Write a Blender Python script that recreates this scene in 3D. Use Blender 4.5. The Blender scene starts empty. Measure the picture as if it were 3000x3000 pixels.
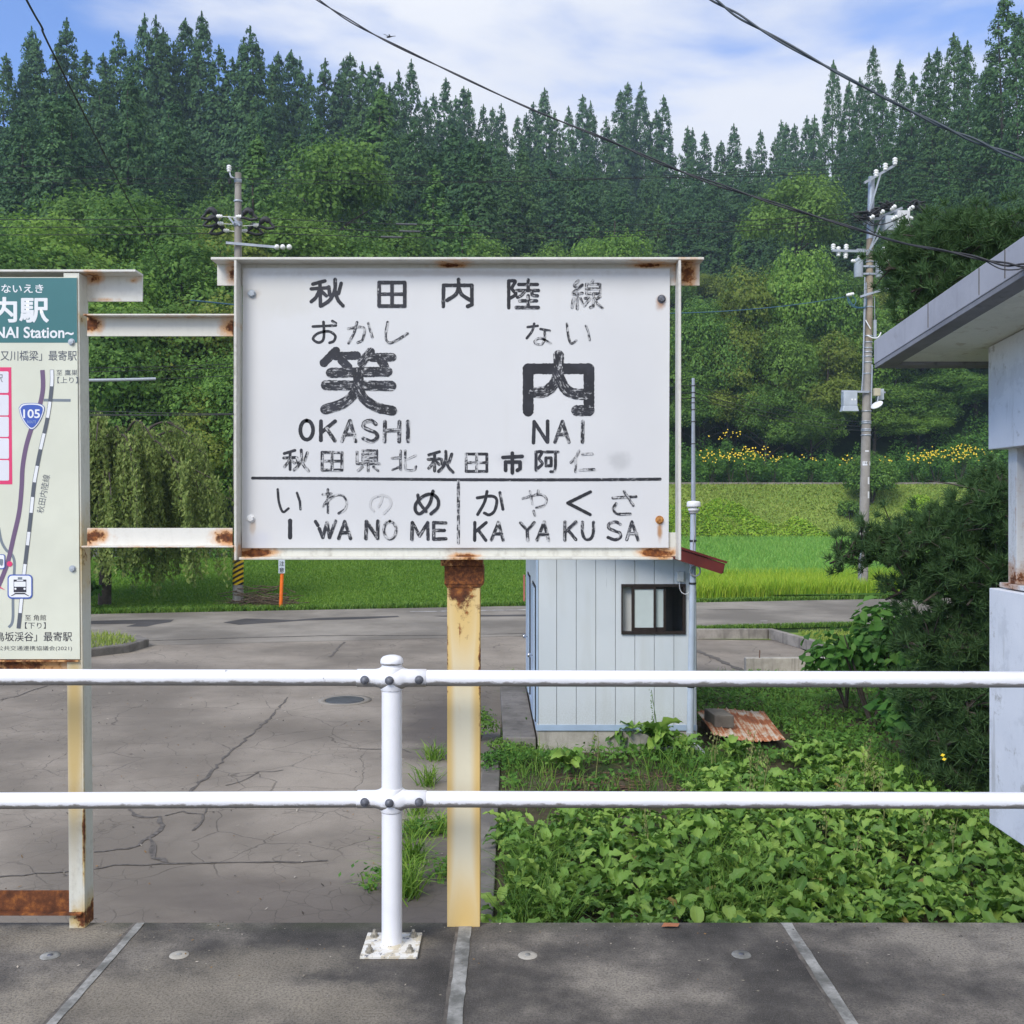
import bpy, bmesh, math, random
import numpy as np
from mathutils import Vector, Matrix

random.seed(7)
RNG = np.random.default_rng(11)
scene = bpy.context.scene
COL = scene.collection

# ------------------------------------------------------------------ camera
CAM_H = 1.68            # eye height above the platform (platform top is z = 0)
HORIZ = 1473.0          # horizon row of the 3000 px frame
cam_d = bpy.data.cameras.new("camera")
cam = bpy.data.objects.new("camera", cam_d)
COL.objects.link(cam)
cam.location = (0, 0, CAM_H)
cam.rotation_euler = (math.radians(90), 0, 0)
cam_d.sensor_width = 36.0
cam_d.lens = 36.0
cam_d.shift_y = -(1500.0 - HORIZ) / 3000.0
cam_d.clip_start = 0.05
cam_d.clip_end = 3000.0
scene.camera = cam

# ------------------------------------------------------------------ sky and sun
SUN_EL, SUN_AZ = math.radians(43), math.radians(214)   # azimuth from +Y towards +X: behind the camera, a little left
SKY_STRENGTH, CLOUD = 0.15, 5.8
SUN_STRENGTH, SUN_ANGLE = 2.3, 27.0
EXPOSURE = 0.40
HAZE = 0.00042
world = bpy.data.worlds.new("World")
scene.world = world
world.use_nodes = True
wn = world.node_tree
wn.nodes.clear()
w_out = wn.nodes.new("ShaderNodeOutputWorld")
w_bg = wn.nodes.new("ShaderNodeBackground")
w_bg.inputs[1].default_value = SKY_STRENGTH
sky = wn.nodes.new("ShaderNodeTexSky")
sky.sky_type = 'NISHITA'
sky.sun_disc = False
sky.sun_elevation = SUN_EL
sky.sun_rotation = SUN_AZ
sky.air_density = 1.0
sky.dust_density = 1.0
sky.ozone_density = 2.0
w_tc = wn.nodes.new("ShaderNodeTexCoord")
w_map = wn.nodes.new("ShaderNodeMapping")
w_map.inputs['Scale'].default_value = (1.0, 1.0, 2.6)
w_map.inputs['Rotation'].default_value = (0, math.radians(28), 0)
w_map.inputs['Location'].default_value = (0.35, 0.2, 0.1)
w_no = wn.nodes.new("ShaderNodeTexNoise")
w_no.inputs['Scale'].default_value = 2.4
w_no.inputs['Detail'].default_value = 6.0
w_no.inputs['Roughness'].default_value = 0.52
w_no.inputs['Distortion'].default_value = 0.25
w_sep = wn.nodes.new("ShaderNodeSeparateXYZ")
w_dir = wn.nodes.new("ShaderNodeMath"); w_dir.operation = 'MULTIPLY_ADD'
w_dir.inputs[1].default_value = 1.15; w_dir.inputs[2].default_value = 0.24
w_cl = wn.nodes.new("ShaderNodeClamp"); w_cl.inputs[1].default_value = -0.36; w_cl.inputs[2].default_value = 0.18
w_add = wn.nodes.new("ShaderNodeMath"); w_add.operation = 'ADD'
w_rmp = wn.nodes.new("ShaderNodeMapRange"); w_rmp.interpolation_type = 'SMOOTHSTEP'
w_rmp.inputs['From Min'].default_value = 0.45; w_rmp.inputs['From Max'].default_value = 0.67
w_rmp.inputs['To Min'].default_value = 0.05; w_rmp.inputs['To Max'].default_value = 0.97
w_mix = wn.nodes.new("ShaderNodeMix"); w_mix.data_type = 'RGBA'
w_no2 = wn.nodes.new("ShaderNodeTexNoise")
w_no2.inputs['Scale'].default_value = 3.4; w_no2.inputs['Detail'].default_value = 4.0
w_cc = wn.nodes.new("ShaderNodeMix"); w_cc.data_type = 'RGBA'
w_cc.inputs[6].default_value = (CLOUD * 0.61, CLOUD * 0.66, CLOUD * 0.79, 1)
w_cc.inputs[7].default_value = (CLOUD * 0.93, CLOUD * 0.94, CLOUD * 0.965, 1)
w_hsv = wn.nodes.new("ShaderNodeMix"); w_hsv.data_type = 'RGBA'; w_hsv.blend_type = 'MULTIPLY'
w_hsv.inputs[0].default_value = 1.0
w_hsv.inputs[7].default_value = (0.70, 0.88, 1.24, 1)
L = wn.links.new
L(w_tc.outputs['Generated'], w_map.inputs['Vector'])
L(w_map.outputs[0], w_no.inputs['Vector'])
L(w_map.outputs[0], w_no2.inputs['Vector'])
L(w_tc.outputs['Generated'], w_sep.inputs[0])
L(w_sep.outputs['X'], w_dir.inputs[0])
L(w_dir.outputs[0], w_cl.inputs[0])
L(w_no.outputs[0], w_add.inputs[0]); L(w_cl.outputs[0], w_add.inputs[1])
L(w_add.outputs[0], w_rmp.inputs['Value'])
L(w_rmp.outputs[0], w_mix.inputs[0])
L(sky.outputs[0], w_hsv.inputs[6])
L(w_hsv.outputs[2], w_mix.inputs[6])
L(w_no2.outputs[0], w_cc.inputs[0])
L(w_cc.outputs[2], w_mix.inputs[7])
L(w_mix.outputs[2], w_bg.inputs[0])
L(w_bg.outputs[0], w_out.inputs[0])

sun_d = bpy.data.lights.new("sun", 'SUN')
sun_d.energy = SUN_STRENGTH
sun_d.angle = math.radians(SUN_ANGLE)
sun_d.color = (1.0, 0.93, 0.80)
sun = bpy.data.objects.new("sun", sun_d)
COL.objects.link(sun)
sdir = Vector((math.sin(SUN_AZ) * math.cos(SUN_EL), math.cos(SUN_AZ) * math.cos(SUN_EL), math.sin(SUN_EL)))
sun.location = sdir * 60
sun.rotation_euler = (-sdir).to_track_quat('-Z', 'Y').to_euler()
scene.view_settings.view_transform = 'Standard'
scene.view_settings.look = 'None'
scene.view_settings.exposure = EXPOSURE
scene.view_settings.gamma = 1.0
scene.view_settings.use_curve_mapping = False
scene.render.engine = 'CYCLES'
scene.cycles.use_denoising = True
scene.cycles.max_bounces = 6
scene.cycles.diffuse_bounces = 4
scene.cycles.glossy_bounces = 2
scene.cycles.transmission_bounces = 3
scene.cycles.transparent_max_bounces = 8
scene.cycles.volume_bounces = 0

# ------------------------------------------------------------------ helpers
GZ = -1.45              # car park level
def W(px, py, Y):       # photograph pixel + real distance -> place in the world
    return Vector(((px - 1500.0) / 3000.0 * Y, Y, CAM_H - (py - HORIZ) / 3000.0 * Y))
def GP(px, py, z=GZ):   # photograph pixel on a level plane -> place in the world
    Y = (CAM_H - z) * 3000.0 / (py - HORIZ)
    return Vector(((px - 1500.0) / 3000.0 * Y, Y, z))
def lin(r, g, b):
    f = lambda c: (c / 255.0 / 12.92) if c <= 10.31 else (((c / 255.0) + 0.055) / 1.055) ** 2.4
    return (f(r), f(g), f(b), 1.0)
def sstep(a, b, x):
    t = np.clip((np.asarray(x, float) - a) / (b - a), 0, 1)
    return t * t * (3 - 2 * t)

class G:                # small shader-graph writer
    def __init__(s, name):
        s.m = bpy.data.materials.new(name)
        s.m.use_nodes = True
        s.t = s.m.node_tree
        s.t.nodes.clear()
        s.out = s.t.nodes.new("ShaderNodeOutputMaterial")
    def n(s, typ, props=None, **inp):
        nd = s.t.nodes.new(typ)
        for k, v in (props or {}).items():
            setattr(nd, k, v)
        for k, v in inp.items():
            key = int(k[1:]) if k[0] == 'i' and k[1:].isdigit() else k.replace('_', ' ')
            s.put(nd.inputs[key], v)
        return nd
    def put(s, sock, v):
        if v is None: return
        if isinstance(v, bpy.types.NodeSocket):
            s.t.links.new(v, sock)
        else:
            if isinstance(v, (tuple, list)) and len(v) == 3 and sock.type == 'RGBA': v = (*v, 1)
            sock.default_value = v
    def pos(s): return s.n("ShaderNodeNewGeometry").outputs['Position']
    def nrm(s): return s.n("ShaderNodeNewGeometry").outputs['Normal']
    def island(s): return s.n("ShaderNodeNewGeometry").outputs['Random Per Island']
    def orand(s): return s.n("ShaderNodeObjectInfo").outputs['Random']
    def obj(s): return s.n("ShaderNodeTexCoord").outputs['Object']
    def uv(s): return s.n("ShaderNodeTexCoord").outputs['UV']
    def attr(s, a): return s.n("ShaderNodeAttribute", {'attribute_name': a}).outputs['Fac']
    def scale(s, v, sc, loc=(0, 0, 0)):
        return s.n("ShaderNodeMapping", Vector=v, Scale=sc, Location=loc).outputs[0]
    def noise(s, v, sc, det=4.0, ro=0.55, dist=0.0):
        return s.n("ShaderNodeTexNoise", Vector=v, Scale=sc, Detail=det, Roughness=ro, Distortion=dist).outputs[0]
    def noisec(s, v, sc, det=2.0):
        return s.n("ShaderNodeTexNoise", Vector=v, Scale=sc, Detail=det).outputs[1]
    def voro(s, v, sc, feat='DISTANCE_TO_EDGE', rnd=1.0):
        return s.n("ShaderNodeTexVoronoi", {'feature': feat}, Vector=v, Scale=sc, Randomness=rnd).outputs[0]
    def ma(s, op, a, b=None, c=None, clamp=False):
        return s.n("ShaderNodeMath", {'operation': op, 'use_clamp': clamp}, i0=a, i1=b, i2=c).outputs[0]
    def vm(s, op, a, b=None):
        nd = s.n("ShaderNodeVectorMath", {'operation': op}, i0=a, i1=b)
        return nd.outputs['Value'] if op in ('LENGTH', 'DOT_PRODUCT', 'DISTANCE') else nd.outputs[0]
    def sep(s, v, k): return s.n("ShaderNodeSeparateXYZ", i0=v).outputs[k]
    def rng(s, v, a, b, c=0.0, d=1.0, smooth=True):
        return s.n("ShaderNodeMapRange", {'interpolation_type': 'SMOOTHSTEP' if smooth else 'LINEAR'},
                   i0=v, i1=a, i2=b, i3=c, i4=d).outputs[0]
    def mix(s, f, a, b, mode='MIX'):
        return s.n("ShaderNodeMix", {'data_type': 'RGBA', 'blend_type': mode}, i0=f, i6=a, i7=b).outputs[2]
    def ramp(s, f, stops):
        nd = s.n("ShaderNodeValToRGB", i0=f)
        els = nd.color_ramp.elements
        while len(els) < len(stops): els.new(0.5)
        for e, (p, c) in zip(els, stops):
            e.position = p
            e.color = c if len(c) == 4 else (*c, 1)
        return nd.outputs[0]
    def bump(s, h, st=0.3, dist=0.01):
        return s.n("ShaderNodeBump", Strength=st, Distance=dist, Height=h).outputs[0]
    def done(s, color, rough=0.6, metal=0.0, spec=0.4, normal=None, **kw):
        b = s.n("ShaderNodeBsdfPrincipled", Metallic=metal, Roughness=rough)
        s.put(b.inputs['Base Color'], color)
        s.put(b.inputs['Specular IOR Level'], spec)
        s.put(b.inputs['Normal'], normal)
        for k, v in kw.items(): s.put(b.inputs[k.replace('_', ' ')], v)
        s.t.links.new(b.outputs[0], s.out.inputs[0])
        return s.m
    def leaf(s, color, trans=0.3, tcol=None, rough=0.55, spec=0.25, normal=None):
        b = s.n("ShaderNodeBsdfPrincipled", Roughness=rough)
        s.put(b.inputs['Base Color'], color); s.put(b.inputs['Specular IOR Level'], spec); s.put(b.inputs['Normal'], normal)
        t = s.n("ShaderNodeBsdfTranslucent", i0=tcol if tcol is not None else color)
        m = s.n("ShaderNodeMixShader", i0=trans, i1=b.outputs[0], i2=t.outputs[0])
        s.t.links.new(m.outputs[0], s.out.inputs[0])
        return s.m

def tag(o, label=None, cat=None, group=None, kind=None):
    if label: o["label"] = label
    if cat: o["category"] = cat
    if group: o["group"] = group
    if kind: o["kind"] = kind
    return o
def empty(name, loc, label=None, cat=None, group=None):
    o = bpy.data.objects.new(name, None)
    o.empty_display_size = 0.2
    o.location = loc
    COL.objects.link(o)
    return tag(o, label, cat, group)

class MB:               # collects shapes, then becomes ONE mesh object
    def __init__(s): s.v, s.f, s.sm, s.mi, s.uv, s.at = [], [], [], [], {}, []
    def add(s, vs, fs, smooth=False, mi=0):
        k = len(s.v)
        s.v += [tuple(p) for p in vs]
        for f in fs:
            s.f.append([k + i for i in f]); s.sm.append(smooth); s.mi.append(mi)
        return s
    def box(s, x0, x1, y0, y1, z0, z1, mi=0):
        p = [(x, y, z) for z in (z0, z1) for y in (y0, y1) for x in (x0, x1)]
        return s.add(p, [(0, 2, 3, 1), (4, 5, 7, 6), (0, 1, 5, 4), (2, 6, 7, 3), (0, 4, 6, 2), (1, 3, 7, 5)], False, mi)
    def hexa(s, b, t, mi=0):     # bottom quad, top quad (same order)
        return s.add(list(b) + list(t), [(3, 2, 1, 0), (4, 5, 6, 7), (0, 1, 5, 4), (1, 2, 6, 5), (2, 3, 7, 6), (3, 0, 4, 7)], False, mi)
    def prism(s, poly, y0, y1, mi=0):   # poly of (x, z) swept along Y
        n = len(poly)
        vs = [(x, y0, z) for x, z in poly] + [(x, y1, z) for x, z in poly]
        fs = [tuple(range(n - 1, -1, -1)), tuple(range(n, 2 * n))] + [(i, (i + 1) % n, n + (i + 1) % n, n + i) for i in range(n)]
        return s.add(vs, fs, False, mi)
    def beam(s, p0, p1, w, h, up=(0, 0, 1), mi=0):
        p0, p1, up = Vector(p0), Vector(p1), Vector(up)
        d = (p1 - p0).normalized()
        a = d.cross(up)
        if a.length < 1e-4: a = d.cross(Vector((0, 1, 0)))
        a.normalize(); b = a.cross(d)
        q = lambda p: [p - a * w / 2 - b * h / 2, p + a * w / 2 - b * h / 2, p + a * w / 2 + b * h / 2, p - a * w / 2 + b * h / 2]
        return s.hexa(q(p0), q(p1), mi)
    def tube(s, pts, r, n=8, cap=True, mi=0):
        pts = [Vector(p) for p in pts]
        m = len(pts)
        rs = list(r) if isinstance(r, (list, tuple)) else [r] * m
        d0 = (pts[1] - pts[0]).normalized()
        a = d0.cross(Vector((0, 0, 1)))
        if a.length < 0.05: a = d0.cross(Vector((0, 1, 0)))
        a.normalize()
        vs = []
        for i in range(m):
            d = (pts[min(i + 1, m - 1)] - pts[max(i - 1, 0)]).normalized()
            a = (a - d * a.dot(d)).normalized()
            b = d.cross(a)
            for k in range(n):
                t = 2 * math.pi * k / n
                vs.append(pts[i] + (a * math.cos(t) + b * math.sin(t)) * rs[i])
        fs = [(i * n + k, i * n + (k + 1) % n, (i + 1) * n + (k + 1) % n, (i + 1) * n + k) for i in range(m - 1) for k in range(n)]
        s.add(vs, fs, True, mi)
        if cap:
            s.add(vs[:n], [tuple(range(n - 1, -1, -1))], False, mi)
            s.add(vs[-n:], [tuple(range(n))], False, mi)
        return s
    def lathe(s, prof, c, axis=(0, 0, 1), n=20, mi=0, smooth=True):
        c = Vector(c); ax = Vector(axis).normalized()
        a = ax.cross(Vector((0, 1, 0.01)))
        if a.length < 0.05: a = ax.cross(Vector((1, 0, 0)))
        a.normalize(); b = ax.cross(a)
        vs = []
        for r, z in prof:
            for k in range(n):
                t = 2 * math.pi * k / n
                vs.append(c + ax * z + (a * math.cos(t) + b * math.sin(t)) * max(r, 1e-5))
        m = len(prof)
        fs = [(i * n + k, i * n + (k + 1) % n, (i + 1) * n + (k + 1) % n, (i + 1) * n + k) for i in range(m - 1) for k in range(n)]
        s.add(vs, fs, smooth, mi)
        if prof[0][0] > 1e-3: s.add(vs[:n], [tuple(range(n - 1, -1, -1))], False, mi)
        if prof[-1][0] > 1e-3: s.add(vs[-n:], [tuple(range(n))], False, mi)
        return s
    def mesh(s, name, mats, recalc=True):
        me = bpy.data.meshes.new(name)
        me.from_pydata(s.v, [], s.f)
        for p, a, b in zip(me.polygons, s.sm, s.mi):
            p.use_smooth = a; p.material_index = b
        for m in (mats if isinstance(mats, (list, tuple)) else [mats]): me.materials.append(m)
        if recalc:
            bm = bmesh.new(); bm.from_mesh(me)
            bmesh.ops.recalc_face_normals(bm, faces=bm.faces[:])
            bm.to_mesh(me); bm.free()
        me.update()
        return me
    def build(s, name, mats, parent=None, bevel=0.0, recalc=True):
        o = bpy.data.objects.new(name, s.mesh(name, mats, recalc))
        link(o, parent)
        if bevel:
            b = o.modifiers.new("bevel", 'BEVEL')
            b.width = bevel; b.segments = 2; b.limit_method = 'ANGLE'; b.angle_limit = math.radians(40)
        return o

def root_of(p):
    while p.parent: p = p.parent
    return p
def link(o, parent=None):     # meshes carry world coordinates; the parent's own place is taken off
    COL.objects.link(o)
    if parent is not None:
        o.parent = parent
        if parent.type == 'EMPTY':
            o.location = -Vector(parent.location)
    return o

def np_mesh(name, V, F, mats, mi=None, smooth=False):   # V (n,3), F (m,k): fast mesh
    V = np.ascontiguousarray(V, dtype=np.float32); F = np.ascontiguousarray(F, dtype=np.int32)
    me = bpy.data.meshes.new(name)
    me.vertices.add(len(V)); me.vertices.foreach_set('co', V.ravel())
    k = F.shape[1]
    me.loops.add(F.size); me.loops.foreach_set('vertex_index', F.ravel())
    me.polygons.add(len(F))
    me.polygons.foreach_set('loop_start', np.arange(0, F.size, k, dtype=np.int32))
    try: me.polygons.foreach_set('loop_total', np.full(len(F), k, dtype=np.int32))
    except Exception: pass
    if mi is not None: me.polygons.foreach_set('material_index', np.asarray(mi, dtype=np.int32))
    if smooth: me.polygons.foreach_set('use_smooth', np.ones(len(F), dtype=bool))
    for m in (mats if isinstance(mats, (list, tuple)) else [mats]): me.materials.append(m)
    me.update(calc_edges=True)
    return me
def np_obj(name, V, F, mats, parent=None, mi=None, smooth=False):
    o = bpy.data.objects.new(name, np_mesh(name, V, F, mats, mi, smooth))
    return link(o, parent)
def unit(a): return a / np.maximum(np.linalg.norm(a, axis=-1, keepdims=True), 1e-9)
def quads(Q): # (n,4,3) -> V, F
    return Q.reshape(-1, 3), np.arange(len(Q) * 4).reshape(-1, 4)
def leaves(P, Nn, Ln, Wd, rng, tdir=None, bend=0.0):   # rhombic leaves with their own directions
    n = len(P)
    Nn = unit(Nn)
    t = rng.normal(size=(n, 3)) if tdir is None else tdir
    t = unit(t - Nn * (t * Nn).sum(1, keepdims=True))
    b = np.cross(Nn, t)
    Ln = np.broadcast_to(np.asarray(Ln, float), (n,))[:, None]; Wd = np.broadcast_to(np.asarray(Wd, float), (n,))[:, None]
    mid = P - Nn * bend * Ln
    return np.stack([P - t * Ln / 2, mid + b * Wd / 2, P + t * Ln / 2, mid - b * Wd / 2], axis=1)
def leaves6(P, Nn, Ln, Wd, rng, bend=.12):      # rounder leaves: two quads each, folded on the rib
    n = len(P); Nn = unit(Nn); t = rng.normal(size=(n, 3)); t = unit(t - Nn * (t * Nn).sum(1, keepdims=True)); b = np.cross(Nn, t)
    Ln = np.broadcast_to(np.asarray(Ln, float), (n,))[:, None]; Wd = np.broadcast_to(np.asarray(Wd, float), (n,))[:, None]
    f = lambda u, v, w: P + t * Ln * u + b * Wd * v + Nn * Ln * w
    V = np.stack([f(-.5, 0, 0), f(-.22, .46, bend), f(.16, .42, bend * .6), f(.5, 0, -bend), f(.16, -.42, bend * .6), f(-.22, -.46, bend)], 1).reshape(-1, 3)
    k = np.arange(n)[:, None] * 6
    return V, np.concatenate([k + np.array([[0, 1, 2, 3]]), k + np.array([[0, 3, 4, 5]])])
def sphere_dirs(n, rng, zmin=-1.0):
    z = rng.uniform(zmin, 1, n); a = rng.uniform(0, 2 * np.pi, n); r = np.sqrt(1 - z * z)
    return np.stack([r * np.cos(a), r * np.sin(a), z], 1)
def catmull(p, k=8):
    p = [Vector(q) for q in p]
    if len(p) < 3: return p
    out = []
    q = [p[0] * 2 - p[1]] + p + [p[-1] * 2 - p[-2]]
    for i in range(1, len(q) - 2):
        for j in range(k):
            t = j / k
            out.append(0.5 * ((2 * q[i]) + (q[i + 1] - q[i - 1]) * t + (2 * q[i - 1] - 5 * q[i] + 4 * q[i + 1] - q[i + 2]) * t * t
                              + (3 * q[i] - q[i - 1] - 3 * q[i + 1] + q[i + 2]) * t * t * t))
    return out + [p[-1]]
# ------------------------------------------------------------------ materials
def rusty(name, base, spots=(), stain=(0.60, 0.27, 0.06), amount=0.0, rough=0.5, grime=0.25, nsc=14.0, stains=()):
    """painted steel: spots = [(centre, radii, strength)] where rust has broken through the paint"""
    g = G(name); P = g.pos()
    m = None
    for c, r, k in spots:
        d = g.vm('LENGTH', g.vm('DIVIDE', g.vm('SUBTRACT', P, tuple(c)), tuple(r)))
        e = g.ma('MULTIPLY', g.ma('SUBTRACT', 1.0, d, clamp=True), k)
        m = e if m is None else g.ma('MAXIMUM', m, e)
    if m is None: m = g.ma('ADD', 0.0, 0.0)
    sm_ = None
    for c, r, k in stains:
        d = g.vm('LENGTH', g.vm('DIVIDE', g.vm('SUBTRACT', P, tuple(c)), tuple(r)))
        e = g.ma('MULTIPLY', g.ma('SUBTRACT', 1.0, d, clamp=True), k)
        sm_ = e if sm_ is None else g.ma('MAXIMUM', sm_, e)
    n1 = g.noise(P, nsc, 6, 0.65); n2 = g.noise(P, nsc * 4, 4, 0.6)
    nz = g.noise(g.scale(P, (1, 1, 0.14)), nsc * 1.6, 4, 0.6)
    s = g.ma('ADD', g.ma('ADD', m, amount), g.ma('MULTIPLY', g.ma('SUBTRACT', n1, 0.5), 1.1))
    st = g.rng(g.ma('ADD', s, g.ma('MULTIPLY', g.ma('SUBTRACT', nz, 0.5), 0.6)), 0.12, 0.72)
    if sm_ is not None:
        st = g.ma('MAXIMUM', st, g.rng(g.ma('ADD', sm_, g.ma('MULTIPLY', g.ma('SUBTRACT', g.noise(g.scale(P, (1, 1, 0.3)), 7, 4, 0.55), 0.5), 0.35)), 0.05, 0.85))
    rs = g.rng(g.ma('ADD', s, g.ma('MULTIPLY', g.ma('SUBTRACT', n2, 0.5), 0.5)), 0.56, 0.78)
    dirt = g.rng(g.ma('ADD', g.ma('MULTIPLY', nz, 0.6), g.ma('MULTIPLY', n2, 0.4)), 0.47, 0.72, 0.0, grime)
    c = g.mix(dirt, base, (0.26, 0.235, 0.19))
    c = g.mix(g.ma('MULTIPLY', st, 0.85), c, stain)
    rc = g.ramp(g.noise(P, nsc * 3.2, 5, 0.7), [(0.3, (0.045, 0.018, 0.010)), (0.52, (0.15, 0.05, 0.018)), (0.7, (0.36, 0.13, 0.03))])
    c = g.mix(rs, c, rc)
    h = g.ma('ADD', g.ma('MULTIPLY', rs, g.noise(P, 120, 3)), g.ma('MULTIPLY', n2, 0.25))
    return g.done(c, g.ma('ADD', rough, g.ma('MULTIPLY', rs, 0.35)), spec=0.35, normal=g.bump(h, 0.35, 0.004))

def flat(name, col, rough=0.5, metal=0.0, var=0.12, sc=8.0, spec=0.4, bump=0.0):
    g = G(name); P = g.pos()
    n = g.noise(P, sc, 5, 0.6)
    c = g.mix(g.rng(n, 0.3, 0.75, 0, 1), tuple(x * (1 - var) for x in col[:3]), tuple(min(1, x * (1 + var)) for x in col[:3]))
    return g.done(c, rough, metal, spec, g.bump(g.noise(P, sc * 12, 3), bump, 0.003) if bump else None)

def foliage(name, dark, mid, light, trans=0.28, big=0.25, rough=0.6, spec=0.2, world_patch=0.0):
    g = G(name)
    n = g.noise(g.obj(), big, 3, 0.6)
    f = g.ma('ADD', g.ma('MULTIPLY', g.island(), 0.55), g.ma('MULTIPLY', n, 0.45))
    c = g.ramp(f, [(0.2, dark), (0.5, mid), (0.82, light)])
    o = g.orand()
    c = g.mix(g.rng(o, 0.0, 1.0, 0.0, 0.28, smooth=False), c, tuple(x * f for x, f in zip(light, (1.0, .85, .6))))
    c = g.mix(g.rng(g.ma('FRACT', g.ma('MULTIPLY', o, 7.31)), 0, 1, 0.0, 0.4, smooth=False), c, dark)
    return g.leaf(c, trans, rough=rough, spec=spec)

M = {}
M['cedar'] = foliage('cedar_foliage', (0.028, 0.080, 0.028), (0.064, 0.152, 0.050), (0.130, 0.25, 0.078), 0.28, 0.35)
M['cedar_young'] = foliage('young_cedar_foliage', (0.045, 0.12, 0.03), (0.10, 0.22, 0.05), (0.18, 0.33, 0.08), 0.32, 0.35)
M['broad'] = foliage('broad_foliage', (0.048, 0.125, 0.024), (0.125, 0.255, 0.046), (0.24, 0.40, 0.078), 0.38, 0.35)
M['broad_light'] = foliage('light_foliage', (0.085, 0.20, 0.032), (0.19, 0.36, 0.055), (0.32, 0.49, 0.10), 0.42, 0.35)
M['broad_yellow'] = foliage('yellowing_foliage', (0.10, 0.17, 0.026), (0.22, 0.30, 0.048), (0.36, 0.41, 0.09), 0.40, 0.35)
M['weeping'] = foliage('weeping_foliage', (0.11, 0.18, 0.045), (0.23, 0.32, 0.085), (0.38, 0.45, 0.15), 0.42, 0.9)
M['pine'] = foliage('pine_needles', (0.030, 0.080, 0.030), (0.070, 0.150, 0.052), (0.145, 0.24, 0.085), 0.24, 1.6)
M['shrub'] = foliage('shrub_foliage', (0.040, 0.125, 0.025), (0.10, 0.26, 0.045), (0.20, 0.38, 0.075), 0.38, 1.0)
M['bark'] = flat('bark', (0.065, 0.052, 0.042), 0.9, var=0.45, sc=6, bump=0.4)
M['flower'] = flat('yellow_petals', (0.80, 0.58, 0.03), 0.6, var=0.2)
def m_dock():
    g = G('dock_leaf_green'); uv = g.uv()
    x = g.sep(uv, 'X'); 
    rib = g.rng(g.ma('ABSOLUTE', g.ma('SUBTRACT', x, 0.5)), 0.0, 0.045, 1, 0)
    vein = g.rng(g.ma('SINE', g.ma('MULTIPLY', g.ma('ADD', g.sep(uv, 'Y'), g.ma('MULTIPLY', g.ma('ABSOLUTE', g.ma('SUBTRACT', x, 0.5)), -0.5)), 52.0)), 0.6, 1.0)
    i = g.island(); n = g.noise(g.pos(), 1.1, 3, 0.6)
    f = g.ma('ADD', g.ma('MULTIPLY', i, 0.6), g.ma('MULTIPLY', n, 0.4))
    c = g.ramp(f, [(0.24, (0.080, 0.180, 0.028)), (0.5, (0.19, 0.35, 0.055)), (0.8, (0.32, 0.47, 0.09))])
    c = g.mix(g.rng(g.ma('FRACT', g.ma('MULTIPLY', i, 57.3)), 0.993, 0.996), c, (0.26, 0.19, 0.05))
    c = g.mix(g.ma('MULTIPLY', rib, 0.45), c, (0.20, 0.32, 0.09))
    c = g.mix(g.ma('MULTIPLY', vein, 0.14), c, (0.20, 0.32, 0.09))
    h = g.ma('ADD', g.ma('MULTIPLY', vein, -0.4), g.noise(uv, 14, 2))
    return g.leaf(c, 0.28, rough=0.48, spec=0.35, normal=g.bump(h, 0.35, 0.004))
M['dock'] = m_dock()
def m_blade(name, a, b, c, wide=0.12):
    g = G(name)
    f = g.ma('ADD', g.ma('MULTIPLY', g.island(), 0.6), g.ma('MULTIPLY', g.noise(g.pos(), wide, 4, 0.6), 0.4))
    return g.leaf(g.ramp(f, [(0.25, a), (0.5, b), (0.78, c)]), 0.35, rough=0.55, spec=0.25)
M['grass'] = m_blade('grass_blades', (0.07, 0.16, 0.024), (0.13, 0.26, 0.035), (0.22, 0.34, 0.06), 0.8)
M['tuft'] = m_blade('tuft_blades', (0.10, 0.21, 0.025), (0.19, 0.34, 0.04), (0.32, 0.47, 0.08), 0.8)
M['lawn'] = m_blade('lawn_blades', (0.095, 0.21, 0.024), (0.15, 0.28, 0.034), (0.22, 0.35, 0.055), 0.25)
M['rice_yellow'] = m_blade('ripening_rice', (0.20, 0.37, 0.028), (0.34, 0.51, 0.04), (0.50, 0.60, 0.07), 0.35)
M['rice_green'] = m_blade('green_rice', (0.15, 0.36, 0.06), (0.23, 0.47, 0.085), (0.33, 0.56, 0.12), 0.12)
M['bank_grass'] = m_blade('bank_blades', (0.19, 0.28, 0.045), (0.30, 0.39, 0.07), (0.42, 0.48, 0.12), 0.15)
M['bank_leaf'] = m_blade('bank_bright_leaves', (0.19, 0.38, 0.03), (0.30, 0.50, 0.04), (0.42, 0.58, 0.07), 0.15)
M['dry'] = flat('dry_twigs', (0.12, 0.085, 0.055), 0.9, var=0.5, sc=20)

def m_ground():
    g = G('ground_soil'); P = g.pos()
    n = g.noise(P, 0.35, 6, 0.65); k = g.noise(P, 6, 4, 0.6)
    c = g.ramp(n, [(0.35, (0.022, 0.045, 0.012)), (0.6, (0.045, 0.085, 0.02))])
    c = g.mix(g.rng(k, 0.4, 0.7, 0, 0.6), c, (0.02, 0.03, 0.01))
    return g.done(c, 0.95, spec=0.1, normal=g.bump(k, 0.6, 0.05))
M['ground'] = m_ground()
def m_soil():
    g = G('bed_soil'); P = g.pos()
    n = g.noise(P, 2.2, 6, 0.65)
    c = g.ramp(n, [(0.35, (0.03, 0.05, 0.016)), (0.5, (0.07, 0.06, 0.035)), (0.66, (0.12, 0.095, 0.07))])
    return g.done(c, 0.95, spec=0.1, normal=g.bump(g.noise(P, 30, 5), 0.6, 0.02))
M['soil'] = m_soil()
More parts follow.
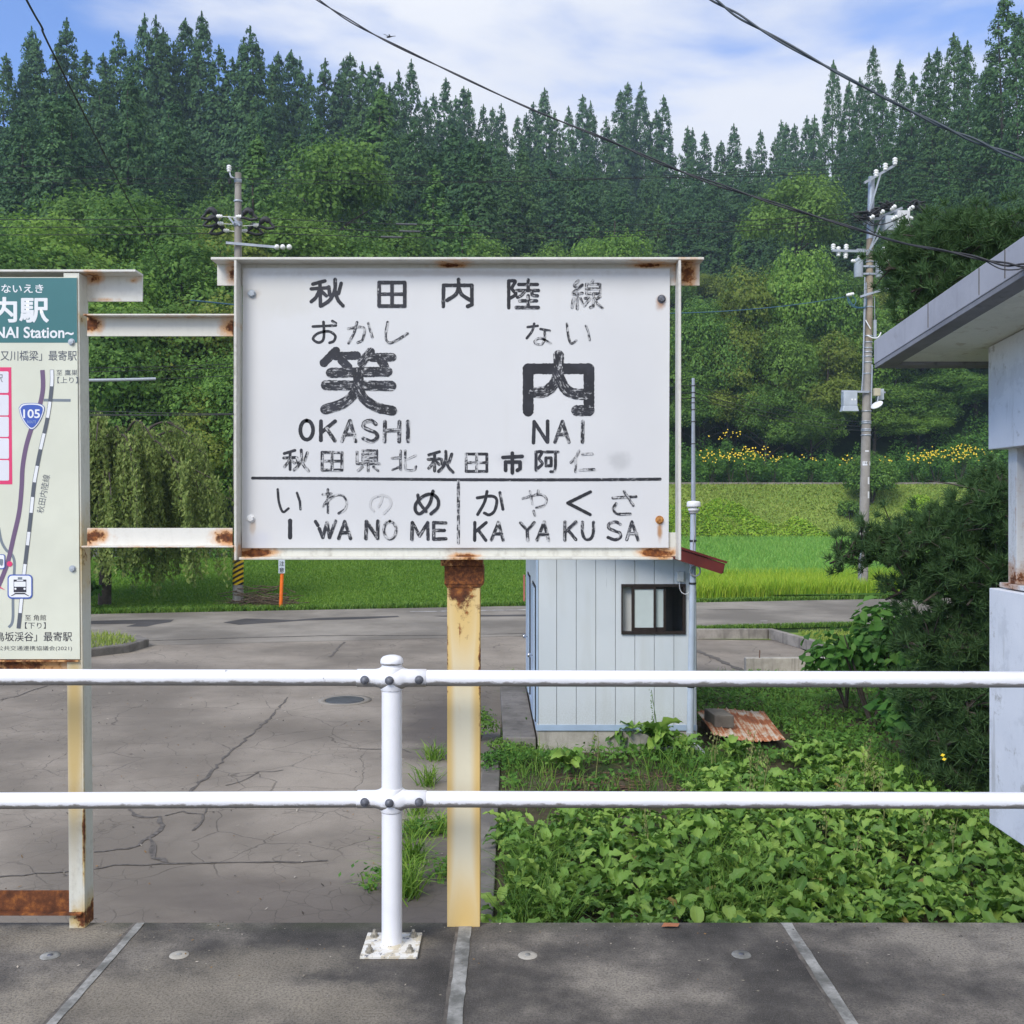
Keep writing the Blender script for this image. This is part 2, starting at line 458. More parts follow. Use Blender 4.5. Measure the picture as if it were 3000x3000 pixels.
def m_sheet(name, a, b, sc=1.5, fine=18):
    g = G(name); P = g.pos()
    c = g.mix(g.rng(g.noise(P, sc, 5, 0.65), 0.3, 0.7), a, b)
    k = g.noise(P, fine, 4, 0.6)
    c = g.mix(g.rng(k, 0.35, 0.75, 0, 0.55), c, tuple(x * 0.5 for x in a))
    return g.done(c, 0.9, spec=0.1, normal=g.bump(k, 0.8, 0.04))
M['lawn_sheet'] = m_sheet('lawn_turf', (0.085, 0.19, 0.02), (0.14, 0.26, 0.03), 0.5)
M['bank_sheet'] = m_sheet('bank_turf', (0.15, 0.235, 0.045), (0.25, 0.34, 0.07), 0.25, 5)
M['paddy_sheet'] = m_sheet('paddy_mud', (0.06, 0.14, 0.02), (0.10, 0.19, 0.03), 0.3)

def m_asphalt(name, base, crack=1.0, damp=False):
    g = G(name); P = g.pos()
    big = g.noise(P, 0.33, 5, 0.6); med = g.noise(P, 1.7, 6, 0.65); fine = g.noise(P, 70, 3, 0.7); grit = g.noise(P, 260, 2, 0.7)
    c = g.mix(g.rng(big, 0.35, 0.68), tuple(x * 0.60 for x in base), tuple(x * 1.18 for x in base))
    c = g.mix(g.rng(med, 0.45, 0.75, 0, 0.35), c, tuple(x * f for x, f in zip(base, (0.66, 0.63, 0.60))))
    c = g.mix(g.rng(fine, 0.35, 0.75, 0, 0.35), c, tuple(x * 0.55 for x in base))
    c = g.mix(g.rng(grit, 0.62, 0.80, 0, 0.5), c, tuple(min(1, x * 1.8) for x in base))
    h = g.ma('ADD', g.ma('MULTIPLY', fine, 0.5), grit)
    if damp:      # damp, darker areas of the old surface
        for c0, r, k in (((-1.3, 7.9, GZ), (2.6, 1.0, 9), .62), ((-.6, 8.6, GZ), (.7, 1.6, 9), .5), ((-.9, 14.5, GZ), (.9, 3.2, 9), .7), ((-9, 19.6, GZ), (5, 1.0, 9), .35), ((-5.5, 7.8, GZ), (3, .5, 9), .3)):
            d = g.vm('LENGTH', g.vm('DIVIDE', g.vm('SUBTRACT', P, c0), r))
            e = g.ma('ADD', g.ma('SUBTRACT', 1.0, d), g.ma('MULTIPLY', g.ma('SUBTRACT', g.noise(g.scale(P, (.6, 1.3, 1)), 1.1, 5, 0.6), 0.5), 1.5))
            c = g.mix(g.rng(e, 0.0, 0.75, 0, k), c, (0.085, 0.073, 0.066))
    if crack:
        dist = g.vm('ADD', P, g.vm('SCALE', g.noisec(P, 1.6, 4)))
        dn = dist.node; dn.inputs[1].links[0].from_node.inputs['Scale'].default_value = 0.35
        e1 = g.voro(dist, 1.25); e2 = g.voro(dist, 4.4)
        m1 = g.rng(g.noise(P, 0.55, 3, 0.5), 0.42, 0.56)
        m2 = g.rng(g.noise(g.scale(P, (1, 1, 1), (7, 3, 0)), 0.8, 3, 0.5), 0.45, 0.58)
        c1 = g.ma('MULTIPLY', g.rng(e1, 0.002, 0.012, 1, 0), m1)
        c2 = g.ma('MULTIPLY', g.rng(e2, 0.003, 0.020, 1, 0), m2)
        cr = g.ma('MULTIPLY', g.ma('MAXIMUM', c1, g.ma('MULTIPLY', c2, 0.75)), crack)
        c = g.mix(g.ma('MULTIPLY', cr, 0.50), c, (0.045, 0.040, 0.035))
        h = g.ma('SUBTRACT', h, g.ma('MULTIPLY', cr, 3.0))
    return g.done(c, 0.88, spec=0.25, normal=g.bump(h, 0.35, 0.004))
M['lot'] = m_asphalt('car_park_asphalt', (0.295, 0.256, 0.208), 1.0, damp=True)
M['road'] = m_asphalt('road_asphalt', (0.275, 0.248, 0.208), 0.0)
M['patch'] = m_asphalt('patch_asphalt', (0.085, 0.08, 0.078), 0.0)
M['tar'] = flat('crack_tar', (0.125, 0.110, 0.094), 0.8, var=0.4, sc=20)
M['worn_line'] = flat('worn_road_paint', (0.55, 0.54, 0.52), 0.8, var=0.3, sc=5)

def m_platform():
    g = G('platform_concrete'); P = g.pos()
    big = g.noise(P, 0.8, 5, 0.6); med = g.noise(P, 3.2, 6, 0.7); fine = g.noise(P, 105, 5, 0.75); grit = g.noise(P, 270, 2, 0.75)
    c = g.ramp(g.ma('ADD', g.ma('MULTIPLY', big, 0.72), g.ma('MULTIPLY', med, 0.28)),
               [(0.38, (0.044, 0.040, 0.036)), (0.46, (0.085, 0.077, 0.068)), (0.53, (0.160, 0.143, 0.122)), (0.61, (0.30, 0.268, 0.22))])
    # one slab at the left and a patch near the rail post are paler
    for c0, r in (((-1.75, 3.95, 0), (0.55, 0.17, 1)), ((-0.40, 3.93, 0), (0.16, 0.10, 1)), ((-0.9, 3.75, 0), (0.5, 0.2, 1)), ((-1.2, 3.45, 0), (0.9, 0.35, 1)), ((-0.55, 3.4, 0), (0.3, 0.25, 1))):
        d = g.vm('LENGTH', g.vm('DIVIDE', g.vm('SUBTRACT', P, c0), r))
        k = g.ma('ADD', g.ma('SUBTRACT', 1.0, d), g.ma('MULTIPLY', g.ma('SUBTRACT', med, 0.5), 1.2))
        c = g.mix(g.rng(k, 0.05, 0.75, 0, 0.6), c, (0.30, 0.262, 0.20))
    c = g.mix(g.rng(fine, 0.42, 0.68, 0, 0.7), c, (0.038, 0.035, 0.032))
    c = g.mix(g.rng(grit, 0.60, 0.72, 0, 0.85), c, (0.32, 0.30, 0.265))
    ed = g.rng(g.sep(P, 'Y'), 3.98, 4.1)
    c = g.mix(g.ma('MULTIPLY', ed, g.rng(g.noise(P, 2.4, 4), 0.42, 0.6, 0, 0.5)), c, (0.06, 0.07, 0.035))
    sp = g.voro(P, 9.0, 'F1'); sp2 = g.rng(sp, 0.03, 0.06, 1, 0)
    c = g.mix(g.ma('MULTIPLY', sp2, 0.6), c, (0.34, 0.30, 0.22))
    h = g.ma('ADD', fine, g.ma('MULTIPLY', grit, 0.7))
    return g.done(c, 0.85, spec=0.3, normal=g.bump(h, 0.6, 0.006))
M['platform'] = m_platform()
def m_conc(name, a, b, sc=3.0, streak=True):
    g = G(name); P = g.pos()
    n = g.noise(P, sc, 6, 0.65)
    c = g.mix(g.rng(n, 0.32, 0.68), a, b)
    if streak:
        s = g.noise(g.scale(P, (1, 1, 0.12)), sc * 3, 4, 0.6)
        c = g.mix(g.rng(s, 0.5, 0.72, 0, 0.5), c, tuple(x * 0.45 for x in a))
    c = g.mix(g.rng(g.noise(P, 90, 3, 0.7), 0.45, 0.75, 0, 0.3), c, tuple(x * 0.55 for x in a))
    return g.done(c, 0.9, spec=0.25, normal=g.bump(g.noise(P, 60, 4), 0.4, 0.004))
M['mortar'] = m_conc('joint_mortar', (0.13, 0.13, 0.118), (0.37, 0.365, 0.34), 9, False)
M['concrete'] = m_conc('weathered_concrete', (0.20, 0.18, 0.155), (0.33, 0.30, 0.26), 3)
M['concrete_dark'] = m_conc('dark_concrete', (0.13, 0.12, 0.105), (0.23, 0.21, 0.185), 2.0)
M['foundation'] = m_conc('foundation_concrete', (0.34, 0.315, 0.265), (0.46, 0.43, 0.37), 4)
M['pole_conc'] = m_conc('pole_concrete', (0.24, 0.22, 0.195), (0.34, 0.315, 0.28), 1.4)
M['pole_brown'] = m_conc('pole_concrete_stained', (0.26, 0.205, 0.145), (0.37, 0.31, 0.23), 1.4)
M['steel_grey'] = flat('galvanised_steel', (0.36, 0.39, 0.43), 0.45, 0.35, 0.15, 5)
M['steel_dark'] = flat('dark_steel', (0.10, 0.105, 0.11), 0.5, 0.4, 0.2, 9)
M['porcelain'] = flat('white_porcelain', (0.80, 0.80, 0.76), 0.2, 0, 0.05, 5, 0.6)
M['rubber'] = flat('black_cable_sheath', (0.022, 0.023, 0.026), 0.55, 0, 0.25, 20)
M['cable_blue'] = flat('blue_cable_sheath', (0.05, 0.13, 0.20), 0.5, 0, 0.2, 20)
M['box_grey'] = flat('grey_equipment_paint', (0.42, 0.46, 0.50), 0.45, 0.1, 0.1, 4)
M['beige'] = flat('beige_plastic', (0.48, 0.43, 0.30), 0.5, 0, 0.1, 6)
M['plate_white'] = flat('white_plate', (0.75, 0.75, 0.74), 0.5, 0, 0.06, 10)
M['orange'] = flat('orange_plastic', (0.85, 0.17, 0.015), 0.45, 0, 0.1, 6)
M['ink'] = flat('black_print', (0.018, 0.018, 0.020), 0.5, 0, 0.1, 10)

def m_railpaint():
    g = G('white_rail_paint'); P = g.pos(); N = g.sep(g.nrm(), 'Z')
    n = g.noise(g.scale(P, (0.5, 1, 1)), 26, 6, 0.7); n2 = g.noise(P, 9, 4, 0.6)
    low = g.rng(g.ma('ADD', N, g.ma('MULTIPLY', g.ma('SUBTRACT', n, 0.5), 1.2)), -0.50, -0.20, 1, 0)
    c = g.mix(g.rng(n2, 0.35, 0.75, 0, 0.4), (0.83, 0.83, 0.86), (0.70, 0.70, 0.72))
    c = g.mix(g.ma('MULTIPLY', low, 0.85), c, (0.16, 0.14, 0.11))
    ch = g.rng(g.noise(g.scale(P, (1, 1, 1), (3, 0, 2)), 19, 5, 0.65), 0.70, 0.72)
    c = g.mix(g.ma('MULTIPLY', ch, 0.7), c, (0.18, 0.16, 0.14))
    return g.done(c, 0.35, spec=0.45)
M['rail'] = m_railpaint()
M['bolt_grey'] = flat('grey_bolt_paint', (0.135, 0.14, 0.16), 0.55, 0.3, 0.35, 60)
def m_baseplate():
    g = G('chipped_plate_paint'); P = g.pos()
    n = g.noise(P, 24, 6, 0.7)
    c = g.mix(g.rng(n, 0.5, 0.56), (0.72, 0.70, 0.64), (0.56, 0.50, 0.38))
    c = g.mix(g.rng(g.noise(P, 40, 4, 0.7), 0.58, 0.64), c, (0.18, 0.18, 0.19))
    return g.done(c, 0.6)
M['baseplate'] = m_baseplate()
M['oldbolt'] = flat('weathered_bolt', (0.34, 0.31, 0.25), 0.6, 0.2, 0.45, 60)

def m_panel():
    g = G('white_sign_panel'); P = g.pos()
    n = g.noise(P, 1.6, 5, 0.6); s = g.noise(g.scale(P, (1, 1, 0.1)), 18, 4, 0.6); f = g.noise(P, 60, 3, 0.6)
    c = g.mix(g.rng(n, 0.3, 0.7), (0.625, 0.62, 0.615), (0.67, 0.665, 0.655))
    c = g.mix(g.rng(s, 0.55, 0.8, 0, 0.22), c, (0.60, 0.58, 0.55))
    c = g.mix(g.rng(f, 0.70, 0.78, 0, 0.12), c, (0.4, 0.38, 0.36))
    P0 = P
    def spot(px, py, rx, rz, col, k, c):
        w = W(px, py, 4.04)
        d = g.vm('LENGTH', g.vm('DIVIDE', g.vm('SUBTRACT', P0, tuple(w)), (rx, 1.0, rz)))
        e = g.ma('ADD', g.ma('SUBTRACT', 1.0, d), g.ma('MULTIPLY', g.ma('SUBTRACT', g.noise(P0, 22, 4, 0.7), 0.5), 0.9))
        return g.mix(g.rng(e, 0.1, 0.8, 0, k), c, col)
    for a in ((738, 862, 0.05, 0.03, (0.33, 0.24, 0.17), 0.5), (1936, 885, 0.03, 0.045, (0.36, 0.17, 0.07), 0.8), (1933, 1555, 0.016, 0.065, (0.40, 0.19, 0.06), 0.9),
              (740, 1545, 0.02, 0.06, (0.50, 0.33, 0.18), 0.5), (1814, 1350, 0.075, 0.06, (0.36, 0.36, 0.36), 0.45), (1497, 1345, 0.10, 0.05, (0.45, 0.45, 0.46), 0.35),
              (830, 860, 0.30, 0.15, (0.55, 0.53, 0.46), 0.35), (1850, 820, 0.25, 0.09, (0.55, 0.54, 0.52), 0.3), (1300, 800, 1.2, 0.02, (0.42, 0.36, 0.30), 0.5), (760, 1580, 0.07, 0.06, (0.56, 0.57, 0.62), 0.7)):
        c = spot(*a, c)
    return g.done(c, 0.42, spec=0.4)
M['panel'] = m_panel()
def m_brush():
    g = G('worn_brush_paint'); uv = g.uv(); w = g.attr('wear'); P = g.pos()
    n = g.noise(g.scale(uv, (26, 150, 1)), 1.0, 5, 0.65); n2 = g.noise(P, 55, 5, 0.7)
    v = g.ma('ABSOLUTE', g.ma('SUBTRACT', g.sep(uv, 'Y'), 0.0))
    f = g.ma('ADD', g.ma('MULTIPLY', n, 0.55), g.ma('MULTIPLY', n2, 0.45))
    edge = g.rng(v, 0.55, 1.0, 0, 0.10)
    th = g.ma('ADD', g.ma('ADD', f, w), edge)
    k = g.rng(th, 0.572, 0.665)
    c = g.mix(g.ma('MULTIPLY', k, 0.88), (0.020, 0.020, 0.024), (0.60, 0.595, 0.59))
    c = g.mix(g.rng(g.noise(P, 12, 3), 0.4, 0.7, 0, 0.18), c, (0.10, 0.10, 0.13))
    return g.done(c, 0.5)
M['brush'] = m_brush()

CREAM = (0.66, 0.63, 0.54)
def m_print(name, col): return flat(name, col, 0.45, 0, 0.05, 4)
M['teal'] = m_print('teal_header', (0.045, 0.165, 0.17))
M['cream'] = m_print('cream_panel', (0.66, 0.665, 0.545))
M['p_white'] = m_print('white_print', (0.78, 0.79, 0.80))
M['p_grey'] = m_print('grey_print', (0.10, 0.11, 0.13))
M['p_dark'] = m_print('dark_print', (0.035, 0.033, 0.045))
M['p_red'] = m_print('red_print', (0.72, 0.05, 0.16))
M['p_purple'] = m_print('purple_print', (0.16, 0.10, 0.18))
M['p_blue'] = m_print('blue_print', (0.055, 0.11, 0.42))
M['p_slate'] = m_print('slate_print', (0.19, 0.22, 0.25))
M['p_cell'] = m_print('cell_print', (0.72, 0.72, 0.76))
# ------------------------------------------------------------------ ground
U_T = [-0.9, -0.5, -0.25, -0.1, 0.0, 0.1, 0.25, 0.37, 0.5, 0.9]
YR_T = [150, 150, 152, 185, 228, 238, 240, 165, 118, 100]
YF_T = [46, 46, 46, 50, 62, 88, 98, 96, 92, 90]
ZF_T = [-0.4, -0.4, -0.4, 0.2, 2.0, 3.4, 3.8, 3.8, 3.8, 3.8]
ZR_T = [38, 38.5, 39, 45, 57, 58, 58, 44, 33, 26]
def far_edge(X): return 31.0 + 0.19 * X
def ground_z(X, Y):
    X = np.asarray(X, float); Y = np.asarray(Y, float)
    u = np.clip(X / np.maximum(Y, 1.0), -0.9, 0.9)
    s = sstep(3.5, 7.0, X + (Y - 33) * 0.02)
    fe = far_edge(X)
    zl = GZ - 0.02 + 0.85 * sstep(fe + 0.3, fe + 13, Y) ** 1.0 + 0.25 * sstep(42, 47, Y)
    zr = GZ - 0.10 * sstep(fe, fe + 0.8, Y) + 4.85 * np.clip((Y - 84.3) / 6.9, 0, 1) ** 0.9 + 0.5 * sstep(92, 97, Y)
    z = zl * (1 - s) + zr * s
    yf = np.interp(u, U_T, YF_T); yr = np.interp(u, U_T, YR_T); zf = np.interp(u, U_T, ZF_T); zt = np.interp(u, U_T, ZR_T)
    t = (Y - yf) / (yr - yf)
    hill = zf + (zt - zf) * np.where(t > 1, 1 - 0.35 * (t - 1), np.clip(t, 0, 1) ** 0.92)
    return np.where(t > 0, np.maximum(hill, z * (t < 0.05) + hill * (t >= 0.05)), np.minimum(z, 99))
uu = np.linspace(-1.0, 1.0, 141)
yy = np.concatenate([[-40, -10, 2, 7, 14, 22, 26], np.arange(27, 60, 0.8), np.arange(60, 110, 1.5), np.arange(110, 330, 5), [420, 700, 1200]])
UU, YY = np.meshgrid(uu, yy)
XX = UU * np.maximum(YY * 1.15, 34.0)
ZZ = np.where(YY < 27, GZ - 0.02, ground_z(XX, np.minimum(YY, 330)))
nu = len(uu)
ii = (np.arange(len(yy) - 1)[:, None] * nu + np.arange(nu - 1)[None]).ravel()
o = np_obj("ground", np.stack([XX, YY, ZZ], -1).reshape(-1, 3), np.stack([ii, ii + 1, ii + nu + 1, ii + nu], 1), M['ground'], smooth=True)
tag(o, kind='structure')

def sheet(name, fx0, fx1, y0, y1, mat, dz=0.004, nx=30, ny=30, zf=None, label=None):
    """sheet over the ground between x limits fx0(Y), fx1(Y)"""
    ys = np.linspace(y0, y1, ny)
    V = []
    for y in ys:
        a = fx0(y) if callable(fx0) else fx0; b = fx1(y) if callable(fx1) else fx1
        x = np.linspace(a, b, nx)
        z = (zf(x, np.full(nx, y)) if zf else np.full(nx, GZ)) + dz
        V.append(np.stack([x, np.full(nx, y), z], 1))
    V = np.concatenate(V)
    i = (np.arange(ny - 1)[:, None] * nx + np.arange(nx - 1)[None]).ravel()
    o = np_obj(name, V, np.stack([i, i + 1, i + nx + 1, i + nx], 1), mat, smooth=True)
    return tag(o, kind='structure')
# asphalt: the car park, then the road that runs past behind it
def poly(name, pts, mat, z):
    mb = MB(); mb.add([(x, y, z) for x, y in pts], [tuple(range(len(pts)))]); return tag(mb.build(name, mat), kind='structure')
poly("car_park", [(-40, 4.12), (-0.15, 4.12), (-0.15, 12.7), (-0.15, 15.6), (2.4, 15.6), (2.4, 18.5), (6.2, 18.5), (6.2, 24.4), (0.0, 24.0), (-7.2, 22.6), (-40, 16.6)], M['lot'], GZ)
near_edge = lambda x: (24.0 + 0.195 * x) if x < 0 else (24.0 + 0.27 * x)
poly("road", [(-60, near_edge(-60)), (0, 24.0), (7, near_edge(7)), (60, near_edge(60)), (60, far_edge(60)), (-60, far_edge(-60))], M['road'], GZ + 0.004)
# seams, dark patches and worn lines lying on the asphalt
def strip_px(name, pts, w, mat, z, jag=0.0, seed=1):
    r = random.Random(seed)
    P = [GP(px, py, z) for px, py in pts]
    Q = []
    for a, b in zip(P[:-1], P[1:]):
        k = max(2, int((b - a).length / 0.12))
        Q += [a.lerp(b, i / k) + Vector((r.uniform(-jag, jag), r.uniform(-jag, jag), 0)) for i in range(k)]
    Q.append(P[-1])
    vs, fs = [], []
    for i, p in enumerate(Q):
        d = (Q[min(i + 1, len(Q) - 1)] - Q[max(i - 1, 0)]); d.z = 0; d.normalize()
        n = Vector((-d.y, d.x, 0)) * w * .36 * r.uniform(0.35, 1.6)
        vs += [p - n, p + n]
    fs = [(2 * i, 2 * i + 1, 2 * i + 3, 2 * i + 2) for i in range(len(Q) - 1)]
    return tag(MB().add(vs, fs).build(name, mat), kind='structure')
strip_px("asphalt_crack", [(540, 2330), (600, 2280), (690, 2190), (735, 2150), (790, 2105), (842, 2042)], 0.045, M['tar'], GZ + .006, 0.03, 1)
strip_px("asphalt_crack", [(967, 1925), (985, 1905), (1008, 1880)], 0.05, M['tar'], GZ + .006, 0.03, 2)
strip_px("asphalt_crack", [(0, 2568), (70, 2562), (150, 2556), (270, 2545), (330, 2535), (420, 2532), (520, 2527), (640, 2528), (760, 2527), (860, 2524), (960, 2520)], 0.03, M['tar'], GZ + .006, 0.02, 3)
strip_px("asphalt_crack", [(385, 2368), (410, 2395), (470, 2390), (480, 2420), (440, 2448), (400, 2478), (340, 2488), (275, 2495)], 0.05, M['tar'], GZ + .006, 0.03, 4)
strip_px("asphalt_crack", [(480, 2390), (530, 2378), (590, 2385), (605, 2365)], 0.035, M['tar'], GZ + .0065, 0.03, 5)
strip_px("asphalt_crack", [(590, 2385), (600, 2402), (565, 2432)], 0.03, M['tar'], GZ + .007, 0.02, 6)
strip_px("asphalt_crack", [(440, 2448), (455, 2490), (460, 2510), (490, 2527)], 0.06, M['tar'], GZ + .0075, 0.03, 7)
strip_px("asphalt_crack", [(0, 2052), (60, 2035), (140, 2008)], 0.04, M['tar'], GZ + .006, 0.03, 8)
strip_px("asphalt_crack", [(1000, 2188), (1060, 2193), (1180, 2195), (1205, 2205)], 0.022, M['tar'], GZ + .006, 0.02, 9)
strip_px("asphalt_crack", [(660, 2300), (700, 2290), (760, 2262), (830, 2255)], 0.02, M['tar'], GZ + .006, 0.03, 10)
strip_px("asphalt_seam", [(430, 1877), (640, 1870), (940, 1862), (1300, 1861), (1540, 1855)], 0.09, M['tar'], GZ + .010, 0.02, 11)
strip_px("road_line", [(1200, 1791), (1260, 1791), (1310, 1790), (1480, 1787), (1540, 1786)], 0.16, M['worn_line'], GZ + .012, 0.01, 12)
strip_px("road_line", [(2228, 1819), (2248, 1819)], 0.12, M['worn_line'], GZ + .012, 0.01, 13)
strip_px("asphalt_seam", [(2072, 1786), (2240, 1786)], 0.12, M['tar'], GZ + .011, 0.01, 14)
def blot(name, pts, mat, z):
    P = [GP(px, py, z) for px, py in pts]
    return tag(MB().add(P, [tuple(range(len(P)))]).build(name, mat), kind='structure')
blot("asphalt_patch", [(265, 1828), (265, 1819), (420, 1815), (510, 1815), (500, 1822), (460, 1828), (430, 1835), (370, 1835), (400, 1827)], M['patch'], GZ + .010)
blot("asphalt_patch", [(655, 1823), (720, 1812), (760, 1813), (860, 1816), (935, 1810), (1165, 1804), (1170, 1807), (1060, 1813), (900, 1817), (760, 1826), (700, 1830)], M['patch'], GZ + .010)
blot("asphalt_patch", [(1270, 1804), (1540, 1800), (1540, 1805), (1300, 1806)], M['patch'], GZ + .010)
# manhole lid in the car park
c = GP(1010, 2052, GZ)
t = empty("manhole_cover", c, "dark round iron manhole lid set in the cracked asphalt", "manhole")
MB().lathe([(0.30, 0.002), (0.30, 0.014), (0.285, 0.016), (0.0, 0.016)], c, n=40).build("lid", M['steel_dark'], t)
MB().lathe([(0.42, 0.001), (0.42, 0.010), (0.31, 0.010), (0.31, 0.001)], c, n=40).build("surround", M['road'], t)
# platform slabs
mb = MB(); mb.box(-9, 9, -4, 4.105, GZ - 0.05, 0.0)
tag(mb.build("platform", M['platform'], bevel=0.008), kind='structure')
for x, w, s in ((-1.482, 0.032, 3), (-0.186, 0.050, 5), (1.095, 0.042, 9), (-2.78, .04, 2), (2.37, .04, 4)):
    r = random.Random(s)
    ys = np.linspace(1.0, 4.09, 60)
    vs = []
    for y in ys: vs += [(x - w / 2 + r.uniform(-.002, .002), y, 0.003), (x + w / 2 + r.uniform(-.002, .002), y, 0.003)]
    tag(MB().add(vs, [(2 * i, 2 * i + 1, 2 * i + 3, 2 * i + 2) for i in range(59)]).build("platform_joint", M['mortar']), kind='structure')
    vs = []
    for y in ys: vs += [(x - w / 2 - .012 + r.uniform(-.005, .001), y, 0.0015), (x - w / 2 + .004, y, 0.0015)]
    tag(MB().add(vs, [(2 * i, 2 * i + 1, 2 * i + 3, 2 * i + 2) for i in range(59)]).build("joint_gap", M['tar']), kind='structure')
for px, py, lab, ring in ((147, 2801, "worn pale anchor disc on the leftmost paler platform slab", 1), (525, 2799, "plain whitish anchor disc between the rail post and the left joint", 0),
                    (1546, 2800, "bright white anchor disc just right of the yellow sign column", 0), (2172, 2798, "grey ringed anchor disc nearest the right-hand platform joint", 1)):
    c = GP(px, py, 0.0)
    t = empty("anchor_disc", c, lab, "anchor", "anchor discs along the platform edge")
    MB().lathe([(0.036, 0.001), (0.035, 0.003), (0.02, 0.004), (0, 0.0042)], c, n=28).build("disc", M['mortar' if ring else 'foundation'], t)
    MB().lathe([(0.011, 0.0035), (0.010, 0.006), (0, 0.006)], c, n=16).build("stud", M['bolt_grey' if ring else 'mortar'], t)

# ------------------------------------------------------------------ guard rail
YF = 3.87
PX = (1148 - 1500) / 3000 * YF
zr1, zr2 = W(0, 1986, YF).z, W(0, 2341, YF).z
t = empty("guard_rail", (PX, YF, 0), "white two-rail pipe fence along the platform edge", "fence")
MB().lathe([(0.0385, 0.01), (0.0385, 1.075)], (PX, YF, 0), n=32).build("post", M['rail'], t)
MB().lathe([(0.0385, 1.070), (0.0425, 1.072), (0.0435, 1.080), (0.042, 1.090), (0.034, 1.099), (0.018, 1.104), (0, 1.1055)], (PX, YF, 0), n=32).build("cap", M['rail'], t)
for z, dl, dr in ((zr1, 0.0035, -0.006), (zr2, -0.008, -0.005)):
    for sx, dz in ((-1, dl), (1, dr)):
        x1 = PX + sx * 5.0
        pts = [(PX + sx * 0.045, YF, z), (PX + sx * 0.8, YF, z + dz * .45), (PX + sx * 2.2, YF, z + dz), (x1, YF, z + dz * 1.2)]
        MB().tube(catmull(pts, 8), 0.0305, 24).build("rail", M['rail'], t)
    # clamp: sleeve over both rail ends with a collar round the post
    mb = MB()
    prof = [(0.0310, -0.131), (0.0335, -0.130), (0.0335, -0.062), (0.036, -0.05), (0.0435, -0.036), (0.046, -0.02), (0.046, 0.02), (0.0435, 0.036), (0.036, 0.05), (0.0335, 0.062), (0.0335, 0.130), (0.0310, 0.131)]
    mb.lathe(prof, (PX, YF, z), (1, 0, 0), 32)
    cl = mb.build("clamp", M['rail'], t)
    MB().lathe([(0.0405, -0.046), (0.0425, -0.042), (0.0425, 0.040), (0.0405, 0.043)], (PX, YF, z), n=32).build("collar", M['rail'], cl)
    for dx, dy in ((-0.098, -0.033), (-0.004, -0.0455), (0.106, -0.033)):
        mb = MB(); mb.lathe([(0.0165, 0), (0.0165, 0.004), (0.0150, 0.009), (0.011, 0.014), (0.005, 0.0165), (0, 0.017)], (PX + dx, YF + dy, z - 0.002), (0, -1, 0), 18)
        mb.build("bolt", M['bolt_grey'], cl)
bp = MB().box(PX - 0.106, PX + 0.106, YF - 0.104, YF + 0.104, 0.001, 0.013).build("base_plate", M['baseplate'], t, bevel=0.002)
MB().lathe([(0.047, 0.013), (0.044, 0.017), (0.0395, 0.021), (0.0385, 0.022)], (PX, YF, 0), n=32).build("weld", M['baseplate'], bp)
for dx in (-0.075, 0.075):
    for dy in (-0.068, 0.068):
        mb = MB(); mb.lathe([(0.017, 0.013), (0.017, 0.015)], (PX + dx, YF + dy, 0), n=16)
        mb.lathe([(0.0125, 0.015), (0.0125, 0.027), (0.0115, 0.028)], (PX + dx, YF + dy, 0), n=6, smooth=False)
        mb.lathe([(0.0065, 0.027), (0.0065, 0.038), (0.005, 0.039)], (PX + dx, YF + dy, 0), n=12)
        mb.build("anchor_bolt", M['oldbolt'], bp)

# ------------------------------------------------------------------ main station sign
SF, SB = 3.98, 4.055
def xs(px, Y): return (px - 1500) / 3000 * Y
def zs(py, Y): return CAM_H - (py - HORIZ) / 3000 * Y
t = empty("station_name_sign", (xs(1358, 4.06), 4.1, 0), "white steel station sign with hand-painted black lettering on a rusty yellow column", "sign")
w = lambda px, py, Y=SB: W(px, py, Y)
fr_top = rusty('frame_paint_top', (0.66, 0.64, 0.58), [(w(680, 800), (.05, .2, .09), 1.0), (w(2010, 800), (.09, .2, .12), 1.1), (w(1330, 778), (.16, .2, .02), 1.0), (w(1900, 778), (.2, .2, .02), 0.9)], amount=-0.12)
fr_bot = rusty('frame_paint_bottom', (0.64, 0.63, 0.56), [(w(745, 1620), (.13, .2, .035), 1.35), (w(1925, 1620), (.13, .2, .04), 1.3), (w(1365, 1635), (.11, .2, .03), 1.3), (w(700, 1610), (.05, .2, .08), 1.0)], amount=-0.06, grime=0.5)
fr_side = rusty('frame_paint_side', (0.62, 0.60, 0.54), [(w(690, 1610), (.04, .2, .07), 1.1), (w(700, 960), (.02, .2, .03), 0.8)], amount=-0.10, grime=0.6)
xl, xr = xs(617, SF), xs(2063, SF)
zt = zs(753, SF)
mb = MB(); mb.box(xl, xr, SF, SB + 0.008, zt - 0.010, zt)
top = mb.build("top_channel", fr_top, t, bevel=0.002)
MB().box(xl + 0.004, xr - 0.004, SB, SB + 0.008, zs(836, SB), zt - 0.010).build("web", fr_top, top)
zb = zs(1640, SF)
for px, dx in ((685, 0.010), (1996, -0.010)):
    x = xs(px, SF)
    MB().box(min(x, x + dx), max(x, x + dx), SF + 0.002, SB + 0.012, zb - 0.002, zt - 0.0105).build("side_channel", fr_side, t, bevel=0.002)
mb = MB(); mb.box(xs(700, SF), xs(1972, SF), SF, SB + 0.004, zb, zb + 0.010)
bot = mb.build("bottom_channel", fr_bot, t, bevel=0.002)
MB().box(xs(695, SB), xs(1985, SB), SB + 0.001, SB + 0.009, zb + 0.010, zs(1560, SB)).build("web", fr_bot, bot)
PY = 4.045
p0, p1, p2, p3 = W(708, 1606, PY), W(1959, 1605, PY), W(1963, 787, PY), W(711, 785, PY)
d = Vector((0, 0.006, 0))
